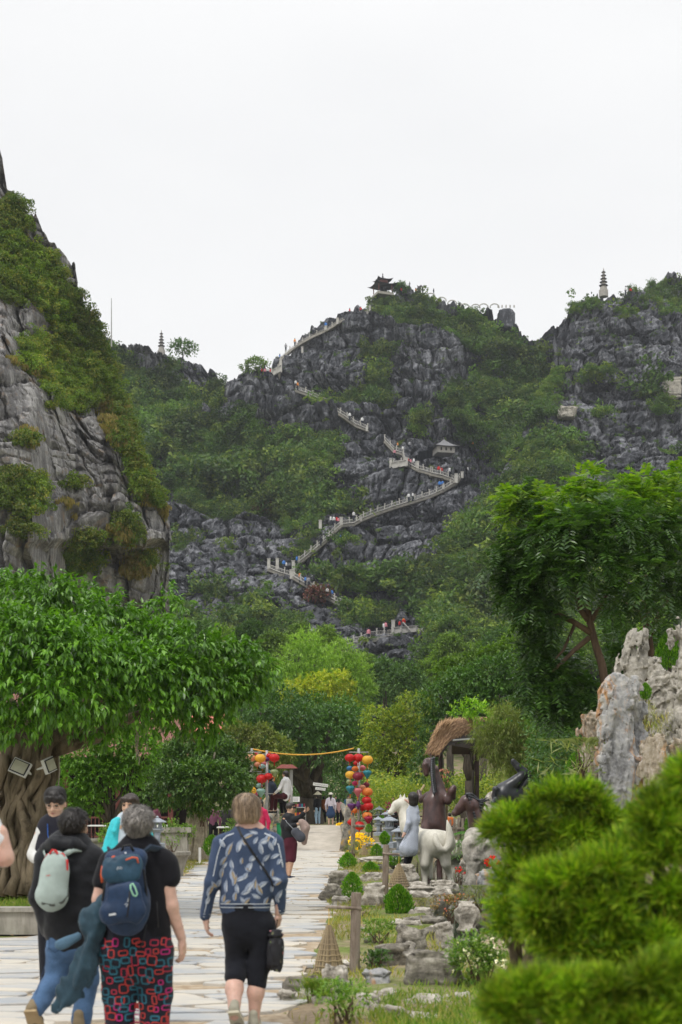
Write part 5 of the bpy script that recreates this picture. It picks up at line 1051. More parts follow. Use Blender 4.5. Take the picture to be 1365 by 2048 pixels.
bjn = bvh_of(jn); q = lambda a, b: (p(a, b).x, p(a, b).z); mb = MB(); print_strip(mb, bjn, [q(x, y) for x, y in ((103, 1868), (103, 1895), (115, 1903), (127, 1895), (127, 1868))], .004, .003); print_strip(mb, bjn, [q(100, 1866), q(130, 1866)], .004, .003); print_strip(mb, bjn, [q(x, y) for x, y in ((95, 1885), (92, 1930), (84, 1980), (74, 2010))], .004, .003); mb.obj('pocket_stitching', simple('stitch', (.02, .045, .10), .9), f.o)
f.sdf('scalp_hair', [('e', T(0, -.022, .028), (.084, .100, .088), .02), ('e', T(0, -.055, -.03), (.066, .05, .055), .03), ('e', T(0, .03, .07), (.07, .07, .045), .02)], hb, .008, .02, lambda pp: .006*fbm(pp*40, 3, 3))
hair_strips('hair', f.o, hb, T, M, 1100, (.086, .102, .094), short=True, phi1=112, w=.006, front_cut=70, seed=5)
shoe(f, 'shoe', p(80, 2012, -.30), p(84, 2058, -.10), (0, .8, .4), simple('brown_shoe', (.22, .17, .10), .8), simple('tan_sole', (.40, .30, .17), .9), .052)
shoe(f, 'shoe', p(160, 2056, -.05), p(160, 2050, .22), (0, 0, 1), bpy.data.materials['brown_shoe'], bpy.data.materials['tan_sole'], .052)
# his pale backpack
bp = thing('backpack', p(116, 1755, -.19)+f.b, 'small pale grey green backpack with red top trim on the black jacket', 'backpack'); o = bp.location-f.b
def L_(v): return Vector(v)-o
M_pg = cloth('pale_grey_nylon', (.38, .46, .43), .55, .08, 30); M_red = simple('red_trim', (.62, .04, .04), .6); pk = [('c', L_(p(120, 1735, -.19)), L_(p(116, 1785, -.19)), f.r(27), f.r(33), .03, (1, .62, 1)), ('c', L_(p(124, 1722, -.18)), L_(p(124, 1740, -.18)), f.r(20), f.r(25), .03, (1, .62, 1))]
bo = sdf('bag_body', pk, M_pg, bp, .009, .03, folds(.010, 10, 44)); bb_ = bvh_of(bo); qq = lambda a, b: (L_(p(a, b)).x, L_(p(a, b)).z); mb = MB()
print_strip(mb, bb_, [qq(*a) for a in ((88, 1740), (94, 1722), (105, 1708), (122, 1702), (138, 1706), (145, 1720), (146, 1738))], .011, .004); mb.tube([L_(p(112, 1706, -.22)), L_(p(118, 1698, -.22)), L_(p(124, 1699, -.22)), L_(p(128, 1706, -.22))], .008, 6); parts(mb, 'red_trim', M_red, bp)
mb = MB(); print_strip(mb, bb_, [qq(*a) for a in ((98, 1802), (120, 1806), (138, 1800), (148, 1788), (150, 1770))], .016, .004); mb.obj('bottom_panel', simple('grey_panel', (.10, .11, .10), .8), bp)
mb = MB(); print_strip(mb, bb_, [qq(108, 1748), qq(116, 1747)], .004, .004); mb.obj('small_red_tag', M_red, bp)
mb = MB(); mb.tube([L_(p(138, 1708, -.16)), L_(p(155, 1698, -.15)), L_(p(172, 1698, -.08)), L_(p(184, 1706, .02))], .019, 8, flat=.4); mb.tube([L_(p(100, 1712, -.15)), L_(p(94, 1704, -.1)), L_(p(92, 1704, 0))], .016, 8, flat=.4); parts(mb, 'shoulder_strap', M_pg, bp, smooth=True)
# ---- woman in black tee and patterned trousers ----
f = Fig(275, 9.2, 'woman with short grey hair, black T-shirt and trousers patterned with red and teal squares'); p = f.p; c = f.cap
hp, T, M = head_prims(p(278, 1652), -.15, -.03, 1.02)
body = hp+[c((279, 1675), (280, 1705), 17, 20), c((275, 1720), (275, 1860), 44, 46, None, (1, .62, 1)), c((328, 1735), (341, 1812), 19, 15), c((341, 1812), (361, 1878, .06), 14.5, 9.5), c((212, 1740), (200, 1800), 18, 15), c((200, 1800), (205, 1840, .2), 14, 11), c((240, 1890), (236, 1980, .05), 34, 24), c((236, 1980), (240, 2090), 22, 14), c((310, 1890), (312, 1980, .05), 34, 24), c((312, 1980), (306, 2090), 22, 14)]
gl = join_geo([sdf_geo(body, .011, .03), sdf_geo(hand_prims(p(362, 1884, .06), (.02, .15, -1), (.9, -.4, 0), (-.4, 1, 0), .98, .55), .0045, .01)]); npobj('body', gl[0], gl[1], SK_f, f.o)
M_tee = cloth('black_cotton', (.009, .009, .012), .9, .3)
f.sdf('t_shirt', [c((277, 1706), (275, 1735), 46, 60, .03, (1, .62, 1)), c((275, 1735), (272, 1800), 60, 62, .03, (1, .6, 1)), c((272, 1800), (271, 1882), 62, 69, .03, (1, .6, 1)), c((232, 1718), (325, 1718), 21, 21), c((222, 1726), (205, 1764), 23, 19), c((332, 1728), (339, 1758), 24, 21)], M_tee, .010, .03, folds(.014, 7, 54, (1, 1, .7)))
pt = f.sdf('trousers', [c((271, 1868), (271, 1900), 66, 70, .03, (1, .62, 1)), c((237, 1905), (236, 1985, .04), 41, 33), c((236, 1985, .04), (241, 2090), 33, 27), c((308, 1905), (311, 1985, .04), 41, 33), c((311, 1985, .04), (306, 2090), 33, 27)], cloth('dark_print_base', (.014, .014, .022), .85, .3), .010, .028, folds(.010, 8, 64, (1, 1, 1.4)))
bpn = bvh_of(pt); q = lambda a, b: (p(a, b).x, p(a, b).z); mb = MB(); r_ = random.Random(5); k = 0
cols = [simple('print_red', (.42, .045, .04), .9, .1), simple('print_teal', (.025, .12, .17), .9, .1), simple('print_magenta', (.42, .02, .15), .9, .1), simple('print_crimson', (.38, .03, .06), .9, .1)]
for yy in range(1882, 2066, 19):
    for xx in range(200, 346, 17):
        if yy > 1955 and 269 < xx < 280: continue
        x = xx+r_.uniform(-5, 5)+(7 if (yy//19) % 2 else 0); y = yy+r_.uniform(-5, 5); w = r_.uniform(8, 18); h = r_.uniform(8, 20); m = r_.choice([0, 0, 1, 1, 2, 3])
        print_ring(mb, bpn, q(x, y), f.r(w), f.r(h), f.r(2.3 if m != 1 else 3.2), r_.uniform(-.12, .12), .002+.0006*(k % 5), m); k += 1
mb.obj('square_print', cols, f.o, kind='stuff')
f.sdf('scalp_hair', [('e', T(0, -.018, .028), (.088, .104, .092), .02), ('e', T(0, -.05, -.03), (.070, .055, .06), .03)], hgr, .008, .02, lambda pp: .006*fbm(pp*40, 3, 3))
hair_strips('hair', f.o, hgr, T, M, 1500, (.091, .107, .099), short=True, phi1=118, w=.006, front_cut=70, seed=8)
MB().tube([p(230, 2098, -.05), p(232, 2096, .18)], .045, 8).obj('shoe', M_blk, f.o); MB().tube([p(306, 2098, -.05), p(308, 2096, .18)], .045, 8).obj('shoe', M_blk, f.o)
# her navy backpack
bp = thing('backpack', p(262, 1780, -.22)+f.b, 'large navy hiking backpack with orange details and green carabiner', 'backpack'); o = bp.location-f.b
M_nb = cloth('navy_ripstop', (.018, .038, .085), .5, .25, 60); M_nb2 = cloth('dark_teal_nylon', (.022, .06, .10), .45, .2, 40)
pk = [('c', L_(p(262, 1730, -.20)), L_(p(262, 1800, -.21)), f.r(38), f.r(45), .03, (1, .62, 1)), ('c', L_(p(262, 1800, -.21)), L_(p(262, 1825, -.20)), f.r(45), f.r(42), .03, (1, .62, 1)), ('c', L_(p(236, 1715, -.2)), L_(p(288, 1713, -.2)), f.r(16), f.r(16), .03)]
bo = sdf('bag_body', pk, M_nb, bp, .009, .03, folds(.010, 9, 47)); bb_ = bvh_of(bo)
sdf('top_pocket', [('c', L_(p(240, 1727, -.30)), L_(p(282, 1722, -.30)), f.r(17), f.r(17), .02, (1, .5, 1)), ('c', L_(p(238, 1745, -.32)), L_(p(278, 1745, -.32)), f.r(16), f.r(16), .03, (1, .5, 1))], M_nb2, bp, .008, .03, folds(.007, 14, 48))
sdf('front_pocket', [('c', L_(p(243, 1778, -.33)), L_(p(280, 1775, -.33)), f.r(16), f.r(16), .02, (1, .5, 1)), ('c', L_(p(240, 1818, -.33)), L_(p(282, 1815, -.33)), f.r(24), f.r(24), .04, (1, .5, 1))], M_nb, bp, .008, .04, folds(.012, 10, 49))
mb = MB(); M_or = simple('orange_webbing', (.75, .12, .03), .6)
mb.tube([L_(p(221, 1728, -.30)), L_(p(219, 1745, -.31)), L_(p(221, 1760, -.31))], .008, 6); mb.tube([L_(p(240, 1711, -.33)), L_(p(246, 1709, -.33))], .005, 5); mb.tube([L_(p(268, 1716, -.35)), L_(p(280, 1711, -.34)), L_(p(289, 1712, -.33)), L_(p(291, 1722, -.33))], .005, 5); parts(mb, 'orange_detail', M_or, bp, smooth=True)
mb = MB(); mb.tube([L_(p(255, 1703, -.24)), L_(p(258, 1690, -.24)), L_(p(272, 1688, -.24)), L_(p(278, 1700, -.24))], .009, 6); mb.tube([L_(p(226, 1745, -.32)), L_(p(226, 1770, -.33)), L_(p(222, 1795, -.32))], .008, 5); mb.tube([L_(p(299, 1735, -.27)), L_(p(303, 1770, -.26)), L_(p(303, 1800, -.22))], .008, 5); mb.tube([L_(p(278, 1775, -.40)), L_(p(277, 1800, -.41)), L_(p(272, 1825, -.38))], .005, 5); mb.tube([L_(p(300, 1845, -.15)), L_(p(292, 1885, -.16)), L_(p(285, 1892, -.15))], .010, 5, flat=.4); mb.tube([L_(p(322, 1800, -.2)), L_(p(325, 1850, -.2))], .008, 5, flat=.4); parts(mb, 'webbing_strap', M_blk, bp, smooth=True)
mb = MB(); mb.tube([L_(p(290, 1708, -.16)), L_(p(305, 1694, -.14)), L_(p(322, 1700, -.02)), L_(p(326, 1712, .1))], .028, 8, flat=.45); mb.tube([L_(p(236, 1708, -.16)), L_(p(226, 1698, -.14)), L_(p(222, 1706, -.02))], .026, 8, flat=.45); parts(mb, 'shoulder_strap', cloth('strap_mesh', (.03, .045, .07), .9), bp, smooth=True)
mb = MB(); rg = [(281, 1762), (285, 1760), (290, 1768), (294, 1780), (291, 1784), (286, 1782), (281, 1770)]; mb.tube([L_(p(a, b, -.43)) for a, b in rg+rg[:1]], .0045, 6); mb.obj('carabiner', simple('green_alloy', (.35, .68, .45), .3), bp, smooth=True)
mb = MB(); print_strip(mb, bvh_of([x for x in kids(bp) if x.name.startswith('front')][0]), [qq_ for qq_ in ((L_(p(237, 1821)).x, L_(p(237, 1821)).z), (L_(p(250, 1819)).x, L_(p(250, 1819)).z))], .012, .004)
tp = bvh_of([x for x in kids(bp) if x.name.startswith('top_p')][0]); e = lambda a, b: (L_(p(a, b)).x, L_(p(a, b)).z)
print_strip(mb, tp, [e(251, 1735), e(253, 1729), e(255, 1734), e(257, 1729), e(259, 1734), e(261, 1731)], .004, .004); print_strip(mb, bb_, [e(262, 1704), e(265, 1704)], .008, .006)
fp_ = bvh_of([x for x in kids(bp) if x.name.startswith('front')][0])
for a in ((272, 1797, 274, 1789), (275, 1795, 276, 1788), (267, 1802, 270, 1799), (270, 1806, 273, 1800)): print_strip(mb, fp_, [e(a[0], a[1]), e(a[2], a[3])], .0035, .004)
parts(mb, 'printed_mark', simple('white_print', (.6, .62, .65), .7), bp)
# denim coloured jacket hanging over her left forearm
dj = thing('carried_jacket', p(190, 1830, .0)+f.b, 'slate blue rain jacket draped over the left forearm and swinging down', 'jacket'); o = dj.location-f.b
M_dj = cloth('slate_blue_shell', (.022, .052, .078), .6, .25, 20, c2=(.035, .07, .095))
def Lq(a, b, ra, rb, k=.03, sq=None): return ('c', L_(p(*a)), L_(p(*b)), f.r(ra), f.r(rb), k)+((sq,) if sq else ())
sdf('jacket_cloth', [Lq((212, 1795, -.08), (186, 1850, -.10), 12, 20, .03, (1, .7, 1)), Lq((180, 1828, -.10), (200, 1860, -.1), 14, 16, .03, (1, .7, 1)), Lq((208, 1835, -.06), (206, 1900, -.06), 10, 9, .02, (1, .4, 1)), Lq((196, 1855, -.1), (180, 1925, -.12), 16, 17, .02, (1, .42, 1)), Lq((182, 1905, -.12), (145, 1985, -.12), 15, 19, .02, (1, .35, 1)), Lq((160, 1960, -.12), (110, 2020, -.11), 19, 5, .02, (1, .3, 1)), Lq((196, 1900, -.08), (172, 1990, -.09), 10, 5, .02, (1, .35, 1)), Lq((172, 1950, -.14), (128, 2016, -.14), 4, 3, .02), Lq((190, 1870, -.15), (160, 1965, -.16), 5, 4, .03), Lq((200, 1845, -.13), (184, 1930, -.14), 5, 3, .03)], M_dj, dj, .009, .02, lambda pp: .016*fbm(pp@np.array([[.85, 0, -.5], [0, 1, 0], [.5, 0, .85]])*np.array([22, 8, 4]), 5, 3))
sdf('sleeve', [Lq((164, 1870, -.13), (130, 1886, -.15), 8, 11, .02, (1, .7, 1))], cloth('faded_blue_lining', (.08, .15, .22), .8), dj, .008, .02, folds(.008, 20, 7))
# ---- young man facing the camera ----
f = Fig(112, 11.9, 'young man with glasses, black and white baseball jacket and blue lanyard looking down'); p = f.p; c = f.cap
hp, T, M = head_prims(p(111, 1608), PI-.08, -.28, 1.0)
body = hp+[c((112, 1630), (112, 1655), 14, 15), c((112, 1670), (115, 1790), 38, 34, None, (1, .6, 1)), c((80, 1672), (70, 1712), 11, 9), c((70, 1712), (105, 1728, -.25), 9, 7), c((150, 1672), (162, 1712), 11, 9), c((162, 1712), (130, 1728, -.25), 9, 7), c((98, 1800), (98, 1900), 22, 17), c((98, 1900), (98, 1985), 16, 10), c((130, 1800), (130, 1900), 22, 17), c((130, 1900), (130, 1985), 16, 10)]
gl = join_geo([sdf_geo(body, .011, .03), sdf_geo(hand_prims(p(105, 1728, -.25), (1, -.2, 0), (0, -.3, 1), (0, -1, 0), .95, .9), .005, .01), sdf_geo(hand_prims(p(130, 1728, -.25), (-1, -.2, 0), (0, -.3, 1), (0, -1, 0), .95, .9), .005, .01)]); npobj('body', gl[0], gl[1], SK_m, f.o)
f.sdf('vest_body', [c((112, 1662), (112, 1700), 38, 44, .03, (1, .6, 1)), c((112, 1700), (114, 1790), 44, 42, .03, (1, .6, 1))], cloth('charcoal_knit', (.018, .018, .026), .9), .011, .03, folds(.008, 9, 74))
f.sdf('sleeves', [c((88, 1668), (70, 1710), 18, 16), c((70, 1710), (98, 1726, -.2), 15, 11), c((140, 1668), (164, 1708), 18, 16), c((164, 1708), (136, 1726, -.2), 15, 11), c((84, 1660), (96, 1650), 12, 8), c((134, 1652), (142, 1660), 8, 12)], cloth('off_white_sleeve', (.62, .62, .60), .8, .06), .010, .02, folds(.012, 12, 75))
f.sdf('trousers', [c((114, 1790), (114, 1805), 36, 38, .03, (1, .62, 1)), c((98, 1805), (98, 1985), 25, 17), c((131, 1805), (131, 1985), 25, 17)], M_blkt, .012, .03)
f.sdf('scalp_hair', [('e', T(0, -.020, .040), (.086, .100, .085), .02), ('e', T(.0, .055, .070), (.068, .04, .026), .03), ('e', T(.045, .04, .045), (.036, .05, .035), .03), ('e', T(-.045, .04, .045), (.036, .05, .035), .03)], hb, .007, .02, lambda pp: .008*fbm(pp*35, 3, 3))
hair_strips('hair', f.o, hb, T, M, 1100, (.088, .104, .104), phi0=6, phi1=74, drop=.02, wav=.012, w=.006, front_cut=60, seed=15)
eyes(f, T); mb = MB()
for sx in (-1, 1): pts = [T(sx*.033+.021*math.cos(a*PI/5), .101, .004+.017*math.sin(a*PI/5)) for a in range(11)]; mb.tube(pts, .0016, 4, cap=False)
mb.tube([T(-.012, .103, .006), T(.012, .103, .006)], .0015, 4).tube([T(.054, .098, .008), T(.078, .0, .0)], .0016, 4).tube([T(-.054, .098, .008), T(-.078, .0, .0)], .0016, 4); mb.obj('glasses', simple('metal_frame', (.25, .2, .15), .3, metal=.6), f.o)
ly = thing('lanyard', p(108, 1690, -.2)+f.b, 'bright blue lanyard hanging on the chest of the young man with glasses', 'lanyard'); o = ly.location-f.b; mb = MB(); mb.tube([L_(p(100, 1648, -.10)), L_(p(103, 1668, -.15)), L_(p(109, 1700, -.17)), L_(p(112, 1730, -.17))], .009, 5, flat=.3).tube([L_(p(126, 1652, -.10)), L_(p(121, 1675, -.15)), L_(p(114, 1705, -.17)), L_(p(112, 1730, -.17))], .009, 5, flat=.3); mb.obj('ribbon', simple('blue_ribbon', (.03, .16, .62), .6), ly)
# ---- woman in turquoise jacket ----
f = Fig(258, 14.0, 'woman in open turquoise jacket over a pale shirt, half hidden behind the grey haired woman'); p = f.p; c = f.cap
hp, T, M = head_prims(p(260, 1612), PI-.25, -.02, .98)
body = hp+[c((260, 1628), (260, 1645), 11, 13), c((258, 1655), (256, 1760), 30, 32, None, (1, .6, 1)), c((244, 1770), (244, 1925), 18, 9), c((270, 1770), (270, 1925), 18, 9), c((225, 1660), (214, 1705), 9, 8), c((214, 1705), (222, 1745), 8, 6), c((292, 1660), (302, 1705), 9, 8), c((302, 1705), (296, 1745), 8, 6)]
npobj('body', *sdf_geo(body, .012, .03), SK_t, f.o)
f.sdf('shirt', [c((259, 1650), (257, 1750), 30, 36, .03, (1, .6, 1))], cloth('pale_blue_shirt', (.48, .55, .62), .8, .06), .012)
f.sdf('jacket', [c((236, 1652, .01), (228, 1745, .01), 17, 20, .03), c((280, 1652, .01), (290, 1745, .01), 17, 20, .03), c((240, 1648, .06), (278, 1648, .06), 16, 16, .03), c((228, 1664), (214, 1705), 14, 12), c((214, 1705), (220, 1740), 12, 10), c((290, 1664), (302, 1705), 14, 12), c((302, 1705), (297, 1740), 12, 10), c((237, 1640, -.05), (232, 1662, -.10), 7, 6)], cloth('turquoise_shell', (.045, .50, .56), .6, .12, 20), .011, .02, folds(.014, 10, 84, (1, 1, .5)))
f.sdf('trousers', [c((257, 1755), (257, 1775), 33, 34, .03, (1, .62, 1)), c((244, 1775), (244, 1920), 20, 12), c((270, 1775), (270, 1920), 20, 12)], M_blkt, .013)
f.sdf('scalp_hair', [('e', T(0, -.020, .042), (.086, .104, .086), .02), ('e', T(.0, -.06, .0), (.07, .05, .07), .03), ('e', T(.04, .055, .065), (.045, .03, .03), .02), ('e', T(-.04, .055, .065), (.045, .03, .03), .02)], hdb, .008, .02, lambda pp: .005*fbm(pp*40, 3, 3)); eyes(f, T)
# ---- person cut by the left edge ----
f = Fig(-48, 8.2, 'person in a white T-shirt with bare bent elbow, cut by the left edge'); p = f.p; c = f.cap
body = head_prims(p(-55, 1570), -.4, 0)[0]+[c((-55, 1595), (-52, 1640), 17, 20), c((-50, 1660), (-50, 1840), 52, 48, None, (1, .6, 1)), c((4, 1668), (17, 1716), 19, 17), c((17, 1716), (2, 1722, .28), 16, 12), c((-100, 1668), (-110, 1720), 18, 15), c((-110, 1720), (-112, 1780, .1), 15, 11), c((-78, 1850), (-78, 2000), 34, 22), c((-78, 2000), (-78, 2140), 22, 14), c((-42, 1850), (-42, 2000), 26, 20), c((-42, 2000), (-42, 2140), 20, 14)]
npobj('body', *sdf_geo(body, .012, .03), SK_f, f.o)
f.sdf('t_shirt', [c((-50, 1648), (-50, 1690), 52, 60, .03, (1, .6, 1)), c((-50, 1690), (-54, 1840), 58, 50, .03, (1, .6, 1)), c((-14, 1662), (2, 1678), 26, 21), c((-86, 1662), (-102, 1678), 26, 22)], cloth('white_tee', (.72, .73, .76), .85, .04), .012, .03, folds(.012, 8, 94))
f.sdf('shorts', [c((-56, 1840), (-56, 1860), 48, 48, .03, (1, .62, 1)), c((-78, 1860), (-78, 1960), 38, 36), c((-40, 1860), (-42, 1960), 30, 28)], M_blkt, .013); f.sdf('hair', [('e', p(-55, 1560, -.02), (.1, .11, .1), .02)], hdb, .012); f.o.location.x -= .02
rb_ = thing('red_bag', p(-9, 1760, -.25)+f.b, 'red shoulder bag with dark edge hanging beside the person at the left edge', 'bag'); o = rb_.location-f.b
sdf('bag_body', [('c', L_(p(-16, 1735, -.25)), L_(p(-14, 1772, -.25)), f.r(26), f.r(29), .03, (1, .5, 1))], simple('red_nylon', (.55, .025, .03), .5, .25), rb_, .01, .03, folds(.008, 10, 97)); MB().tube([L_(p(-16, 1718, -.12)), L_(p(-30, 1690, -.16)), L_(p(-60, 1655, -.2))], .014, 6, flat=.4).obj('bag_strap', M_blk, rb_)
# ================= horse statues in the pond =================
def stat(name, a, b, r=.38, spec=.5, sc=6):
    t = NT(name); n = t.noise(t.coord((1, 1, .5)), sc, 6, .65); t.base(t.ramp(n, [(.35, a), (.65, b)])); t.rough(r, spec); t.bump(n, .25, .01); return t.m
M_wh = stat('white_painted_cement', (.46, .44, .37), (.66, .63, .55), .6, .3); M_bh = stat('dark_brown_glazed_cement', (.035, .018, .018), (.10, .052, .046), .33); M_kh = stat('black_glazed_cement', (.016, .017, .022), (.045, .047, .055), .34)
f = Fig(860, 30.4, 'white horse statue seen from behind with its tail swept up, standing in the pond', -.2, 'statue', None, 'horse_statue'); c = f.cap; p = f.p
f.sdf('body', [c((872, 1688, 0), (840, 1684, 1.0), 28, 25), c((858, 1684, .05), (888, 1686, .0), 24, 24), c((840, 1680, 1.0), (822, 1655, 1.25), 22, 16), c((824, 1660, 1.25), (811, 1612, 1.45), 18, 11), c((812, 1606, 1.45), (799, 1612, 1.38), 12, 10.5), c((799, 1612, 1.38), (787, 1625, 1.3), 9.5, 6), ('e', p(785, 1627, 1.28), (.06, .07, .055), .03), c((814, 1600, 1.45), (816, 1588, 1.45), 4, 1.5, .01), c((808, 1600, 1.4), (807, 1589, 1.4), 4, 1.5, .01),
   c((856, 1695, -.02), (850, 1728, -.08), 17, 9.5, .05), c((850, 1728, -.08), (852, 1745, .02), 9, 6), c((852, 1745, .02), (850, 1766, -.02), 5.5, 5.5), c((850, 1766, -.02), (849, 1778, -.04), 6, 8, .01),
   c((886, 1695, 0), (892, 1728, -.08), 17, 9.5, .05), c((892, 1728, -.08), (899, 1746, .05), 9, 6), c((899, 1746, .05), (903, 1764, 0), 5.5, 5.5), c((903, 1764, 0), (904, 1776, -.02), 6, 8, .01),
   c((842, 1690, .95), (850, 1722, .9), 11, 7), c((850, 1722, .9), (854, 1760, .9), 6, 5), c((862, 1690, .95), (866, 1722, .95), 11, 7), c((866, 1722, .95), (868, 1760, .95), 6, 5)], M_wh, .022, .05)
mb = MB(); mb.tube([p(869, 1668, -.26), p(870, 1682, -.34), p(878, 1697, -.36), p(888, 1700, -.33), p(896, 1690, -.30), p(899, 1672, -.28), p(896, 1655, -.28), p(893, 1640, -.28)], [f.r(x) for x in (4, 6, 7, 7.5, 8.5, 8, 5.5, 1)], 10); mb.obj('tail', M_wh, f.o, smooth=True)
mb = MB()
for i in range(9):
    t = i/8; a = (814+8*t, 1600+50*t, 1.45-.2*t); mb.tube([p(*a), p(a[0]+7, a[1]-3, a[2]), p(a[0]+9, a[1]+12, a[2]-.02)], [f.r(3), f.r(3.4), f.r(.8)], 6)
mb.obj('mane', M_wh, f.o, smooth=True, kind='stuff')
f = Fig(872, 33.0, 'dark brown rearing horse statue with spiked mane, forelegs folded against its chest', -.2, 'statue', None, 'horse_statue'); c = f.cap; p = f.p
f.sdf('body', [c((869, 1650, 0), (870, 1605, .1), 25, 22), c((870, 1605, .1), (876, 1584, .1), 22, 16), c((878, 1578, .1), (870, 1542, .15), 14, 9), c((868, 1540, .15), (858, 1522, .2), 10.5, 7), c((856, 1535, .1), (853, 1524, .15), 8, 6), c((853, 1548, .0), (851, 1530, 0), 5.5, 6.5), c((862, 1520, .15), (864, 1510, .15), 3, 1.2, .01), c((868, 1522, .15), (871, 1513, .15), 3, 1.2, .01),
   c((884, 1590, .0), (896, 1602, -.1), 11, 8), c((896, 1602, -.1), (903, 1583, -.15), 7, 6), c((903, 1583, -.15), (907, 1576, -.15), 7.5, 6), c((906, 1578, -.15), (908, 1596, -.1), 5, 4), c((860, 1592, .5), (846, 1600, .7), 9, 6), c((846, 1600, .7), (842, 1584, .8), 5.5, 5),
   c((858, 1662, -.05), (853, 1700, -.02), 18, 10, .06), c((853, 1700), (858, 1728, .08), 8, 6), c((858, 1728, .08), (857, 1762, .02), 5.5, 6), c((880, 1662, -.05), (884, 1700, -.02), 18, 10, .06), c((884, 1700), (880, 1728, .08), 8, 6), c((880, 1728, .08), (880, 1762, .02), 5.5, 6)], M_bh, .022, .05)
mb = MB()
for i in range(16):
    t = i/15; x, y = 866-2*math.sin(t*3)+4*t, 1517+66*t; mb.tube([p(x+2, y, -.14-.04*t), p(x-3, y+2, -.24-.06*t), p(x-2.5, y+9, -.24-.06*t)], [f.r(3.4), f.r(3.6), f.r(.8)], 6)
mb.obj('mane', M_kh, f.o, smooth=True, kind='stuff')
f = Fig(945, 29.0, 'dark brown horse head statue with flowing black mane rising from the scholar stone', 0.55, 'statue', None, 'horse_statue'); c = f.cap; p = f.p
f.sdf('body', [c((962, 1690, .1), (955, 1650, .05), 19, 16.5), c((955, 1650, .05), (944, 1612, .0), 16.5, 13.5), c((944, 1612), (934, 1603, 0), 15, 13), c((931, 1604, 0), (919, 1616, 0), 12, 8), c((919, 1616), (911, 1626, 0), 8, 6.2), ('e', p(909, 1627, 0), (.06, .06, .055), .03), c((918, 1626, 0), (926, 1618, 0), 5, 6), ('e', p(911, 1632, 0), (.035, .05, .02), .015), ('e', p(930, 1603, -.10), (.03, .03, .02), .015), c((938, 1594, -.06), (943, 1586, -.06), 4, 1.2, .01), c((936, 1596, .06), (940, 1587, .06), 4, 1.2, .01), ('s', p(926, 1607, -.13), (.02, .02, .015), .01), ('s', p(907, 1627, -.07), (.014, .02, .01), .008)], M_bh, .014, .03)
mb = MB(); r_ = random.Random(4)
for i in range(44):
    t = i/43; a = (932+20*t, 1590+60*t**1.2); L = 44*(1-.45*t)*r_.uniform(.7, 1.15); ph = r_.uniform(0, 6); pts = []
    for j in range(9): s = j/8; pts.append(p(a[0]+L*s*.98, a[1]+L*s*(.18+.35*t)-5*math.sin(s*5+ph*.3+i*.25)*(.4+s), r_.uniform(-.03, .03)-.10+.2*s))
    mb.tube(pts, [f.r(3.0*(1-.75*j/8)+.4) for j in range(9)], 6)
mb.obj('mane', M_kh, f.o, smooth=True, kind='stuff')
f = Fig(1015, 32.0, 'black horse statue lying on the boulder with its head thrown back', 0.0, 'statue', None, 'horse_statue'); c = f.cap; p = f.p
f.sdf('body', [c((1008, 1590, 0), (1062, 1600, .25), 21, 24), c((1000, 1592, -.05), (1008, 1586, 0), 17, 19), c((1008, 1580, 0), (1034, 1562, 0), 15, 11.5), c((1034, 1562), (1050, 1547, 0), 11.5, 8.5), c((1050, 1545, 0), (1038, 1536, 0), 9, 7.5), c((1038, 1535), (1027, 1522, 0), 7, 4.6), c((1031, 1534, 0), (1024, 1526, 0), 3, 2.4, .01), c((1055, 1549, -.05), (1064, 1552, -.06), 3, 1.2, .01), c((1056, 1545, .05), (1063, 1543, .06), 3, 1.2, .01), c((996, 1592, -.1), (990, 1579, -.2), 9, 6), c((990, 1579, -.2), (988, 1600, -.15), 5.5, 4.5), c((996, 1598, -.1), (984, 1606, -.3), 8, 5), c((1060, 1600, .25), (1080, 1615, .1), 20, 12)], M_kh, .018, .04)
mb = MB()
for i in range(14):
    t = i/13; x, y = 1056-20*t, 1550+28*t; mb.tube([p(x, y, .0), p(x+4, y+6, -.02), p(x+2, y+13, -.04)], [f.r(3.2), f.r(3.2), f.r(.8)], 6)
mb.obj('mane', M_kh, f.o, smooth=True, kind='stuff')
# pale perforated stone below the horse head
b = P(965, 1790, 28.0); f = Fig(962, 28.0, 'pale perforated scholar stone with deep hollows, under the dark horse head', 0, 'rock', None, 'scholar_stone'); p = f.p; c = f.cap
f.sdf('stone', [c((958, 1680, .2), (970, 1740, .2), 26, 30, .06), c((938, 1690, 0), (940, 1712, 0), 15, 13, .05), c((975, 1700, 0), (985, 1760, 0), 26, 22, .06), c((950, 1720, 0), (947, 1765, 0), 15, 13, .05), c((947, 1765, 0), (955, 1800, .05), 14, 17, .05), c((985, 1765, .1), (980, 1800, .1), 24, 28, .06), ('e', p(990, 1672, .2), (.25, .25, .15), .05), ('s', p(966, 1745, -.28), (.15, .25, .22), .05), ('s', p(952, 1722, -.25), (.08, .2, .07), .04), ('s', p(945, 1698, -.22), (.07, .12, .10), .04), ('s', p(972, 1700, -.30), (.08, .14, .14), .05), ('s', p(962, 1775, -.2), (.08, .2, .10), .04)], M_rkp, .022, .05, lambda q: .05*fbm(q*4, 5, 4)+.03*fbm(q*np.array([9, 9, 3]), 8, 2))
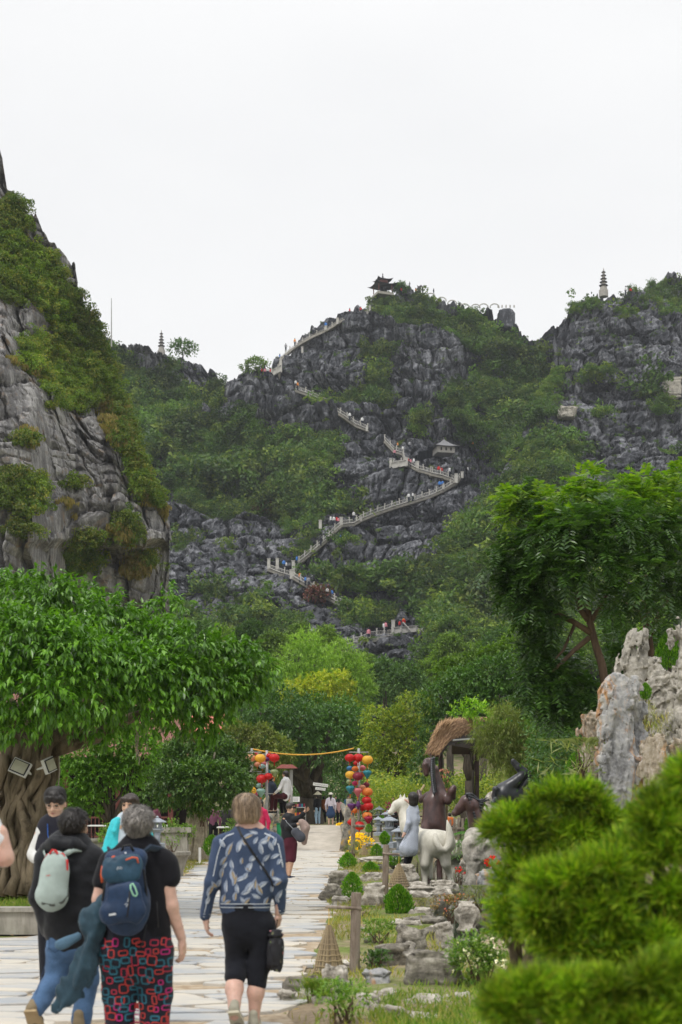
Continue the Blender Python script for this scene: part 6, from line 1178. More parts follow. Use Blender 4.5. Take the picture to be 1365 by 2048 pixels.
# ================= people further along the path =================
def cm(name, col, **k): return bpy.data.materials.get(name) or cloth(name, col, **k)
def far_person(px, Y, z, H, top, bot, label, yaw=0.0, hair='hair_black', sk=None, skirt=False, hat=None, shorts=False, armL=(.0, .0), armR=(.0, .0), h=.024, group=None, sit=False, bag=None, long=True):
    """H height; arm=(forward, out) in metres at the hand; built in body coordinates facing +Y, then turned"""
    b = P(px, HOR, Y); o = thing('person', (b.x, Y, z), label, 'person', group, rz=yaw); s = H/1.70; sk = sk or SK_m; V3 = lambda *a: Vector(a)*s
    hpv, T, M = head_prims(V3(0, .02, 1.585), 0, 0, s); lg = .0
    hipz = .93; kn = [V3(x, .03, .50) for x in (-.1, .1)]; an = [V3(x, -.01, .09) for x in (-.1, .1)]
    if sit: kn = [V3(x, .42, .90) for x in (-.1, .12)]; an = [V3(x, .46, .48) for x in (-.1, .14)]
    body = hpv+[('c', V3(0, 0, 1.50), V3(0, 0, 1.40), .055*s, .065*s), ('c', V3(0, 0, 1.34), V3(0, 0, 1.0), .15*s, .13*s, .04, (1, .65, 1))]
    tp = [('c', V3(0, 0, 1.36), V3(0, 0, 1.15), .165*s, .155*s, .04, (1, .65, 1)), ('c', V3(0, 0, 1.15), V3(0, 0, .92), .155*s, .17*s, .04, (1, .65, 1)), ('c', V3(-.14, 0, 1.39), V3(.14, 0, 1.39), .06*s, .06*s)]
    for sx, (fw, ot) in ((-1, armL), (1, armR)):
        sh = V3(sx*.18, 0, 1.38); hd = sh+V3(sx*.06+sx*ot, fw, -.56+.55*min(1, abs(fw)*1.3+abs(ot)*.8)*1.0); mid = (sh+hd)/2+V3(sx*.05, -.04, -.07 if fw else 0)
        body += [('c', sh, mid, .045*s, .04*s), ('c', mid, hd, .04*s, .028*s), ('c', hd, hd+(hd-mid).normalized()*.09*s, .033*s, .02*s)]
        tp += [('c', sh, mid, .064*s, .055*s)]+([('c', mid, mid.lerp(hd, .93), .053*s, .04*s)] if long else [])
    for k_, a_ in zip(kn, an): hp_ = V3(math.copysign(.1, k_.x), 0, .92); body += [('c', hp_, k_, .08*s, .055*s), ('c', k_, a_, .058*s, .036*s), ('c', a_-V3(0, .02, .05), a_+V3(0, .13, -.06), .034*s, .03*s)]
    npobj('body', *sdf_geo(body, h, .03), sk, o, smooth=True); sdf('top', tp, top, o, h, .03, folds(.012, 9, int(px)))
    if skirt: sdf('skirt', [('c', V3(0, 0, .98), V3(0, 0, .62), .16*s, .24*s, .03, (1, .7, 1))], bot, o, h, .03, folds(.02, 10, int(px), (1, 1, .3)))
    else: sdf('shorts' if shorts else 'trousers', [('c', V3(0, 0, .98), V3(0, 0, .92), .16*s, .165*s, .04, (1, .65, 1))]+[('c', V3(math.copysign(.1, k_.x), 0, .9), k_, .095*s, .075*s) for k_ in kn]+([] if shorts else [('c', k_, a_+V3(0, 0, .02), .075*s, .055*s) for k_, a_ in zip(kn, an)]), bot, o, h, .03, folds(.008, 10, int(px)+5))
    hm = bpy.data.materials[hair]; sdf('hair', [('e', T(0, -.02, .03), (.088*s, .102*s, .093*s), .02), ('e', T(0, -.05, -.03 if long else 0), (.075*s, .055*s, .07*s), .03)]+([('c', T(0, -.06, 0), T(0, -.08, -.25), .07*s, .05*s, .03)] if skirt or bag == 'long' else []), hm, o, max(.014, h*.8), .02)
    mb = MB()
    for sx in (-1, 1): mb.tube([an[0 if sx < 0 else 1]+V3(0, -.06, -.07), an[0 if sx < 0 else 1]+V3(0, .17, -.07)], [.042*s, .036*s], 8)
    parts(mb, 'shoe', bpy.data.materials['brown_shoe'] if px % 2 else M_blk, o, True)
    if hat == 'conical': MB().lathe([(.24, 1.62), (.235, 1.63), (.12, 1.73), (.01, 1.82)], 20).obj('conical_hat', bpy.data.materials.get('palm_hat') or simple('palm_hat', (.72, .66, .50), .7, .08), o, smooth=True)
    elif hat: MB().lathe([(.15, 1.625), (.15, 1.635), (.10, 1.645), (.095, 1.70), (.06, 1.735), (.01, 1.74)], 16).obj('hat', hat, o, smooth=True)
    return o
# man taking a picture
f = Fig(583, 30.0, 'man in sunglasses, black jacket and maroon shorts raising his phone on the path'); p = f.p; c = f.cap
hp, T, M = head_prims(p(582, 1617), -PI/2-.45, .05, 1.0)
gl = join_geo([sdf_geo(hp+[c((580, 1626), (578, 1636), 5.5, 6.5), c((578, 1640), (578, 1680), 14, 13, None, (1, .75, 1)), c((588, 1640, -.05), (600, 1636, -.12), 5, 4.5), c((600, 1636, -.12), (611, 1623, -.2), 4.2, 3), c((571, 1640, .05), (577, 1655, -.1), 5, 4.5), c((577, 1655, -.1), (598, 1648, -.2), 4.2, 3), c((576, 1690, 0), (576, 1722, .02), 8, 5.5), c((576, 1722, .02), (576, 1750, .04), 5.8, 3.4), c((585, 1690, 0), (583, 1722, -.04), 8, 5.5), c((583, 1722, -.04), (579, 1750, -.04), 5.8, 3.4)], .014, .03), sdf_geo(hand_prims(p(611, 1624, -.2), (.6, 0, .6), (0, 1, 0), (-1, 0, 1), .9, 1.0), .006, .01), sdf_geo(hand_prims(p(598, 1648, -.2), (1, 0, .2), (0, 0, 1), (0, -1, 0), .9, .9), .006, .01)]); npobj('body', gl[0], gl[1], SK_t, f.o)
f.sdf('jacket', [c((578, 1638), (578, 1650), 14, 16, .03, (1, .75, 1)), c((578, 1650), (578, 1678), 16, 15, .03, (1, .75, 1)), c((588, 1640, -.05), (600, 1637, -.12), 7.5, 6.5), c((600, 1637, -.12), (608, 1627, -.18), 6.2, 4.8), c((571, 1640, .05), (577, 1655, -.1), 7.5, 6.5), c((577, 1655, -.1), (592, 1650, -.18), 6, 4.8)], M_bj, .014, .03, folds(.010, 12, 201))
f.sdf('shorts', [c((579, 1680), (579, 1688), 14.5, 15, .03, (1, .8, 1)), c((576, 1690), (576, 1718, .02), 9.5, 9), c((586, 1690), (584, 1718, -.04), 9.5, 9)], cloth('maroon_cotton', (.075, .014, .026), .9), .014, .03, folds(.008, 10, 203))
f.sdf('hair', [('e', T(0, -.02, .042), (.09, .105, .085), .02), ('e', T(0, .05, .085), (.06, .05, .03), .03)], hb, .010, .02); eyes(f, T)
mb = MB(); mb.box(T(-.033, .10, .010), (.012, .055, .036)).box(T(.033, .10, .010), (.055, .02, .036)).tube([T(-.06, .09, .012), T(.06, .09, .012)], .016, 6); mb.obj('sunglasses', M_blk, f.o)
mb = MB(); mb.tube([p(573, 1755, .04), p(590, 1757, .02)], [f.r(4.2), f.r(3.4)], 8).tube([p(574, 1757, -.05), p(592, 1759, -.07)], [f.r(4.2), f.r(3.4)], 8); parts(mb, 'shoe', simple('navy_shoe', (.02, .03, .06), .7), f.o, True)
tel = thing('phone', p(613, 1619, -.2)+f.b, 'phone held up by the man in maroon shorts', 'phone'); MB().box((0, 0, 0), (.012, .075, .15)).obj('phone_body', M_blk, tel)
sb = thing('sling_bag', p(598, 1672, -.3)+f.b, 'grey and black sling bag at the hip of the man taking a picture', 'bag'); o = sb.location-f.b; sdf('bag_body', [('c', L_(p(592, 1664, -.3)), L_(p(602, 1674, -.3)), f.r(9), f.r(10), .03, (1, .7, 1))], cloth('charcoal_bag', (.06, .065, .08), .7), sb, .014, .03, folds(.01, 9, 4)); MB().tube([L_(p(590, 1660, -.28)), L_(p(575, 1645, -.2)), L_(p(570, 1638, 0))], .022, 6, flat=.4).obj('bag_strap', simple('grey_webbing', (.25, .27, .30), .8), sb)
cj = thing('carried_jacket', p(610, 1660, -.2)+f.b, 'dusty pink jacket hanging from the forearm of the man taking a picture', 'jacket'); o = cj.location-f.b; sdf('jacket_cloth', [('c', L_(p(604, 1645, -.2)), L_(p(613, 1655, -.2)), f.r(6), f.r(9), .03), ('c', L_(p(611, 1655, -.2)), L_(p(610, 1685, -.2)), f.r(9), f.r(6.5), .03, (1, .7, 1))], cloth('dusty_pink_cloth', (.32, .24, .21), .9), cj, .014, .03, folds(.03, 8, 14, (1, 1, .5)))
# woman in the grey dress beside the white horse
f = Fig(822, 30.2, 'woman with black bob in a long grey checked dress leaning on the white horse', .1); p = f.p; c = f.cap
hp, T, M = head_prims(p(825, 1596), .9, 0, 1.0)
npobj('body', *sdf_geo(hp+[c((826, 1606), (827, 1616), 4.5, 5), c((827, 1624), (827, 1660), 8, 8, None, (1, .7, 1)), c((820, 1624), (817, 1648, -.1), 4.5, 3.8), c((817, 1648, -.1), (809, 1668, -.1), 3.6, 2.6), c((809, 1668, -.1), (805, 1674, -.12), 3, 2), c((833, 1624), (826, 1610, .2), 4.5, 3.8), c((826, 1610, .2), (812, 1600, .2), 3.4, 2.4), c((820, 1690, 0), (812, 1725, 0), 6, 4), c((812, 1725), (809, 1738, -.05), 3.6, 3), c((826, 1690, 0), (819, 1722, .05), 6, 4), c((819, 1722, .05), (815, 1735, .05), 3.6, 3)], .016, .03), SK_f, f.o)
M_gd = NT('grey_checked_linen'); co = M_gd.coord(); w1 = M_gd.n('ShaderNodeTexChecker'); M_gd.l(co, w1.inputs[0]); w1.inputs[3].default_value = 60; w1.inputs[1].default_value = (.33, .37, .45, 1); w1.inputs[2].default_value = (.47, .50, .57, 1); M_gd.base(w1.outputs[0]); M_gd.rough(.9)
f.sdf('dress', [c((827, 1617), (829, 1640), 10, 12.5, .03, (1, .8, 1)), c((829, 1640), (828, 1660), 12.5, 10.5, .03, (1, .8, 1)), c((828, 1660), (818, 1696), 11, 19, .03, (1, .8, 1)), c((820, 1624), (817, 1647, -.1), 7, 5.8), c((817, 1647, -.1), (811, 1662, -.1), 5.5, 4.2), c((833, 1624), (828, 1612, .2), 6.5, 5.5)], M_gd.m, .013, .03, folds(.03, 9, 304, (1, 1, .22)))
f.sdf('leggings', [c((820, 1690), (812, 1728, 0), 7.5, 5), c((826, 1690), (819, 1724, .05), 7.5, 5)], M_blkt, .014); f.sdf('hair', [('e', T(0, -.02, .02), (.106, .118, .112), .02), ('c', T(0, -.045, 0), T(0, -.035, -.10), .10, .10, .03)], hb, .012, .02)
mb = MB(); mb.tube([p(806, 1740, -.05), p(812, 1738, .0)], f.r(3.5), 6).tube([p(812, 1738, .05), p(818, 1736, .1)], f.r(3.5), 6); parts(mb, 'sandal', simple('orange_sandal', (.35, .12, .05), .6), f.o)
navy = cm('navy_padded', (.02, .028, .045)); wht = cm('white_linen', (.66, .66, .66), var=.05); dk = cm('near_black_cloth', (.014, .014, .018))
o = far_person(520, 36, 0.02, 1.64, cm('magenta_wool', (.50, .02, .085)), cm('magenta_wool2', (.46, .02, .08)), 'person in a long magenta coat partly hidden behind the leaf print jacket', yaw=PI-.6, skirt=True, h=.018)
o = far_person(543, 46, .75, 1.70, navy, dk, 'person in navy padded jacket and orange cap sitting on the bridge rail', yaw=-1.0, sit=True, hat=simple('orange_cap', (.75, .26, .07), .8), h=.018, armR=(.25, 0))
o = far_person(572, 45, .85, 1.72, wht, cm('dark_red_trousers', (.05, .012, .015)), 'man in a white shirt with shoulder strap sitting on the bridge rail', yaw=1.1, sit=True, h=.018, armL=(.25, 0))
FPL = [(624, 79, 1.60, (.012, .012, .015), (.012, .012, .014), PI*.9, {}, 'person all in black at the left of the group beyond the bridge'),
 (636, 76, 1.62, (.012, .012, .016), (.30, .42, .55), .6, dict(hat='conical', armR=(.3, 0)), 'person in a conical palm hat, black top and light jeans'),
 (648, 80, 1.55, (.20, .07, .03), (.015, .015, .02), .2, {}, 'person in rust brown between conical hat and lilac blouse'),
 (662, 74, 1.68, (.50, .46, .52), (.025, .05, .11), 0, dict(skirt=True), 'woman in pale hat, lilac blouse and navy skirt seen from behind'),
 (679, 77, 1.42, (.66, .40, .40), (.012, .012, .02), -.2, dict(bag='long'), 'girl with long black hair in a pink jacket'),
 (672, 86, 1.60, (.03, .06, .05), (.01, .01, .015), PI, {}, 'person in dark green behind the girl in pink'),
 (697, 82, 1.60, (.10, .28, .50), (.02, .02, .03), PI, {}, 'person in sky blue shirt just left of the right lantern pole')]
for px_, Yp, H, a, b_, yw, kw, lb in FPL:
    far_person(px_, Yp, .3, H, cm(f'top_cloth_{px_}', a), cm(f'lower_cloth_{px_}', b_), lb, yaw=yw, h=.028, **({**kw, 'hat': simple('pale_hat', (.6, .58, .5), .8)} if px_ == 662 else kw))
for px_, Yp, H, z, a, b_, yw, lb in [(787, 60, 1.60, .2, (.45, .04, .20), (.02, .02, .03), PI, 'person in magenta top behind the fence beyond the stone lanterns'), (797, 61, 1.62, .2, (.62, .62, .64), (.05, .08, .15), .4, 'person in white beyond the fence near the white horse head'), (775, 62, 1.58, .2, (.35, .02, .04), (.02, .02, .02), 2, 'person in dark red at the left of the fence group'), (900, 44, 1.0, .25, (.60, .16, .04), (.03, .03, .03), 0, 'child with black hair in an orange top behind the horse statues'),
   (427, 48, 1.50, .0, (.16, .06, .10), (.01, .01, .012), .2, 'person in plum coloured top at a table behind the fig tree'), (452, 50, 1.50, .0, (.03, .028, .03), (.01, .01, .012), 0, 'person with long dark hair at a table right of the plum top'), (313, 52, 1.50, .0, (.17, .05, .08), (.02, .02, .03), 1.2, 'person in wine red seated behind the stone lantern on the left'), (470, 50, 1.55, .0, (.05, .05, .06), (.01, .01, .01), 2.6, 'person in dark clothes at the tables behind the magenta coat')]:
    far_person(px_, Yp, z, H, cm(f'top_cloth_{px_}', a), cm(f'lower_cloth_{px_}', b_), lb, yaw=yw, h=.028)
# ================= bridge =================
br = thing('footbridge', (-1.1, 46.5, 0), 'small arched footbridge with cement ramp, pale kerbs and tree trunk shaped rails', 'bridge')
def bz(y):
    t = (y-46.5); return .56*math.sin(min(1, max(0, t/12.5))*PI/2) if y < 59 else .56-.26*min(1, (y-59)/16)
ys = [46.4+1.2*i for i in range(26)]; mb = MB(); X0, X1 = -1.20, 1.12
def strip(xa, xb, dz, m=0, side=0.0):
    v = []
    for y in ys: v += [(xa, y-46.5, bz(y)+dz), (xb, y-46.5, bz(y)+dz), (xa, y-46.5, -.6), (xb, y-46.5, -.6)]
    f = []
    for i in range(len(ys)-1): q = 4*i; f += [(q, q+1, q+5, q+4), (q+2, q+6, q+7, q+3), (q, q+4, q+6, q+2), (q+1, q+3, q+7, q+5)]
    return v, f
M_ramp = NT('ramp_cement'); _n = M_ramp.noise(M_ramp.coord((1, .4, 1), 'World'), 2.5, 6, .6); M_ramp.base(M_ramp.ramp(_n, [(.35, (.40, .36, .30)), (.65, (.52, .47, .40))])); M_ramp.rough(.9, .15)
mb.add(*strip(X0, X1, .012)); mb.obj('deck', M_ramp.m, br)
M_kerb = simple('pale_kerb_stone', (.50, .45, .38), .85, .15)
for xa, xb in ((X0-.16, X0-.01), (X1+.01, X1+.16)): MB().add(*strip(xa, xb, .09)).obj('kerb', M_kerb, br)
M_fx = NT('faux_tree_trunk'); _n = M_fx.noise(M_fx.coord((1, 1, 1), 'World'), 5, 5, .6, .5); M_fx.base(M_fx.ramp(_n, [(.38, (.10, .095, .08)), (.5, (.24, .23, .20)), (.58, (.34, .30, .22)), (.66, (.52, .33, .10))])); M_fx.rough(.8); M_fx.bump(_n, .6, .03)
def lp(px, py, Y): return P(px, py, Y)-Vector((-1.1, 46.5, 0))
def trunk(pts, rad): mb = MB(); mb.tube(pts, rad, 10); mb.obj('trunk_rail', M_fx.m, br, smooth=True)
trunk([lp(529, 1705, 46), lp(531, 1660, 46), lp(528, 1625, 46), lp(533, 1605, 46), lp(540, 1590, 46)], [.26, .17, .15, .14, .07]); trunk([lp(528, 1628, 46.2), lp(545, 1600, 46.2), lp(547, 1593, 46.2)], [.12, .10, .05])
trunk([lp(536, 1640, 47), lp(545, 1628, 52), lp(552, 1620, 58)], [.14, .12, .12]); trunk([lp(534, 1672, 46.3), lp(548, 1662, 50), lp(556, 1655, 56)], [.12, .10, .10]); trunk([lp(553, 1670, 55), lp(553, 1618, 55)], [.15, .12])
trunk([lp(692, 1708, 46), lp(697, 1660, 46), lp(700, 1620, 46), lp(699, 1598, 46)], [.24, .17, .15, .10]); trunk([lp(698, 1638, 46.2), lp(690, 1622, 52), lp(686, 1612, 58)], [.13, .12, .11]); trunk([lp(694, 1672, 46.3), lp(688, 1660, 50), lp(686, 1652, 56)], [.12, .10, .10]); trunk([lp(708, 1712, 45.8), lp(706, 1680, 45.8), lp(712, 1655, 46)], [.22, .14, .08])
# ================= lantern poles =================
M_pole = simple('grey_steel_pole', (.36, .36, .35), .5, .15, metal=.3)
LP = {}
for px_, top, lb in ((718, 1497, 'grey pole on the right of the bridge carrying three strands of lanterns'), (504, 1497, 'grey pole at the far left of the bridge entrance, lanterns in front of it'), (534, 1501, 'grey pole on the left of the bridge beside the red round lantern')):
    b = P(px_, HOR, 45); o = thing('lantern_pole', (b.x, 45, 0), lb, 'pole'); h = P(px_, top, 45).z; MB().tube([(0, 0, -.1), (0, 0, h)], .045, 10).obj('post', M_pole, o, smooth=True)
    mb = MB(); [mb.box((0, 0, h-.12-z), (.62, .03, .03)) for z in (0, .62, 1.25)]; parts(mb, 'cross_arm', M_pole, o)
C_ = dict(red=(.62, .018, .018), yellow=(.85, .50, .05), orange=(.85, .27, .05), maroon=(.28, .025, .05), teal=(.04, .28, .34), blue=(.05, .22, .42), green=(.35, .42, .20), magenta=(.62, .04, .17), pink=(.72, .22, .24), purple=(.16, .045, .20), crimson=(.38, .015, .06), peach=(.80, .38, .22), seagreen=(.30, .48, .42), rainbow=(.40, .62, .60))
def silk(nm):
    k = 'silk_'+nm
    if k in bpy.data.materials: return bpy.data.materials[k]
    t = NT(k); c = C_[nm]; t.base(c); t.rough(.4, .4); tr = t.n('ShaderNodeBsdfTranslucent'); tr.inputs[0].default_value = (*c, 1); ms = t.n('ShaderNodeMixShader'); ms.inputs[0].default_value = .35; t.l(t.b.outputs[0], ms.inputs[1]); t.l(tr.outputs[0], ms.inputs[2]); t.l(ms.outputs[0], t.N['Material Output'].inputs[0]); return t.m
M_cap = simple('dark_lantern_cap', (.06, .03, .02), .5); LG = {}
def lantern(px, py, r, col, shp, lb, Y=44.8, grp='silk lanterns on the poles'):
    k = (shp, col)
    prof = {'round': [(.28, -.74), (.62, -.63), (.90, -.34), (1, 0), (.90, .34), (.62, .63), (.28, .74)], 'teardrop': [(.12, -1.05), (.30, -.72), (.62, -.25), (.88, .15), (.92, .35), (.72, .62), (.30, .74)], 'heart': [(.05, -1.0), (.35, -.6), (.78, -.1), (1, .28), (.85, .5), (.4, .6)], 'spindle': [(.1, -1.1), (.5, -.4), (.62, .1), (.4, .8), (.15, 1.1)], 'small': [(.28, -.7), (.75, -.45), (1, 0), (.75, .45), (.28, .7)]}[shp]
    u = 1.14*r/FPX*Y; o = thing('lantern', P(px, py, Y+rnd.uniform(-.12, .12)), lb, 'lantern', grp); mz = prof[-1][1]; nz = prof[0][1]
    mb = MB(); mb.lathe([(a*u, z*u) for a, z in prof], 24, rib=-.055); mb.obj('silk_body', silk(col), o, smooth=True)
    mb = MB(); mb.lathe([(.26*u, mz*u), (.26*u, (mz+.12)*u), (.03*u, (mz+.14)*u), (.02*u, (mz+.5)*u)], 8).obj('cap', M_cap, o)
    mb = MB(); mb.lathe([(.03*u, (nz-.75)*u), (.10*u, (nz-.7)*u), (.06*u, (nz-.25)*u), (.16*u, (nz-.1)*u), (.2*u, nz*u)], 7).obj('tassel', silk(col if col in ('red', 'crimson') else 'orange'), o)
RLN = [(700, 1516, 9, 'red', 'round'), (717, 1516, 9.5, 'red', 'round'), (735.5, 1520, 10, 'yellow', 'round'), (714, 1527, 6.5, 'red', 'small'), (711, 1538, 6.5, 'orange', 'small'), (725, 1536, 6.5, 'pink', 'small'), (700, 1537, 6, 'blue', 'small'), (701, 1550, 9, 'yellow', 'round'), (716, 1553, 9.5, 'maroon', 'round'), (726, 1548, 7, 'orange', 'small'), (735, 1548, 8.5, 'teal', 'teardrop'), (699, 1564, 5.5, 'green', 'small'), (711, 1567, 6, 'magenta', 'small'), (733, 1570, 6.5, 'maroon', 'small'), (725, 1575, 6.5, 'peach', 'small'), (701, 1579, 8.5, 'teal', 'teardrop'), (716, 1584, 9, 'pink', 'teardrop'), (735, 1584, 10, 'orange', 'round'), (704, 1613, 8.5, 'purple', 'heart'), (717, 1611, 7, 'purple', 'spindle'), (734, 1601, 9, 'red', 'round'), (737, 1613, 9.5, 'red', 'round'), (725, 1616, 8, 'red', 'small'), (710, 1622, 6, 'orange', 'small'), (735, 1632, 9, 'orange', 'round'), (737.5, 1640, 8.5, 'crimson', 'teardrop'), (703, 1645, 7.5, 'red', 'small'), (719, 1652, 10, 'red', 'round')]
LLN = [(502, 1516, 9, 'peach', 'round'), (511, 1510, 7, 'red', 'small'), (521, 1517, 10, 'yellow', 'round'), (534, 1518, 6, 'purple', 'small'), (539, 1512, 6.5, 'red', 'small'), (549, 1516, 9.5, 'red', 'round'), (531, 1527, 7, 'pink', 'small'), (515, 1529, 6, 'peach', 'small'), (525, 1533, 6, 'rainbow', 'small'), (549, 1546, 8, 'green', 'teardrop'), (538, 1544, 5, 'teal', 'small'), (537, 1553, 7.5, 'red', 'round'), (524, 1558, 10, 'red', 'round'), (519, 1572, 6.5, 'seagreen', 'small'), (522, 1585, 9, 'seagreen', 'teardrop'), (502, 1582, 10, 'yellow', 'round'), (511, 1588, 6, 'magenta', 'small')]
ORD = ['topmost', 'second from the top', 'third from the top', 'fourth from the top', 'fifth from the top', 'sixth from the top', 'seventh from the top', 'eighth from the top', 'ninth from the top', 'tenth from the top', 'eleventh from the top']+[f'number {i} from the top' for i in range(12, 20)]
for L, side, cuts in ((RLN, 'right', (709, 729)), (LLN, 'left', (516, 530))):
    cnt = [0, 0, 0]
    for q in sorted(L, key=lambda q: q[1]):
        k = 0 if q[0] < cuts[0] else (1 if q[0] < cuts[1] else 2); nm = {'seagreen': 'sea green', 'green': 'olive green', 'rainbow': 'many coloured'}.get(q[3], q[3]); sh = {'small': 'small', 'round': 'round ribbed', 'teardrop': 'teardrop', 'heart': 'heart shaped', 'spindle': 'spindle'}[q[4]]
        lantern(*q, f'{sh} {nm} lantern, {ORD[cnt[k]]} of the {("left", "middle", "right")[k]} strand, {side} pole', Y=44.6 if q[4] != 'small' else 45.1); cnt[k] += 1
og = thing('party_rope', P(600, 1508, 45), 'orange rope sagging between the left and right lantern poles', 'rope'); o = og.location; MB().tube([P(a, 1498+12*(1-((a-604)/100)**2), 45)-o for a in range(504, 720, 12)], .022, 5).obj('rope', simple('orange_rope', (.65, .35, .05), .7), og)
sg = thing('name_sign', P(641, 1574, 70), 'tilted white board sign with dark lettering hanging in the banyan shade', 'sign', rot=(0, R(7), 0)); M_wb = simple('white_board', (.72, .72, .70), .6, .03)
MB().box((0, 0, .10), (.74, .03, .15)).obj('board', M_wb, sg); MB().box((.02, 0, -.10), (.50, .03, .13)).obj('board', M_wb, sg)
def text(s, size, loc, parent, mat, name='lettering', rot=(PI/2, 0, 0), bold=.0):
    c = bpy.data.curves.new(name, 'FONT'); c.body = s; c.size = size; c.align_x = 'CENTER'; c.align_y = 'CENTER'; c.extrude = .001; c.offset = bold; ob = bpy.data.objects.new(name+'_t', c); COL.objects.link(ob); dg = bpy.context.evaluated_depsgraph_get(); me = bpy.data.meshes.new_from_object(ob.evaluated_get(dg)); bpy.data.objects.remove(ob); me.materials.clear(); me.materials.append(mat)
    o = bpy.data.objects.new(name, me); o.location = loc; o.rotation_euler = rot; return link(o, parent)
mb = MB()      # lettering too small and blurred to read in the photo: only its dark strokes
for row, n, w in ((.10, 13, .66), (-.10, 8, .42)):
    for i in range(n):
        x = -w/2+w*(i+.5)/n+(.02 if row < 0 else 0); mb.box((x, -.019, row), (.008, .004, .07)).box((x+.012, -.019, row+.02*(-1)**i), (.022, .004, .010))
mb.obj('lettering', M_blk, sg, kind='stuff')
# vendor corner left of the group: white sign, colourful rack, green bin, canopy post
vs = thing('notice_sign', P(592, 1599, 55), 'small white notice with grey print on the vendor rack by the bridge', 'sign'); MB().box((0, 0, 0), (.30, .02, .20)).obj('board', M_wb, vs); mb = MB(); [mb.box((0, -.013, .05-.05*i), (.2, .004, .015)) for i in range(3)]; mb.obj('print_lines', M_pole, vs, kind='stuff')
rk = thing('souvenir_rack', (P(594, 1600, 56).x, 56, .3), 'rack of small colourful goods beside the man in white shirt', 'rack'); parts(MB().tube([(-.35, 0, 0), (-.35, 0, 1.1)], .02, 6).tube([(.35, 0, 0), (.35, 0, 1.1)], .02, 6), 'post', M_pole, rk); mb = MB(); mb.box((0, 0, .35), (.7, .3, .03)).box((0, 0, .7), (.7, .3, .03)).box((0, 0, 1.05), (.7, .3, .03)); parts(mb, 'shelf', M_pole, rk)
for i in range(24): MB().box((-.3+.085*(i % 8), -.05, .43+.35*(i//8)), (.06, .08, .10+.05*rnd.random())).obj('souvenir', silk(rnd.choice(list(C_))), rk)
gb = thing('litter_bin', (P(564, 1600, 49).x, 49, .35), 'green litter bin at the left kerb of the bridge', 'bin'); MB().box((0, 0, .22), (.30, .25, .44), taper=1.15).obj('bin_body', simple('green_plastic', (.02, .28, .10), .5), gb); MB().box((0, 0, .47), (.36, .30, .06)).obj('lid', simple('dark_green_plastic', (.01, .14, .06), .5), gb)
cp = thing('small_canopy', (P(580, 1600, 52).x, 52, .0), 'small red tiled canopy on a grey post behind the left lanterns', 'canopy'); h0 = P(570, 1540, 52).z; MB().tube([(.05, 0, 0), (.05, 0, h0)], .06, 8).obj('post', M_pole, cp); M_tile = NT('terracotta_tiles'); _c = M_tile.coord(kind='World'); M_tile.base(M_tile.ramp(M_tile.noise(_c, 6, 4, .6), [(.35, (.14, .06, .045)), (.65, (.26, .12, .09))])); M_tile.rough(.8)
MB().box((-.1, 0, h0+.12), (.8, .9, .14), taper=.5).obj('roof', simple('dark_red_roof', (.18, .05, .04), .8), cp)
# ================= restaurant on the left =================
M_dw = simple('dark_stained_timber', (.030, .014, .012), .6, .3); M_rw = simple('red_brown_timber', (.17, .055, .045), .6, .25); M_flr = simple('tiled_floor', (.16, .13, .11), .5)
rs = thing('restaurant', (-14.5, 58, 0), 'open timber restaurant with red tiled roof and dark interior behind the trees', 'restaurant')
MB().box((0, 4, 1.6), (17, .2, 3.2)).box((-8.4, 0, 1.6), (.2, 8, 3.2)).obj('wall', M_dw, rs); mb = MB()
for i in range(9): mb.box((-8+i*2, -3.8, 1.6), (.18, .18, 3.2))
parts(mb, 'column', M_rw, rs); MB().box((0, 0, 3.2), (17.4, 8.4, .2)).obj('ceiling', M_dw, rs); MB().box((0, 0, .1), (17, 8, .2)).obj('floor', M_flr, rs)
mb = MB()
for i in range(8): mb.box((-7+i*2, -3.95, .98), (1.8, .05, .07)).box((-7+i*2, -3.95, .25), (1.8, .05, .07))
parts(mb, 'rail', M_rw, rs); mb = MB()
for i in range(110): mb.box((-7.9+i*.145, -3.95, .62), (.03, .03, .66))
parts(mb, 'baluster', M_rw, rs)
rf = MB(); rf.add([(-9.2, -4.9, 3.25), (9.2, -4.9, 3.25), (7.2, -.6, 5.9), (-7.2, -.6, 5.9), (-9.2, 4.9, 3.25), (9.2, 4.9, 3.25), (7.2, .6, 5.9), (-7.2, .6, 5.9)], [(0, 1, 2, 3), (5, 4, 7, 6), (1, 5, 6, 2), (4, 0, 3, 7), (3, 2, 6, 7), (0, 4, 5, 1)]); ro = rf.obj('roof', M_tile.m, rs)
mb = MB()
for j in range(26):
    y = -4.9+4.3*j/26; z = 3.27+2.65*j/26; w = 9.2-2.0*j/26
    for i in range(60):
        x = -w+2*w*(i+.5)/60; mb.box((x, y, z+.03), (2*w/60*.86, .24, .035), M=Matrix.Rotation(.55, 3, 'X'))
mb.obj('roof_tiles', M_tile.m, ro, kind='stuff')
# roof corner seen between the crowns
r2 = thing('pavilion_roof', P(380, 1476, 56), 'salmon red tiled roof corner showing between the banyan and the small fig', 'roof'); mb = MB()
for j in range(14):
    for i in range(16): mb.box((-.6+.10*i+.012*j, .06*j, .075*j), (.085, .11, .03), M=Matrix.Rotation(.75, 3, 'X'))
mb.obj('roof_tiles', simple('salmon_tiles', (.68, .25, .18), .8, .3, 9), r2, kind='stuff'); MB().add([(-.7, 0, -.04), (1.15, 0, -.04), (1.3, .9, 1.02), (-.5, .9, 1.02), (-.7, .1, -.4), (1.15, .1, -.4)], [(0, 1, 2, 3), (0, 4, 5, 1)]).obj('roof_deck', simple('salmon_deck', (.45, .16, .11), .8), r2)
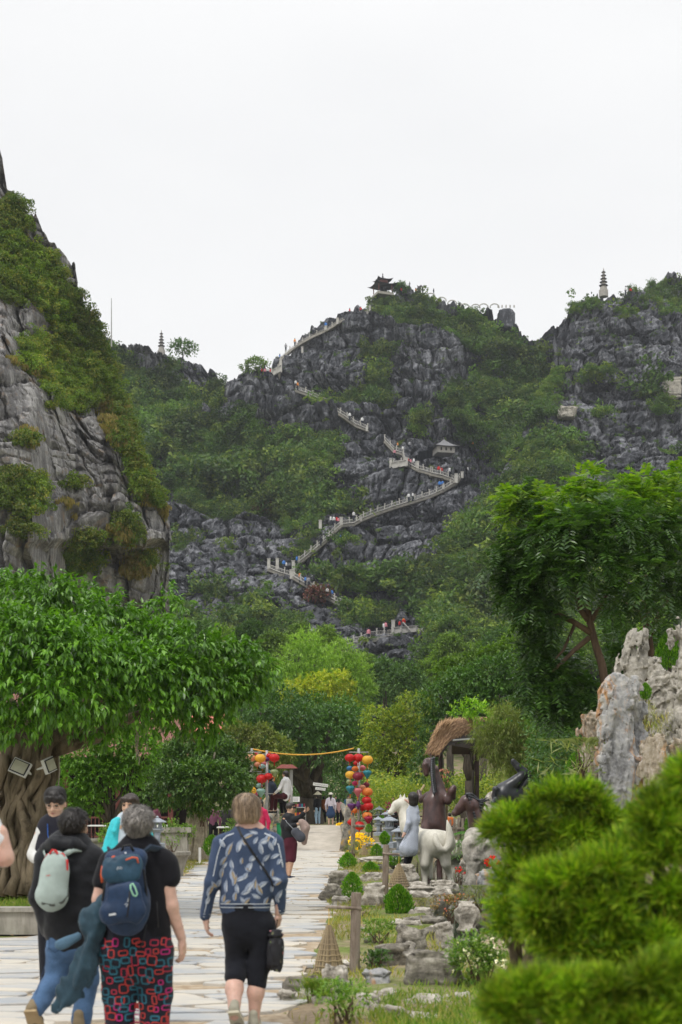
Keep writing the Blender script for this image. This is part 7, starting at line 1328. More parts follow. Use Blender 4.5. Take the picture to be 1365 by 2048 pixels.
# tables and chairs near the rail
for i, (px_, Yt) in enumerate([(215, 50), (300, 50), (350, 47), (475, 47), (330, 44)]):
    b = P(px_, HOR, Yt); t = thing('cafe_table', (b.x, Yt, 0), ['dark table with white top farthest left before the red rail', 'table with white top behind the stone lantern', 'table with white top left of the fig trunk', 'table behind the magenta coat', 'nearest white topped table behind the flower shrubs'][i], 'table', 'cafe tables'); MB().box((0, 0, .74), (1.3, .75, .04)).obj('table_top', M_wb, t); parts(MB().box((-.55, -.3, .36), (.05, .05, .72)).box((.55, -.3, .36), (.05, .05, .72)).box((-.55, .3, .36), (.05, .05, .72)).box((.55, .3, .36), (.05, .05, .72)), 'leg', M_dw, t)
    for sx in (-.8, .8):
        c = thing('cafe_chair', (b.x+sx, Yt-.2, 0), ('left' if sx < 0 else 'right')+' dark slat back chair at the '+['table farthest left', 'table behind the stone lantern', 'table left of the fig trunk', 'table behind the magenta coat', 'nearest table'][i], 'chair', 'cafe chairs'); MB().box((0, 0, .45), (.42, .42, .04)).obj('seat', M_dw, c); MB().box((math.copysign(.2, sx), 0, .72), (.04, .42, .5)).obj('backrest', M_dw, c); parts(MB().box((-.18, -.18, .22), (.04, .04, .44)).box((.18, -.18, .22), (.04, .04, .44)).box((-.18, .18, .22), (.04, .04, .44)).box((.18, .18, .22), (.04, .04, .44)), 'leg', M_dw, c)
# ================= thatched hut =================
th = thing('thatched_hut', P(920, 1600, 38), 'small hut whose shaggy palm thatch roof sticks out above the brown horse', 'hut', ); o = th.location; th.location.z = .3; o = th.location.copy()
R0 = [P(858, 1492, 37.0)-o, P(878, 1445, 37.6)-o, P(965, 1440, 40.5)-o, P(930, 1478, 38.5)-o, P(1000, 1500, 41)-o]
ridge = [P(886, 1450, 37.2)-o, P(925, 1443, 38.5)-o, P(975, 1440, 40.5)-o]; eave = [P(856, 1500, 36.8)-o, P(880, 1506, 36.8)-o, P(898, 1480, 37.2)-o, P(940, 1466, 38.6)-o]
M_th = leafmat('palm_thatch', [(.13, .085, .065), (.24, .165, .125), (.36, .26, .20), (.18, .115, .085)], .15, .85, .1, 2, .15)
n = 7500; t = NR.uniform(0, 1, n); s = NR.uniform(0, 1, n)
rdg = np.array([[*ridge[0]], [*ridge[1]], [*ridge[2]]]); ev = np.array([[*eave[0]], [*eave[1]], [*eave[2]], [*eave[3]]])
A_ = np.stack([np.interp(t, [0, .45, 1], rdg[:, k]) for k in range(3)], 1); B_ = np.stack([np.interp(t, [0, .3, .55, 1], ev[:, k]) for k in range(3)], 1); A_[t < .3] += (NR.normal(size=((t < .3).sum(), 3))*.03)
C0 = A_*(1-s)[:, None]+B_*s[:, None]; D = (B_-A_)+rdir(n)*.38; C0[:, 2] += .10*np.sin(s*PI)+NR.uniform(-.03, .05, n); V, Fa = leaf_geo(C0, D, rdir(n)*.5+np.array([0, -.6, 1]), NR.uniform(.15, .52, n), .024, .1); npobj('thatch', V, Fa, M_th, th, smooth=False)
mb = MB(); mb.add([tuple(x) for x in (ridge[0], ridge[1], ridge[2], eave[3]+Vector((0, .1, -.03)), eave[2]+Vector((0, .1, -.03)), eave[1]+Vector((0, .1, 0)), eave[0]+Vector((0, .1, 0)))], [(0, 1, 4, 5), (0, 5, 6), (1, 2, 3, 4)]); mb.add([tuple(P(905, 1482, 37.6)-o), tuple(P(1010, 1448, 41)-o), tuple(P(1010, 1500, 41)-o), tuple(P(905, 1500, 38)-o)], [(0, 1, 2, 3)]); mb.v = [(a, b+.08, c-.12) for a, b, c in mb.v]; mb.obj('roof_frame', M_dw, th); mb = MB(); mb.tube([P(905, 1481, 37.4)-o, P(948, 1478, 38.5)-o], .03, 5); mb.obj('beam', M_pole, th)
parts(MB().tube([P(882, 1502, 37.3)-o, P(882, 1502, 37.3)-o+Vector((0, 0, -2.6))], .06, 7).tube([P(955, 1480, 39)-o, P(955, 1480, 39)-o+Vector((0, 0, -3))], .06, 7), 'post', M_dw, th)
# ================= stone lanterns =================
M_stn = simple('blue_grey_granite', (.30, .33, .37), .8, .2, 14)
def stone_lantern(px, top, bot, label, Y):
    b = P(px, HOR, Y); z0 = P(px, bot, Y).z; h = P(px, top, Y).z-z0; s = h/1.0; o = thing('stone_lantern', (b.x, Y, z0), label, 'stone lantern', 'garden stone lanterns', sc=s)
    MB().lathe([(.26, -.1), (.26, .08), (.20, .10)], 6).obj('base', M_stn, o); MB().lathe([(.11, .10), (.09, .28), (.11, .46)], 12).obj('shaft', M_stn, o, smooth=True); MB().lathe([(.12, .46), (.22, .53), (.22, .57)], 6).obj('platform', M_stn, o)
    mb = MB(); mb.lathe([(.15, .57), (.15, .60)], 6).lathe([(.15, .74), (.15, .77)], 6)
    for k in range(6): a = PI/3*k; mb.box((.13*math.cos(a), .13*math.sin(a), .67), (.04, .04, .15), rz=a)
    mb.obj('light_box', M_stn, o); MB().lathe([(.30, .77), (.31, .80), (.20, .86), (.07, .92)], 6).obj('roof', M_stn, o); MB().lathe([(.05, .92), (.06, .95), (.015, 1.0)], 8).obj('finial', M_stn, o)
stone_lantern(779, 1629, 1690, 'grey stone lantern left of the pair in front of the white horse head', 37); stone_lantern(799, 1652, 1707, 'grey stone lantern nearest to the grey dress', 34); stone_lantern(776, 1620, 1665, 'stone lantern peeping behind the left lantern of the pair', 46); stone_lantern(757, 1632, 1668, 'low stone lantern near the yellow flowers', 44); stone_lantern(315, 1632, 1692, 'stone lantern behind the turquoise jacket on the left', 30); stone_lantern(759, 1612, 1650, 'far stone lantern in the fenced garden', 58)
# ================= posts with hanging woven traps =================
M_wood = bark('weathered_post_wood', (.17, .13, .10), (.40, .34, .28), 9); M_wk = leafmat('woven_cane', [(.09, .072, .055), (.18, .148, .115), (.27, .23, .18)], 0, .8, .2, 3, .2)
def trap_post(px, top, bot, w, arm, trap, lb, lt, Y):
    b = P(px, HOR, Y); o = thing('wooden_post', (b.x, Y, 0), lb, 'post', 'posts with hanging traps'); h = P(px, top, Y).z; ww = w/FPX*Y/2
    mb = MB(); mb.tube([(.0, 0, -.2), (.008, 0, h*.4), (.02, 0, h)], [ww*1.08, ww, ww*1.02], 10); mb.obj('post', M_wood, o, smooth=False); z = P(px, arm[2], Y).z; a = (arm[0]-px)/FPX*Y; c = (arm[1]-px)/FPX*Y
    MB().tube([(a, -ww*.8, z+.012), (0, -ww*.8, z), (c, -ww*.8, z-.01)], .016*Y/13.4*(.8 if Y > 15 else 1), 8).obj('cross_bar', M_wood, o, smooth=True)
    tx, tt, tb, tr = trap; q = P(tx, tb, Y); t = thing('hanging_trap', (q.x, Y-ww*.8, q.z), lt, 'woven trap', 'hanging woven traps'); H = (tb-tt)/FPX*Y; r = tr/FPX*Y; zt = P(tx, arm[2], Y).z-q.z
    mb = MB(); n = 46
    for i in range(n):
        an = 2*PI*i/n; j = rnd.uniform(-.006, .006); pts = [((r*(1-k)**.8+.008*k+j*(1-k))*math.cos(an+j*9), (r*(1-k)**.8+.008*k)*math.sin(an+j*9), H*k-.02*(1-k)*rnd.random()) for k in (0, .25, .5, .75, .96)]; mb.tube(pts, [r*.045, r*.045, r*.04, r*.03, .003], 4)
    mb.obj('cane_ribs', M_wk, t, kind='stuff'); mb = MB()
    for k in (.03, .14, .25, .36, .47, .58, .68, .78): rr = r*(1-k)**.8*1.03; pts = [(rr*math.cos(2*PI*i/24), rr*math.sin(2*PI*i/24), H*k+.003*math.sin(i*1.7)) for i in range(25)]; mb.tube(pts, r*.05, 5, cap=False)
    parts(mb, 'woven_ring', M_wk, t); MB().lathe([(r*.99, .01), (r*.79, H*.25), (r*.57, H*.5), (r*.33, H*.75), (.01, H*.95)], 20).obj('inner_cone', simple('cane_core', (.17, .145, .115), .9, .4, 30, .8, .01) if 'cane_core' not in bpy.data.materials else bpy.data.materials['cane_core'], t)  # solid cone in grey-brown cane colour makes the weave look dense
    MB().tube([(0, 0, H*.95), (.003, 0, (H+zt)/2), (0, 0, zt)], .004, 5).obj('string', bpy.data.materials.get('yellow_cord') or simple('yellow_cord', (.65, .42, .08), .7), t)
trap_post(709, 1786, 1945, 21, (652, 724, 1816), (658, 1846, 1944, 31), 'nearest weathered wooden post with a cross bar over the path edge', 'nearest cone shaped woven trap hanging over the path edge', 13.5)
trap_post(770, 1690, 1828, 13, (765, 800, 1708), (798, 1726, 1772, 21), 'middle wooden post with cross bar, standing before the grey dress', 'cone shaped woven trap hanging from the middle post by a yellow cord', 21)
trap_post(706, 1636, 1712, 9, (706, 730, 1652), (728, 1690, 1718, 13), 'far wooden post right of the bridge rail under the lanterns', 'small woven trap beside the yellow flowers under the lanterns', 40)
# ================= clipped shrubs =================
M_top = leafmat('clipped_thuja', [(.035, .11, .012), (.06, .17, .015), (.10, .24, .02), (.16, .30, .03)], .3, .5, .3, 2.0, .25)
def clipped(px, bot, w, h, label, Y=None, zb=0.0, kind='cone', mat=None, n=None):
    b = G(px, bot, zb) if Y is None else P(px, bot, Y); Y = b.y; W_ = w/FPX*Y/2; H = h/FPX*Y; o = thing('clipped_bush', b, label, 'bush', 'clipped garden bushes'); n = n or int(520+1500*min(1, (w/50)**1.3))
    t = NR.uniform(0, 1, n)**.8; prof = (np.sin(np.clip(t*.86+.13, 0, 1)*PI)**.75 if kind == 'cone' else np.sqrt(np.clip(1-(2*t-.92)**2*.95, .02, 1))); a = NR.uniform(0, 2*PI, n); lump = 1+.34*fbm(np.stack([np.cos(a)*2.2, np.sin(a)*2.2, t*5], 1), int(px), 3)
    r = W_*prof*lump*NR.uniform(.62, 1.08, n); C0 = np.stack([r*np.cos(a), r*np.sin(a), H*(.04+.94*t)], 1); out = np.stack([np.cos(a), np.sin(a), t*1.0+.2], 1); D = out*.7+rdir(n)*.5+np.array([0, 0, .8]); ls = max(.035, W_*.26)
    V, Fa = leaf_geo(C0, D, rdir(n), ls*NR.uniform(.7, 1.3, n), ls*.42, .2); npobj('foliage', V, Fa, mat or M_top, o, smooth=False); MB().tube([(0, 0, -.1), (0, 0, H*.7)], [W_*.14, W_*.06], 6).obj('stem', M_barkd, o)
for q in [(696, 1738, 34, 32, 'small clipped cone beside the path with a white label stake'), (742, 1750, 34, 26, 'round clipped ball right of the path side cone'), (705, 1806, 42, 62, 'taller clipped bush on a bare trunk near the edge blocks'), (797, 1836, 56, 66, 'largest bright clipped dome right of the middle post'), (754, 1720, 26, 32, 'clipped egg shaped bush left of the middle post'), (789, 1732, 26, 30, 'clipped ball behind the middle woven trap')]: clipped(*q)
clipped(770, 1690, 20, 27, 'small clipped egg on top of the middle post', Y=21.4); clipped(738, 1666, 14, 18, 'tiny clipped bush behind the lanterns on the right', Y=42); clipped(937, 1668, 16, 34, 'slim clipped bush left of the scholar stone', Y=33); clipped(764, 1644, 14, 14, 'tiny clipped ball near the far stone lantern', Y=55); clipped(424, 1712, 36, 42, 'clipped bush with bare foot right of the fig trunk', Y=35); clipped(455, 1690, 30, 24, 'clipped shrub left of the leaf print jacket', Y=40); clipped(1150, 1560, 36, 54, 'clipped dark green bush beside the brown domed stone', Y=21, kind='cone'); clipped(1292, 1400, 22, 34, 'bright green tuft growing in the cleft of the tall stones', Y=20.5); clipped(1340, 1340, 50, 80, 'bright green bush behind the highest standing stone', Y=23.5); clipped(1215, 1480, 20, 70, 'narrow green bush between the brown domed and orange streaked stones', Y=22)
# ================= leafy shrubs, flowers =================
def shrub(px, bot, w, h, label, ls, mat, Y=None, zb=0.0, n=900, fl=None, nf=0, sprd=.5, name='shrub', stems=9, droop=.1, wr=.45):
    b = G(px, bot, zb) if Y is None else P(px, bot, Y); Y = b.y; W_ = w/FPX*Y/2; H = h/FPX*Y; o = thing(name, b, label, 'shrub'); lo = [(rnd.uniform(-.55, .55)*W_, rnd.uniform(-.4, .4)*W_, H*rnd.uniform(.35, .8), W_*rnd.uniform(.35, .6), .9) for _ in range(8)]
    V, Fa = crown_geo(lo, n//6, 6, ls, ls*wr, droop=droop, up=.5, inner=.3); V[:, 2] = np.clip(V[:, 2], .01, H*1.1); npobj('foliage', V, Fa, mat, o, smooth=False); mb = MB()
    for q in lo: pts, rr = wig((rnd.uniform(-.06, .06), 0, -.05), q[:3], 4, .02, .012, .005); mb.tube(pts, rr, 5)
    mb.obj('stems', M_barkr, o, kind='stuff')
    if fl:
        k = NR.integers(0, len(lo), nf); L = np.array(lo)[k]; d = rdir(nf, .6); C0 = L[:, :3]+d*L[:, 3:4]*1.05; VV = []; FF = []
        for c0 in C0:
            r = fl[1]; dd = rdir(5, .3); v, q = leaf_geo(np.tile(c0, (5, 1))+dd*r*.5, dd, rdir(5, .8), r*1.2, r*.8, .1); FF.append(q+sum(len(x) for x in VV)); VV.append(v)
        npobj('flowers', np.concatenate(VV), np.concatenate(FF), fl[0], o, smooth=False, kind='stuff')
    return o
def petal(nm, c): return bpy.data.materials.get(nm) or leafmat(nm, [tuple(x*.8 for x in c), c], .2, .6, .2, 1, .1)
M_sh = leafmat('garden_shrub_leaves', [(.05, .12, .025), (.09, .18, .035), (.15, .25, .06), (.20, .28, .09)], .35, .45, .4, 1.5, .25); M_twg = leafmat('dry_twigs', [(.16, .10, .06), (.28, .20, .12), (.12, .16, .05)], .1, .8, .1, 2, .2)
shrub(962, 1992, 118, 122, 'white flowered leafy shrub in front of the juniper', .045, M_sh, n=3600, fl=(petal('white_petal', (.8, .8, .78)), .022), nf=70)
shrub(760, 1900, 84, 56, 'low fine leaved shrub right of the nearest post', .035, M_sh, n=1900); shrub(690, 2050, 110, 96, 'sparse weedy shrub at the bottom edge below the hanging trap', .04, M_sh, n=1500, droop=0); shrub(752, 1948, 50, 44, 'dark leafy clump under the rounded dark boulder', .04, M_mid, n=900); shrub(628, 2010, 50, 46, 'grassy green clump by the path edge below the hanging trap', .07, M_grass, n=1400, droop=-.6, wr=.12)
shrub(905, 1840, 90, 46, 'reddish twiggy plants at the water behind the big dome', .05, M_twg, n=1100, fl=(petal('pink_petal', (.62, .20, .16)), .018), nf=18); shrub(960, 1820, 60, 44, 'arching striped grass clump at the scholar stone', .12, leafmat('striped_grass', [(.13, .17, .07), (.24, .27, .15), (.09, .14, .05)], .35, .5, .3, 2, .1), n=900, wr=.08)
shrub(975, 1790, 56, 84, 'red flowering ixora in front of the scholar stone', .035, M_mid, Y=25.5, n=900, fl=(petal('red_petal', (.70, .02, .03)), .045), nf=26); shrub(918, 1765, 44, 26, 'small red flowered plant left of the scholar stone', .035, M_mid, n=500, fl=(petal('red_petal', (.70, .02, .03)), .04), nf=10)
shrub(722, 1706, 60, 32, 'mound of yellow chrysanthemums under the right lanterns', .04, M_sh, n=900, fl=(petal('yellow_petal', (.85, .62, .02)), .05), nf=150); shrub(708, 1722, 40, 42, 'feathery bush at the right end of the bridge rail', .05, M_cas, n=1200, wr=.2); shrub(680, 1657, 16, 9, 'small yellow flower pot mound at the far end of the bridge', .05, M_sh, Y=62, n=200, fl=(petal('yellow_petal', (.85, .62, .02)), .06), nf=40)
shrub(818, 1830, 70, 30, 'dry straw coloured grass behind the big clipped dome', .10, M_grass2, n=1000, wr=.07); shrub(728, 1838, 40, 24, 'grass clump between two light boulders', .07, M_grass, n=700, wr=.12); shrub(1165, 1550, 70, 66, 'pale striped grass clump at the foot of the standing stones', .30, bpy.data.materials['striped_grass'], Y=19.5, n=420, wr=.07)
shrub(1290, 1500, 50, 90, 'dry grass hanging between the standing stones', .16, M_grass2, Y=20.2, n=900, wr=.06, droop=.7); shrub(1100, 1960, 40, 60, 'dark twig cluster in the shade of the front juniper', .04, M_mid, Y=8.5, n=500)
for q in [(345, 1700, 60, 60, 'leafy courtyard shrub right of the stone lantern', 34), (260, 1690, 110, 60, 'low dark hedge below the red rail', 40), (405, 1650, 30, 40, 'young shoots left of the fig trunk', 38), (225, 1700, 60, 50, 'green shrub behind the man with the pale backpack', 30), (470, 1680, 40, 40, 'leafy shrub behind the brown haired woman', 42), (370, 1690, 40, 40, 'flowering shrub behind the stone basin', 34)]: shrub(*q[:5], .07, M_sh, Y=q[5], n=1400)
# low growth that closes the garden behind the pond
def band(name, label, x0, x1, Y0, Y1, n, ptop, pbot, mat, ls):
    px_ = NR.uniform(x0, x1, n); Yv = NR.uniform(Y0, Y1, n); py_ = pbot+(ptop-pbot)*NR.uniform(0, 1, n)**.8*(1+.25*fbm(np.stack([px_/30, px_*0, px_*0], 1), 9, 3)); C0 = np.stack([(px_-CEN)/FPX*Yv, Yv, CAMZ+(HOR-py_)/FPX*Yv], 1); n6 = 6; C1 = np.repeat(C0, n6, 0)+NR.normal(size=(n*n6, 3))*ls*1.3; m = len(C1); V, Fa = leaf_geo(C1, rdir(m), rdir(m, .9), ls*NR.uniform(.7, 1.3, m), ls*.5, .2); npobj(name, V, Fa, mat, smooth=False, kind='stuff', label=label)
band('hedge_growth', 'tangled low growth behind the stone lanterns and horses', 735, 1130, 56, 66, 2600, 1560, 1612, bpy.data.materials['mottled_tree_leaves'], .16)
band('hedge_growth', 'dark undergrowth beneath the far banyan', 470, 800, 84, 96, 1800, 1530, 1640, M_mid, .24); band('hedge_growth', 'courtyard undergrowth behind the banyan trunk', 100, 420, 66, 72, 2200, 1480, 1615, M_mid, .22); band('hedge_growth', 'leafy bank at the right behind the black horse', 1000, 1420, 42, 50, 2600, 1500, 1640, M_cas, .14); band('hedge_growth', 'leafy bank rising to the shade tree', 1060, 1420, 30, 34, 2400, 1400, 1600, M_mid, .11)
# palm clump
pm = thing('palm', (P(965, 1600, 36).x, 36, .2), 'bright green palm with arching fronds between the hut and the black horse', 'palm'); M_pl = leafmat('palm_leaflets', [(.03, .12, .015), (.06, .19, .02), (.12, .28, .03)], .35, .4, .5, .6, .2); o = pm.location; CC = []; DD = []; NN = []; LL = []; mb = MB()
for i in range(20):
    a = rnd.uniform(0, 2*PI); L = rnd.uniform(.9, 1.5); el = rnd.uniform(.5, 1.3); pts = []
    for j in range(12):
        s = j/11; r = L*s*math.cos(el)*(1+.1*s); z = .35+L*s*math.sin(el)-.75*L*s*s*(1.35-el*.5); pts.append(Vector((r*math.cos(a), r*math.sin(a), z)))
    mb.tube(pts, [.014-.001*j for j in range(12)], 4)
    for j in range(1, 12):
        t = (pts[j]-pts[j-1]).normalized(); sd = t.cross(Vector((0, 0, 1))).normalized()
        for s in (-1, 1):
            for e in (0, .5): q = pts[j-1].lerp(pts[j], e); d = (sd*s+t*.8+Vector((0, 0, -.25))).normalized(); l = .34*math.sin(min(1, j/11+.25)*PI*.85)+.08; CC.append(q+d*l*.5); DD.append(d); NN.append(t.cross(d)); LL.append(l)
parts(mb, 'frond_rib', M_barkd if False else M_pl, pm); V, Fa = leaf_geo(np.array([list(x) for x in CC]), np.array([list(x) for x in DD]), np.array([list(x) for x in NN]), np.array(LL), .022, .1); npobj('frond_leaflets', V, Fa, M_pl, pm, smooth=False)
shrub(892, 1640, 44, 110, 'pink flowering bougainvillea behind the rearing horse', .06, M_mid, Y=36, n=1500, fl=(petal('pale_pink_petal', (.60, .28, .28)), .05), nf=60); shrub(1000, 1500, 70, 60, 'creeper with fresh leaves on the hut roof edge', .08, M_bri, Y=37.5, n=900); shrub(1050, 1600, 60, 60, 'bright leaves behind the black horse neck', .07, M_bri, Y=38, n=700)
# bamboo and wooden fence behind the horses
fn = thing('wooden_fence', (P(900, 1600, 40).x, 40, .0), 'low wooden picket fence behind the brown horses', 'fence'); mb = MB()
for i in range(17): mb.box((-.9+.115*i, 0, .62+rnd.uniform(-.04, .04)), (.06, .03, 1.0))
parts(mb, 'picket', M_wood, fn); parts(MB().box((0, -.03, .85), (2.0, .03, .06)).box((0, -.03, .4), (2.0, .03, .06)), 'rail', M_wood, fn)
f2 = thing('wooden_fence', (P(800, 1600, 56).x, 56, .1), 'dark post and rail fence left of the white horse head', 'fence'); mb = MB(); [mb.box((-1.1+.36*i, 0, .5), (.06, .06, 1.1)) for i in range(8)]; parts(mb, 'fence_post', M_dw, f2); parts(MB().box((.1, -.04, .9), (2.6, .03, .05)).box((.1, -.04, .6), (2.6, .03, .05)).box((.1, -.04, .3), (2.6, .03, .05)), 'rail', M_dw, f2)
lg = thing('bamboo_pole', P(850, 1578, 35), 'slanting bamboo pole between the woman in grey and the rearing horse', 'pole'); MB().tube([(-.35, 0, -.45), (0, 0, .1)], .03, 7).obj('pole', simple('bamboo', (.45, .36, .20), .6), lg)
f3 = thing('metal_fence', (P(1075, 1600, 44).x, 44, .9), 'pale blue metal railing behind the black horse', 'fence'); mb = MB(); [mb.box((-.4+.09*i, 0, .7), (.02, .02, 1.3)) for i in range(10)]; parts(mb, 'bar', simple('pale_blue_paint', (.35, .42, .48), .5), f3); MB().box((0, -.02, 1.3), (.95, .03, .04)).obj('rail', bpy.data.materials['pale_blue_paint'], f3)
# ================= stone basin and small things on the left lawn =================
bs = thing('stone_basin', P(345, 1748, 30.6), 'shallow carved concrete planter bowl at the lawn edge', 'planter'); bs.location.z = 0; MB().lathe([(.22, -.05), (.24, .12), (.34, .42), (.40, .47), (.40, .53), (.34, .53), (.30, .45), (.02, .44)], 20).obj('bowl', M_conc, bs, smooth=False)
shrub(345, 1703, 50, 30, 'tiny plants growing in the concrete bowl', .04, M_sh, Y=30.6, n=500)
st_ = thing('garden_stake', P(400, 1725, 37), 'white plastic stake in the lawn before the fig tree', 'stake'); MB().tube([(0, 0, -.05), (0, 0, .36)], .035, 8).lathe([(.04, .36), (.035, .38)], 8).obj('stake', M_wb, st_)
bt = thing('bonsai_table', P(330, 1660, 34), 'low stone ledge with pale top behind the turquoise jacket', 'ledge'); MB().box((0, 0, .0), (1.3, .5, .12)).box((0, 0, -.35), (1.1, .4, .6)).obj('ledge', M_conc, bt)
wl = thing('garden_wall', (P(235, 1600, 36).x, 36, 0), 'low grey garden wall across the courtyard behind the left group', 'wall'); MB().box((0, 0, .25), (3.4, .25, .7)).obj('wall', M_conc, wl); MB().box((0, 0, .63), (3.5, .33, .06)).obj('coping', M_conc, wl)
nl = thing('wooden_post', P(474, 1672, 40), 'round wooden bollard post left of the magenta coat', 'post'); nl.location.z = 0; MB().tube([(0, 0, -.1), (0, 0, 1.0)], .06, 9).obj('post', M_wood, nl)
# ================= juniper in the right foreground =================
M_jun = leafmat('juniper_sprays', [(.035, .095, .008), (.085, .18, .012), (.16, .27, .02), (.25, .36, .035), (.15, .15, .03)], .35, .5, .3, 5, .45)
def juniper(label, L, Y, n, bpx, bpy_, sc=1.0, dn=0):
    """ragged pads of needle sprays on crooked branches"""
    lo = lob(Y, [(a, b+dn, r*.86) for a, b, r in L]); b = P(bpx, bpy_, Y); o = thing('juniper_bush', b, label, 'bush'); o.location.z = 0.05; bb_ = np.array([b.x, b.y, .05]); big = np.array(lo); K = len(big)*15; k0 = NR.integers(0, len(big), K); dd = rdir(K, .1)*np.array([1, 1, .55]); tf = np.column_stack([big[k0, :3]+dd*(big[k0, 3]*np.where(NR.uniform(size=K) < .2, NR.uniform(1.05, 1.45, K), NR.uniform(.35, 1.0, K)))[:, None], big[k0, 3]*NR.uniform(.12, .28, K)])
    n = int(n*.85); k = NR.integers(0, K, n); d = rdir(n, .35); out = tf[k, :3]-big[k0[k], :3]; out /= (np.linalg.norm(out, axis=1, keepdims=True)+1e-6); C0 = tf[k, :3]+d*tf[k, 3:4]*NR.uniform(.3, 1.0, (n, 1)); ax = d*.6+out*.7+rdir(n)*.3+np.array([0, 0, .35]); ax /= np.linalg.norm(ax, axis=1, keepdims=True); m = 12; n = n
    D = ax[:, None]*1.0+rdir(n*m).reshape(n, m, 3)*.7; L0 = .060*sc*NR.uniform(.5, 1.35, (n, m)); Cc = C0[:, None]+ax[:, None]*(NR.uniform(-.02, .055, (n, m))*sc)[..., None]+D*L0[..., None]*.5; V, Fa = leaf_geo(Cc.reshape(-1, 3), D.reshape(-1, 3), rdir(n*m), L0.ravel(), .0075*sc, .3); npobj('sprays', V-bb_, Fa, M_jun, o, smooth=False); mb = MB()
    for q in lo: pts, rr = wig((rnd.uniform(-.1, .1), .1, 0), Vector(q[:3])-Vector(bb_.tolist())+Vector((0, .05, -.25*q[3])), 6, .12, .045, .010); mb.tube(pts, rr, 7)
    mb.obj('branches', M_bark, o, smooth=True)
juniper('layered bright green juniper nearest behind, spreading left toward the scholar stone', [(1010, 1640, 30), (1050, 1615, 34), (1095, 1585, 34), (1140, 1575, 36), (1185, 1590, 36), (1215, 1620, 30), (1060, 1660, 30), (1110, 1650, 34), (1160, 1650, 34), (1200, 1660, 30), (1110, 1690, 28), (1160, 1700, 30), (1240, 1670, 34), (1290, 1640, 34), (1340, 1615, 36), (1020, 1740, 24), (1050, 1715, 24), (1010, 1790, 28), (1045, 1775, 26), (1000, 1835, 22), (1030, 1825, 24), (1250, 1710, 34), (1300, 1690, 34)], 7.6, 4600, 1150, 2040, 1.0, 22)
juniper('big soft juniper filling the lower right corner, out of focus', [(1100, 1775, 38), (1150, 1765, 40), (1210, 1750, 42), (1270, 1715, 44), (1330, 1700, 46), (1375, 1690, 40), (1095, 1830, 36), (1150, 1840, 40), (1210, 1830, 42), (1270, 1800, 46), (1340, 1790, 50), (1115, 1890, 30), (1320, 1880, 44), (1385, 1850, 46), (1310, 1650, 30), (1350, 1620, 40), (1385, 1560, 26), (1170, 1890, 30), (1240, 1890, 34)], 5.6, 5200, 1290, 2200, .95)
juniper('lowest juniper sprays along the bottom right edge', [(1060, 1990, 30), (1020, 2020, 28), (1090, 2025, 34), (1160, 2040, 38), (1225, 1990, 38), (1290, 1970, 42), (1350, 1950, 44), (1210, 2050, 44), (1280, 2040, 44), (1360, 2030, 46), (1140, 1985, 22)], 4.6, 3800, 1250, 2300, .8)
# ================= stairs, pavilion, pagodas and visitors on the mountain =================
M_rail = simple('white_limed_stone', (.47, .455, .42), .85, .15, 2); M_step = simple('stair_stone', (.34, .32, .28), .9, .2, 2)
def onhill(px, py, off=.5): return RC.at(px, py, off)
sw = thing('stone_stairway', onhill(540, 1140), 'long zigzag stone stairway with whitish balustrade climbing the middle mountain', 'stairway'); o0 = sw.location.copy()
SEG = [[(692, 1290), (720, 1282), (745, 1272), (787, 1268)], [(700, 1212), (675, 1203), (650, 1190), (620, 1172), (586, 1152)], [(586, 1152), (560, 1145), (537, 1136)], [(590, 1140), (600, 1122), (625, 1102), (650, 1082), (668, 1062), (684, 1048)], [(684, 1048), (708, 1046), (722, 1038), (750, 1026), (790, 1012), (830, 1000), (862, 990), (888, 978)], [(888, 978), (915, 962), (920, 954)], [(912, 960), (885, 950), (862, 945)], [(862, 944), (838, 938), (815, 926), (782, 930)], [(812, 925), (806, 905), (788, 900), (770, 880)], [(736, 858), (712, 848), (690, 832), (668, 818), (655, 805), (640, 798)], [(640, 798), (615, 786), (592, 778)], [(560, 752), (556, 735), (562, 715), (580, 698)], [(580, 698), (600, 684), (625, 670), (652, 658)], [(652, 658), (680, 640), (700, 632), (738, 622)]]
stp = MB(); allp = []
def dense(pl, d=3.0):
    out = []
    for (a, b), (c, e) in zip(pl[:-1], pl[1:]):
        n = max(1, int(math.hypot(c-a, e-b)/d)); out += [(a+(c-a)*i/n, b+(e-b)*i/n) for i in range(n)]
    return out+[pl[-1]]
def smooth_y(pts):
    ys = [p.y for p in pts]; k = 9; out = []
    for i in range(len(pts)):
        w = ys[max(0, i-k):i+k+1]; out.append(sum(sorted(w)[:max(1, len(w)//2)])/max(1, len(w)//2))
    return out
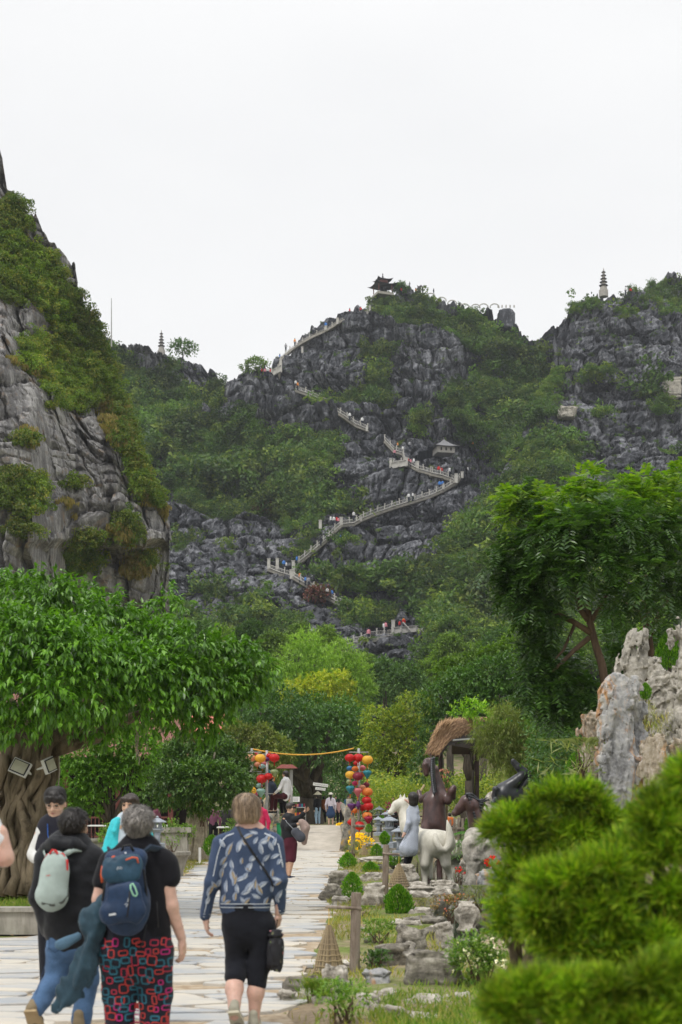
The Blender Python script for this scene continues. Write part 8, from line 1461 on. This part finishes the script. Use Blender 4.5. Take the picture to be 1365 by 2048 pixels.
for si, pl in enumerate(SEG):
    dp = dense(pl); raw = [onhill(a, b, .8) for a, b in dp]; sy = smooth_y(raw); pts = [P(a, b, y) for (a, b), y in zip(dp, sy)]; allp.append((dp, pts))
    scale = .55
    front = []
    for i, q in enumerate(pts):
        u = q.y/FPX; stp.box(tuple(q-o0+Vector((0, .9, -.3))), (2.2*u*1.6, 1.6, .4)); front.append(q-o0+Vector((0, -.1, 0)))
    top_ = si >= 11
    mb = MB()        # low wall along the outer edge: plinth and hand rail
    if top_: front = [q+Vector((0, .6, -.3)) for q in front]
    mb.tube([q+Vector((0, 0, .05)) for q in front], .08, 4).obj('plinth', M_step if top_ else M_rail, sw); mb = MB(); mb.tube([q+Vector((0, 0, .62)) for q in front], .042, 4).obj('hand_rail', M_step if top_ else M_rail, sw)
    mb = MB()
    for i, q in enumerate(front):
        if i % 5 == 0: mb.box(tuple(q+Vector((0, 0, .5))), (.17, .17, .95)); mb.box(tuple(q+Vector((0, 0, 1.0))), (.26, .26, .1))
    for a in [mb]:
        for i in range(0, len(a.v), 16): m2 = MB(); m2.v = a.v[i:i+16]; m2.f = [tuple(j for j in ff) for ff in a.f[:12]]; m2.m = [0]*12; m2.obj('balustrade_post', M_rail, sw)
    mb = MB()
    for q in front: mb.box(tuple(q+Vector((0, 0, .32))), (.06, .06, .55))
    mb.obj('balusters', M_rail, sw, kind='stuff')
stp.obj('steps', M_step, sw, kind='stuff')
def bigpost(px, py, h, w, label=None): q = onhill(px, py, 1.6); u = q.y/FPX; mb = MB(); mb.box(tuple(q-o0+Vector((0, 0, h*u/2))), (w*u, w*u, h*u)); mb.box(tuple(q-o0+Vector((0, 0, h*u))), (w*u*1.25, w*u*1.25, 1.2*u)); mb.obj('gate_post', M_rail, sw)
for px_, py_, h, w in [(538, 1138, 20, 6), (555, 1138, 21, 6), (587, 1140, 18, 6), (583, 1158, 18, 6), (641, 1058, 17, 6), (683, 1054, 19, 6), (722, 1043, 9, 5), (787, 1268, 27, 7), (847, 1262, 21, 6), (782, 936, 18, 5), (814, 932, 16, 5), (836, 940, 17, 5), (913, 966, 18, 6), (925, 956, 12, 5), (888, 980, 10, 5), (562, 736, 18, 5), (734, 862, 11, 4), (668, 820, 9, 4), (643, 812, 14, 5), (605, 706, 12, 4), (675, 648, 12, 4), (652, 660, 8, 4), (740, 622, 10, 4)]: bigpost(px_, py_, h, w)
def wallbit(a, b, h, label, dz=0, mat=None):
    A, B = onhill(*a, 1.4), onhill(*b, 1.4); y = min(A.y, B.y); A = P(*a, y); B = P(*b, y); u = y/FPX; m = (A+B)/2; o = thing('retaining_wall', m, label, 'wall'); L = (B-A).length; ang = math.atan2(B.z-A.z, B.x-A.x)
    MB().box((0, 0, h*u/2), (L, .7, h*u), M=Matrix.Rotation(-ang, 3, 'Y')).obj('wall', mat or M_rail, o); MB().box((0, -.05, h*u), (L*1.02, .9, .9*u), M=Matrix.Rotation(-ang, 3, 'Y')).obj('coping', M_rail, o)
    mb = MB(); n = max(2, int(L/1.0))
    for i in range(n+1): mb.box(tuple(Vector((-L/2+L*i/n, -.4, h*u*.55))), (.22, .2, h*u*.9))
    for i in range(0, len(mb.v), 8): m2 = MB(); m2.v = mb.v[i:i+8]; m2.f = mb.f[:6]; m2.m = [0]*6; m2.obj('pier', M_rail, o)
wallbit((787, 1268), (847, 1263), 12, 'white balustrade of the lowest landing with two tall posts'); wallbit((782, 938), (812, 932), 11, 'white balustrade of the crowded terrace left of the grey hut'); wallbit((887, 1262), (915, 1262), 16, 'isolated pale stone wall right of the lowest landing'); wallbit((740, 1286), (787, 1276), 6, 'low rail wall left of the lowest landing'); wallbit((545, 752), (562, 742), 11, 'pale wall at the crowded saddle viewpoint')
wallbit((706, 640), (738, 637), 6, 'pale wall below the summit pavilion')
def onD(px, py, off=.4): return RD.at(px, py, off)
def roof_curve(n, w, h, lift, k=8):
    """four sided roof with upswept corners; returns MB"""
    mb = MB(); v = []; f = []; rings = 5
    for j in range(rings+1):
        t = j/rings; hw = w/2*(1-t)**1.0; z = h*(t**1.5)
        for s in range(4):
            for i in range(k):
                e = i/k*2-1; a = s*PI/2; c = abs(e)**3; x = hw*(1+.10*c*(1-t)); yv = hw*e*(1+.10*c*(1-t)); zz = z+lift*c*(1-t)**2; v.append((x*math.cos(a)-yv*math.sin(a), x*math.sin(a)+yv*math.cos(a), zz))
    N = 4*k
    for j in range(rings):
        for i in range(N): f.append((j*N+i, j*N+(i+1) % N, (j+1)*N+(i+1) % N, (j+1)*N+i))
    f.append(tuple(range(N))[::-1]); return mb.add(v, f)
M_rf = simple('dark_tile_roof', (.075, .07, .075), .8, .25, 3); M_col = simple('red_brown_column', (.22, .10, .09), .7)
# summit pavilion
q = onhill(766, 590, .2); u = q.y/FPX; pv = thing('summit_pavilion', q, 'open pavilion with two tiered upswept roof on the highest peak', 'pavilion', rz=.35); MB().box((0, 0, -.1), (34*u, 34*u, .5)).obj('base', M_step, pv); mb = MB()
for sx in (-1, 1):
    for sy in (-1, 1): mb.tube([(sx*14*u, sy*14*u, .5), (sx*14*u, sy*14*u, 19*u)], 1.0*u, 8)
parts(mb, 'column', M_col, pv); roof_curve(0, 44*u, 9*u, 4*u).obj('lower_roof', M_rf, pv, loc=(0, 0, 17*u), smooth=True); MB().box((0, 0, 26*u), (16*u, 16*u, 5*u)).obj('upper_storey', M_col, pv); roof_curve(0, 30*u, 8*u, 3.5*u).obj('upper_roof', M_rf, pv, loc=(0, 0, 28*u), smooth=True); MB().lathe([(1.2*u, 35*u), (2*u, 37*u), (.6*u, 39*u), (1.4*u, 41*u), (.3*u, 44*u)], 8).obj('finial', M_rf, pv)
# resting hut half way up
q = onhill(888, 908, 1.5); u = q.y/FPX; ht = thing('rest_hut', q, 'small pale walled hut with grey pyramid roof halfway up the stairs', 'hut', rz=.2); MB().box((0, 0, 5*u), (36*u, 36*u, 12*u)).obj('wall', simple('pale_plaster', (.50, .47, .42), .85), ht); roof_curve(0, 50*u, 19*u, 1.2*u).obj('roof', simple('grey_shingle', (.19, .19, .20), .8, .2, 3), ht, loc=(0, 0, 11*u), smooth=True); MB().lathe([(1.4*u, 29*u), (2*u, 31*u), (.3*u, 34*u)], 8).obj('finial', M_rf, ht); mb = MB(); [mb.box((x*u, -18.3*u, 6*u), (3*u, .2*u, 6*u)) for x in (-10, 0, 10)]; parts(mb, 'window', M_blk, ht)
tp_ = thing('tarpaulin', onhill(852, 910, 2), 'black tarpaulin draped beside the small hut', 'tarpaulin'); u = tp_.location.y/FPX; mb = MB(); v = []; f = []
for i in range(7):
    for j in range(5): s, t = i/6, j/4; v.append(((-14+28*s)*u, -.6+1.2*t+.3*math.sin(s*9), (8-20*t+10*s-6*math.sin(s*PI)*(1-t))*u))
for i in range(6):
    for j in range(4): a = i*5+j; f.append((a, a+5, a+6, a+1))
mb.add(v, f).obj('sheet', simple('black_tarp', (.022, .025, .032), .5), tp_)
# pagodas
def pagoda(q, h, label, tiers, w, mat):
    o = thing('pagoda', q, label, 'pagoda'); MB().lathe([(w*.62, -.8), (w*.62, h*.10), (w*.5, h*.10), (w*.46, h*.22)], 8).obj('base', mat, o); z = h*.20; k = (h*.66)/tiers
    for i in range(tiers): ww = w*(.46-.30*i/tiers); MB().lathe([(ww*.72, z), (ww*.68, z+k*.66)], 8).obj('storey', mat, o); MB().lathe([(ww*1.35, z+k*.62), (ww*1.30, z+k*.72), (ww*.65, z+k)], 8).obj('eave', M_rf, o); z += k
    MB().lathe([(w*.07, z), (w*.09, z+h*.03), (w*.02, z+h*.14)], 6).obj('spire', mat, o)
M_pg2 = simple('weathered_pagoda_stone', (.36, .34, .31), .85, .2, 2)
q = onD(1208, 585, .2); u = q.y/FPX; pagoda(q, 50*u, 'slender pale stone pagoda on top of the right mountain', 5, 15*u, M_pg2); q = onhill(323, 705, .2); u = q.y/FPX; pagoda(q, 46*u, 'slim grey pagoda on the left ridge beside a lone tree', 5, 12*u, M_pg2)
def hilltree(px, py, r, label, rl=None, mat=None):
    q = (rl or onhill)(px, py, -.5); u = q.y/FPX; tree('lone_tree', label, 'tree', tuple(q), [(q.x, q.y, q.z+r*.9*u, r*u*.7, .7), (q.x-r*.7*u, q.y, q.z+r*.7*u, r*u*.5, .7), (q.x+r*.7*u, q.y, q.z+r*.75*u, r*u*.5, .7)], (.55, .28), mat or FM[0], M_barkd, .14, 260, 5, nb=3, up=.4)
hilltree(366, 714, 22, 'umbrella shaped lone tree right of the left ridge pagoda'); hilltree(512, 750, 22, 'round tree at the left of the crowded saddle', mat=FM[1]); hilltree(800, 584, 10, 'little windswept tree right of the summit pavilion'); hilltree(540, 1040, 26, 'brownish half bare tree above the stairs', mat=leafmat('brown_tree_leaves', [(.07, .055, .035), (.10, .075, .05), (.06, .07, .03)], .2, .7, .1, .1, .2)); hilltree(636, 1205, 20, 'pink flowering tree beside the stairs', mat=leafmat('pink_blossom', [(.12, .05, .06), (.17, .065, .08), (.06, .09, .03)], .2, .7, .1, .1, .2)); hilltree(640, 985, 40, 'large fresh green creeper covered tree left of the upper stairs', mat=FM[2]); hilltree(832, 872, 14, 'small bright tree above the resting hut', mat=FM[2]); hilltree(840, 1235, 20, 'dark conical tree beside the lowest landing', mat=FM[0])
for px_, py_, w, hh, lb in ((1135, 838, 42, 24, 'fresh pale rock scar low on the left flank of the right mountain'), (1345, 800, 40, 44, 'pale square rock scar near the right edge of the right mountain')):
    q = onD(px_, py_, -.9); u = q.y/FPX; V, Fa = rock_geo(w*u, 3.0, hh*u, int(px_), 4, sq=.35, under=0, ledge=.08); _place(npobj('rock_scar', V, Fa, M_rkp, smooth=False, label=lb, cat='rock'), q)
# dragon wall on the ridge: a row of arched coils
dr = thing('dragon_statue', onhill(900, 605, -2), 'long stone dragon body arching along the ridge right of the pavilion', 'statue'); o = dr.location.copy(); mb = MB()
for i, (px_, py_) in enumerate([(862, 592), (884, 600), (905, 606), (930, 613), (952, 614), (968, 613), (990, 613)]):
    q = RC.at(px_, py_+4, .3); py_ -= 3; u = q.y/FPX; pts = [P(px_+9*math.cos(a), py_-7*math.sin(a)+4, q.y)-o for a in np.linspace(-.2, PI+.2, 9)]; mb = MB(); mb.tube(pts, 1.2*u, 6); mb.obj('coil', M_rail, dr, smooth=True)
rt_ = thing('lookout_tower', onhill(1012, 662, .5), 'squat stone lookout platform at the end of the ridge', 'platform'); u = rt_.location.y/FPX; V, Fa = rock_geo(40*u, 34*u, 46*u, 5, 3, under=-.15); npobj('rock_base', V, Fa, M_karst, rt_); mb = MB(); [mb.box(((-16+8*i)*u, -8*u, 47*u), (2.2*u, 2*u, 5*u)) for i in range(5)]; parts(mb, 'parapet_post', M_step, rt_)
ms = thing('summit_marker', onhill(820, 582, .3), 'thin monument post with ball on the summit', 'monument'); u = ms.location.y/FPX; MB().lathe([(2.5*u, 0), (1*u, 3*u), (.7*u, 14*u), (2*u, 15*u), (.7*u, 17*u), (.2*u, 20*u)], 8).obj('post', M_rf, ms); dm = thing('summit_dragon', onhill(840, 584, .3), 'small dark dragon head sculpture on the summit', 'statue'); u = dm.location.y/FPX; sdf('head', [('c', (0, 0, 0), (-2*u, 0, 8*u), 3.5*u, 3*u), ('c', (-2*u, 0, 8*u), (3*u, 0, 13*u), 3*u, 2*u), ('c', (-2*u, 0, 10*u), (-6*u, 0, 15*u), 1.5*u, .6*u)], M_rf, dm, .18, .2)
mast = thing('radio_mast', RA.at(223, 668, 2), 'hair thin mast standing on the ridge above the left cliff', 'mast'); u = mast.location.y/FPX; MB().tube([(0, 0, -1), (0, 0, 72*u)], [.06, .03], 5).obj('mast', M_pole, mast)
fl_ = thing('red_flag', onhill(806, 1262, 3), 'red flags on a slanting pole at the lowest landing', 'flag'); u = fl_.location.y/FPX; MB().tube([(0, 0, 18*u), (16*u, 0, 0)], .12, 5).obj('pole', M_rail, fl_); MB().box((2*u, 0, 20*u), (7*u, .1, 6*u)).obj('flag_cloth', silk('red'), fl_)
# visitors: one small figure, copied with its own colour
oc = NT('visitor_clothes'); _o = oc.n('ShaderNodeObjectInfo'); oc.l(_o.outputs['Color'], oc.b.inputs['Base Color']); oc.rough(.9); ol = simple('visitor_trousers', (.03, .035, .05), .9)
V_, Q_ = join_geo([sdf_geo([('c', (0, 0, 1.32), (0, 0, .95), .17, .15), ('c', (-.2, 0, 1.35), (-.27, .05, .9), .06, .05), ('c', (.2, 0, 1.35), (.27, .05, .9), .06, .05)], .07, .05), sdf_geo([('c', (-.1, 0, .85), (-.1, 0, .08), .10, .07), ('c', (.1, 0, .85), (.1, 0, .08), .10, .07)], .07, .05), sdf_geo([('e', (0, 0, 1.58), (.11, .12, .14))], .06, .05)])
vm = bpy.data.meshes.new('visitor'); zc = V_[Q_].mean(1)[:, 2]; setmesh(vm, V_, Q_, True, np.where(zc > 1.48, 2, np.where(zc < .9, 1, 0))); [vm.materials.append(m) for m in (oc.m, ol, hb)]
PL = {'red': (.55, .03, .03), 'white': (.70, .70, .70), 'blue': (.06, .20, .55), 'orange': (.75, .28, .05), 'black': (.02, .02, .025), 'yellow': (.75, .55, .08), 'pink': (.65, .25, .30), 'grey': (.3, .3, .32), 'green': (.06, .25, .12)}
VS = [(800, 1262, 'red', 'at the foot of the lowest landing steps'), (808, 1258, 'orange', 'on the lowest landing steps'), (772, 1267, 'pink', 'left of the lowest landing post'), (768, 1268, 'white', 'behind the low rail wall, left one of a pair'), (738, 1282, 'pink', 'on the low rail path left of the landing'), (600, 1166, 'orange', 'just below the double gate posts'), (611, 1172, 'blue', 'on the stairs below the gate posts'), (618, 1176, 'grey', 'behind the blue hiker below the gate posts'), (655, 1196, 'white', 'on the stairs above the pink blossom tree'), (664, 1200, 'blue', 'right of the white hiker above the pink tree'), (676, 1206, 'black', 'lowest on the stairs before the bushes'), (568, 1140, 'blue', 'between the three tall gate posts'), (573, 1142, 'white', 'resting beside the tall gate posts'), (594, 1132, 'blue', 'right of the tall gate posts at the bend'), (642, 1092, 'black', 'climbing the straight middle flight'), (660, 1076, 'black', 'high on the straight middle flight'), (662, 1052, 'white', 'under the two posts of the middle bend, left'), (668, 1052, 'white', 'under the two posts of the middle bend, centre'), (674, 1052, 'red', 'at the middle bend beside the post'), (678, 1053, 'pink', 'at the middle bend touching the post'), (682, 1090, 'blue', 'bright dot on the rock below the middle bend'), (708, 1042, 'white', 'just after the middle bend'), (818, 1004, 'white', 'on the diagonal flight, lower of a pair'), (826, 1002, 'white', 'on the diagonal flight, upper of a pair'), (880, 980, 'blue', 'near the top of the diagonal flight'), (886, 978, 'blue', 'at the top of the diagonal flight'), (878, 950, 'red', 'on the short flight right of the terrace'), (884, 952, 'red', 'right of the other red hiker by the terrace'), (900, 954, 'white', 'before the gate posts at the right turn'), (936, 952, 'white', 'right of the gate posts at the right turn'), (816, 932, 'red', 'crowded on the terrace front, left'), (822, 934, 'pink', 'crowded on the terrace front, middle'), (828, 934, 'white', 'crowded on the terrace front, right'), (806, 908, 'white', 'on the terrace upper steps'), (796, 900, 'orange', 'with yellow hat on the terrace left'), (820, 900, 'grey', 'on the terrace near the tarpaulin'), (790, 915, 'pink', 'leaning on the terrace balustrade'), (946, 898, 'orange', 'alone right of the resting hut'), (725, 852, 'white', 'on the upper flight near its end'), (700, 842, 'white', 'on the upper flight'), (596, 780, 'orange', 'on the rock below the saddle'), (592, 776, 'white', 'on the rock just below the saddle'), (524, 752, 'red', 'in the saddle crowd, leftmost'), (530, 752, 'pink', 'in the saddle crowd, second'), (536, 752, 'white', 'in the saddle crowd, third'), (542, 753, 'red', 'in the saddle crowd, rightmost'), (560, 724, 'blue', 'above the saddle wall with yellow hat'), (572, 702, 'grey', 'on the ridge flight, lower'), (590, 692, 'orange', 'on the ridge flight, middle'), (627, 668, 'grey', 'on the ridge flight against the sky'), (652, 660, 'blue', 'beside the ridge post'), (700, 632, 'red', 'at the wall below the summit, left'), (715, 628, 'black', 'at the wall below the summit, middle'), (722, 628, 'red', 'at the wall below the summit, right'), (803, 590, 'red', 'on the summit left of the marker'), (832, 590, 'orange', 'on the summit right of the marker'), (846, 588, 'black', 'on the summit beside the dragon head'), (868, 592, 'black', 'walking along the dragon wall'), (1252, 590, 'white', 'on the right mountain top, left of two'), (1262, 591, 'red', 'on the right mountain top, right of two')]
for i, (px_, py_, cn, where) in enumerate(VS):
    q = (onD if px_ > 1150 else onhill)(px_, py_, 1.3 if 600 < py_ else .3); o = bpy.data.objects.new('person', vm); o.location = q; o.rotation_euler = (0, 0, rnd.uniform(0, 6.28)); s = rnd.uniform(.92, 1.12); o.scale = (s, s, s); o.color = (*PL[cn], 1); link(o, None, f'tiny distant visitor in {cn}, {where}', 'person', 'visitors on the mountain')
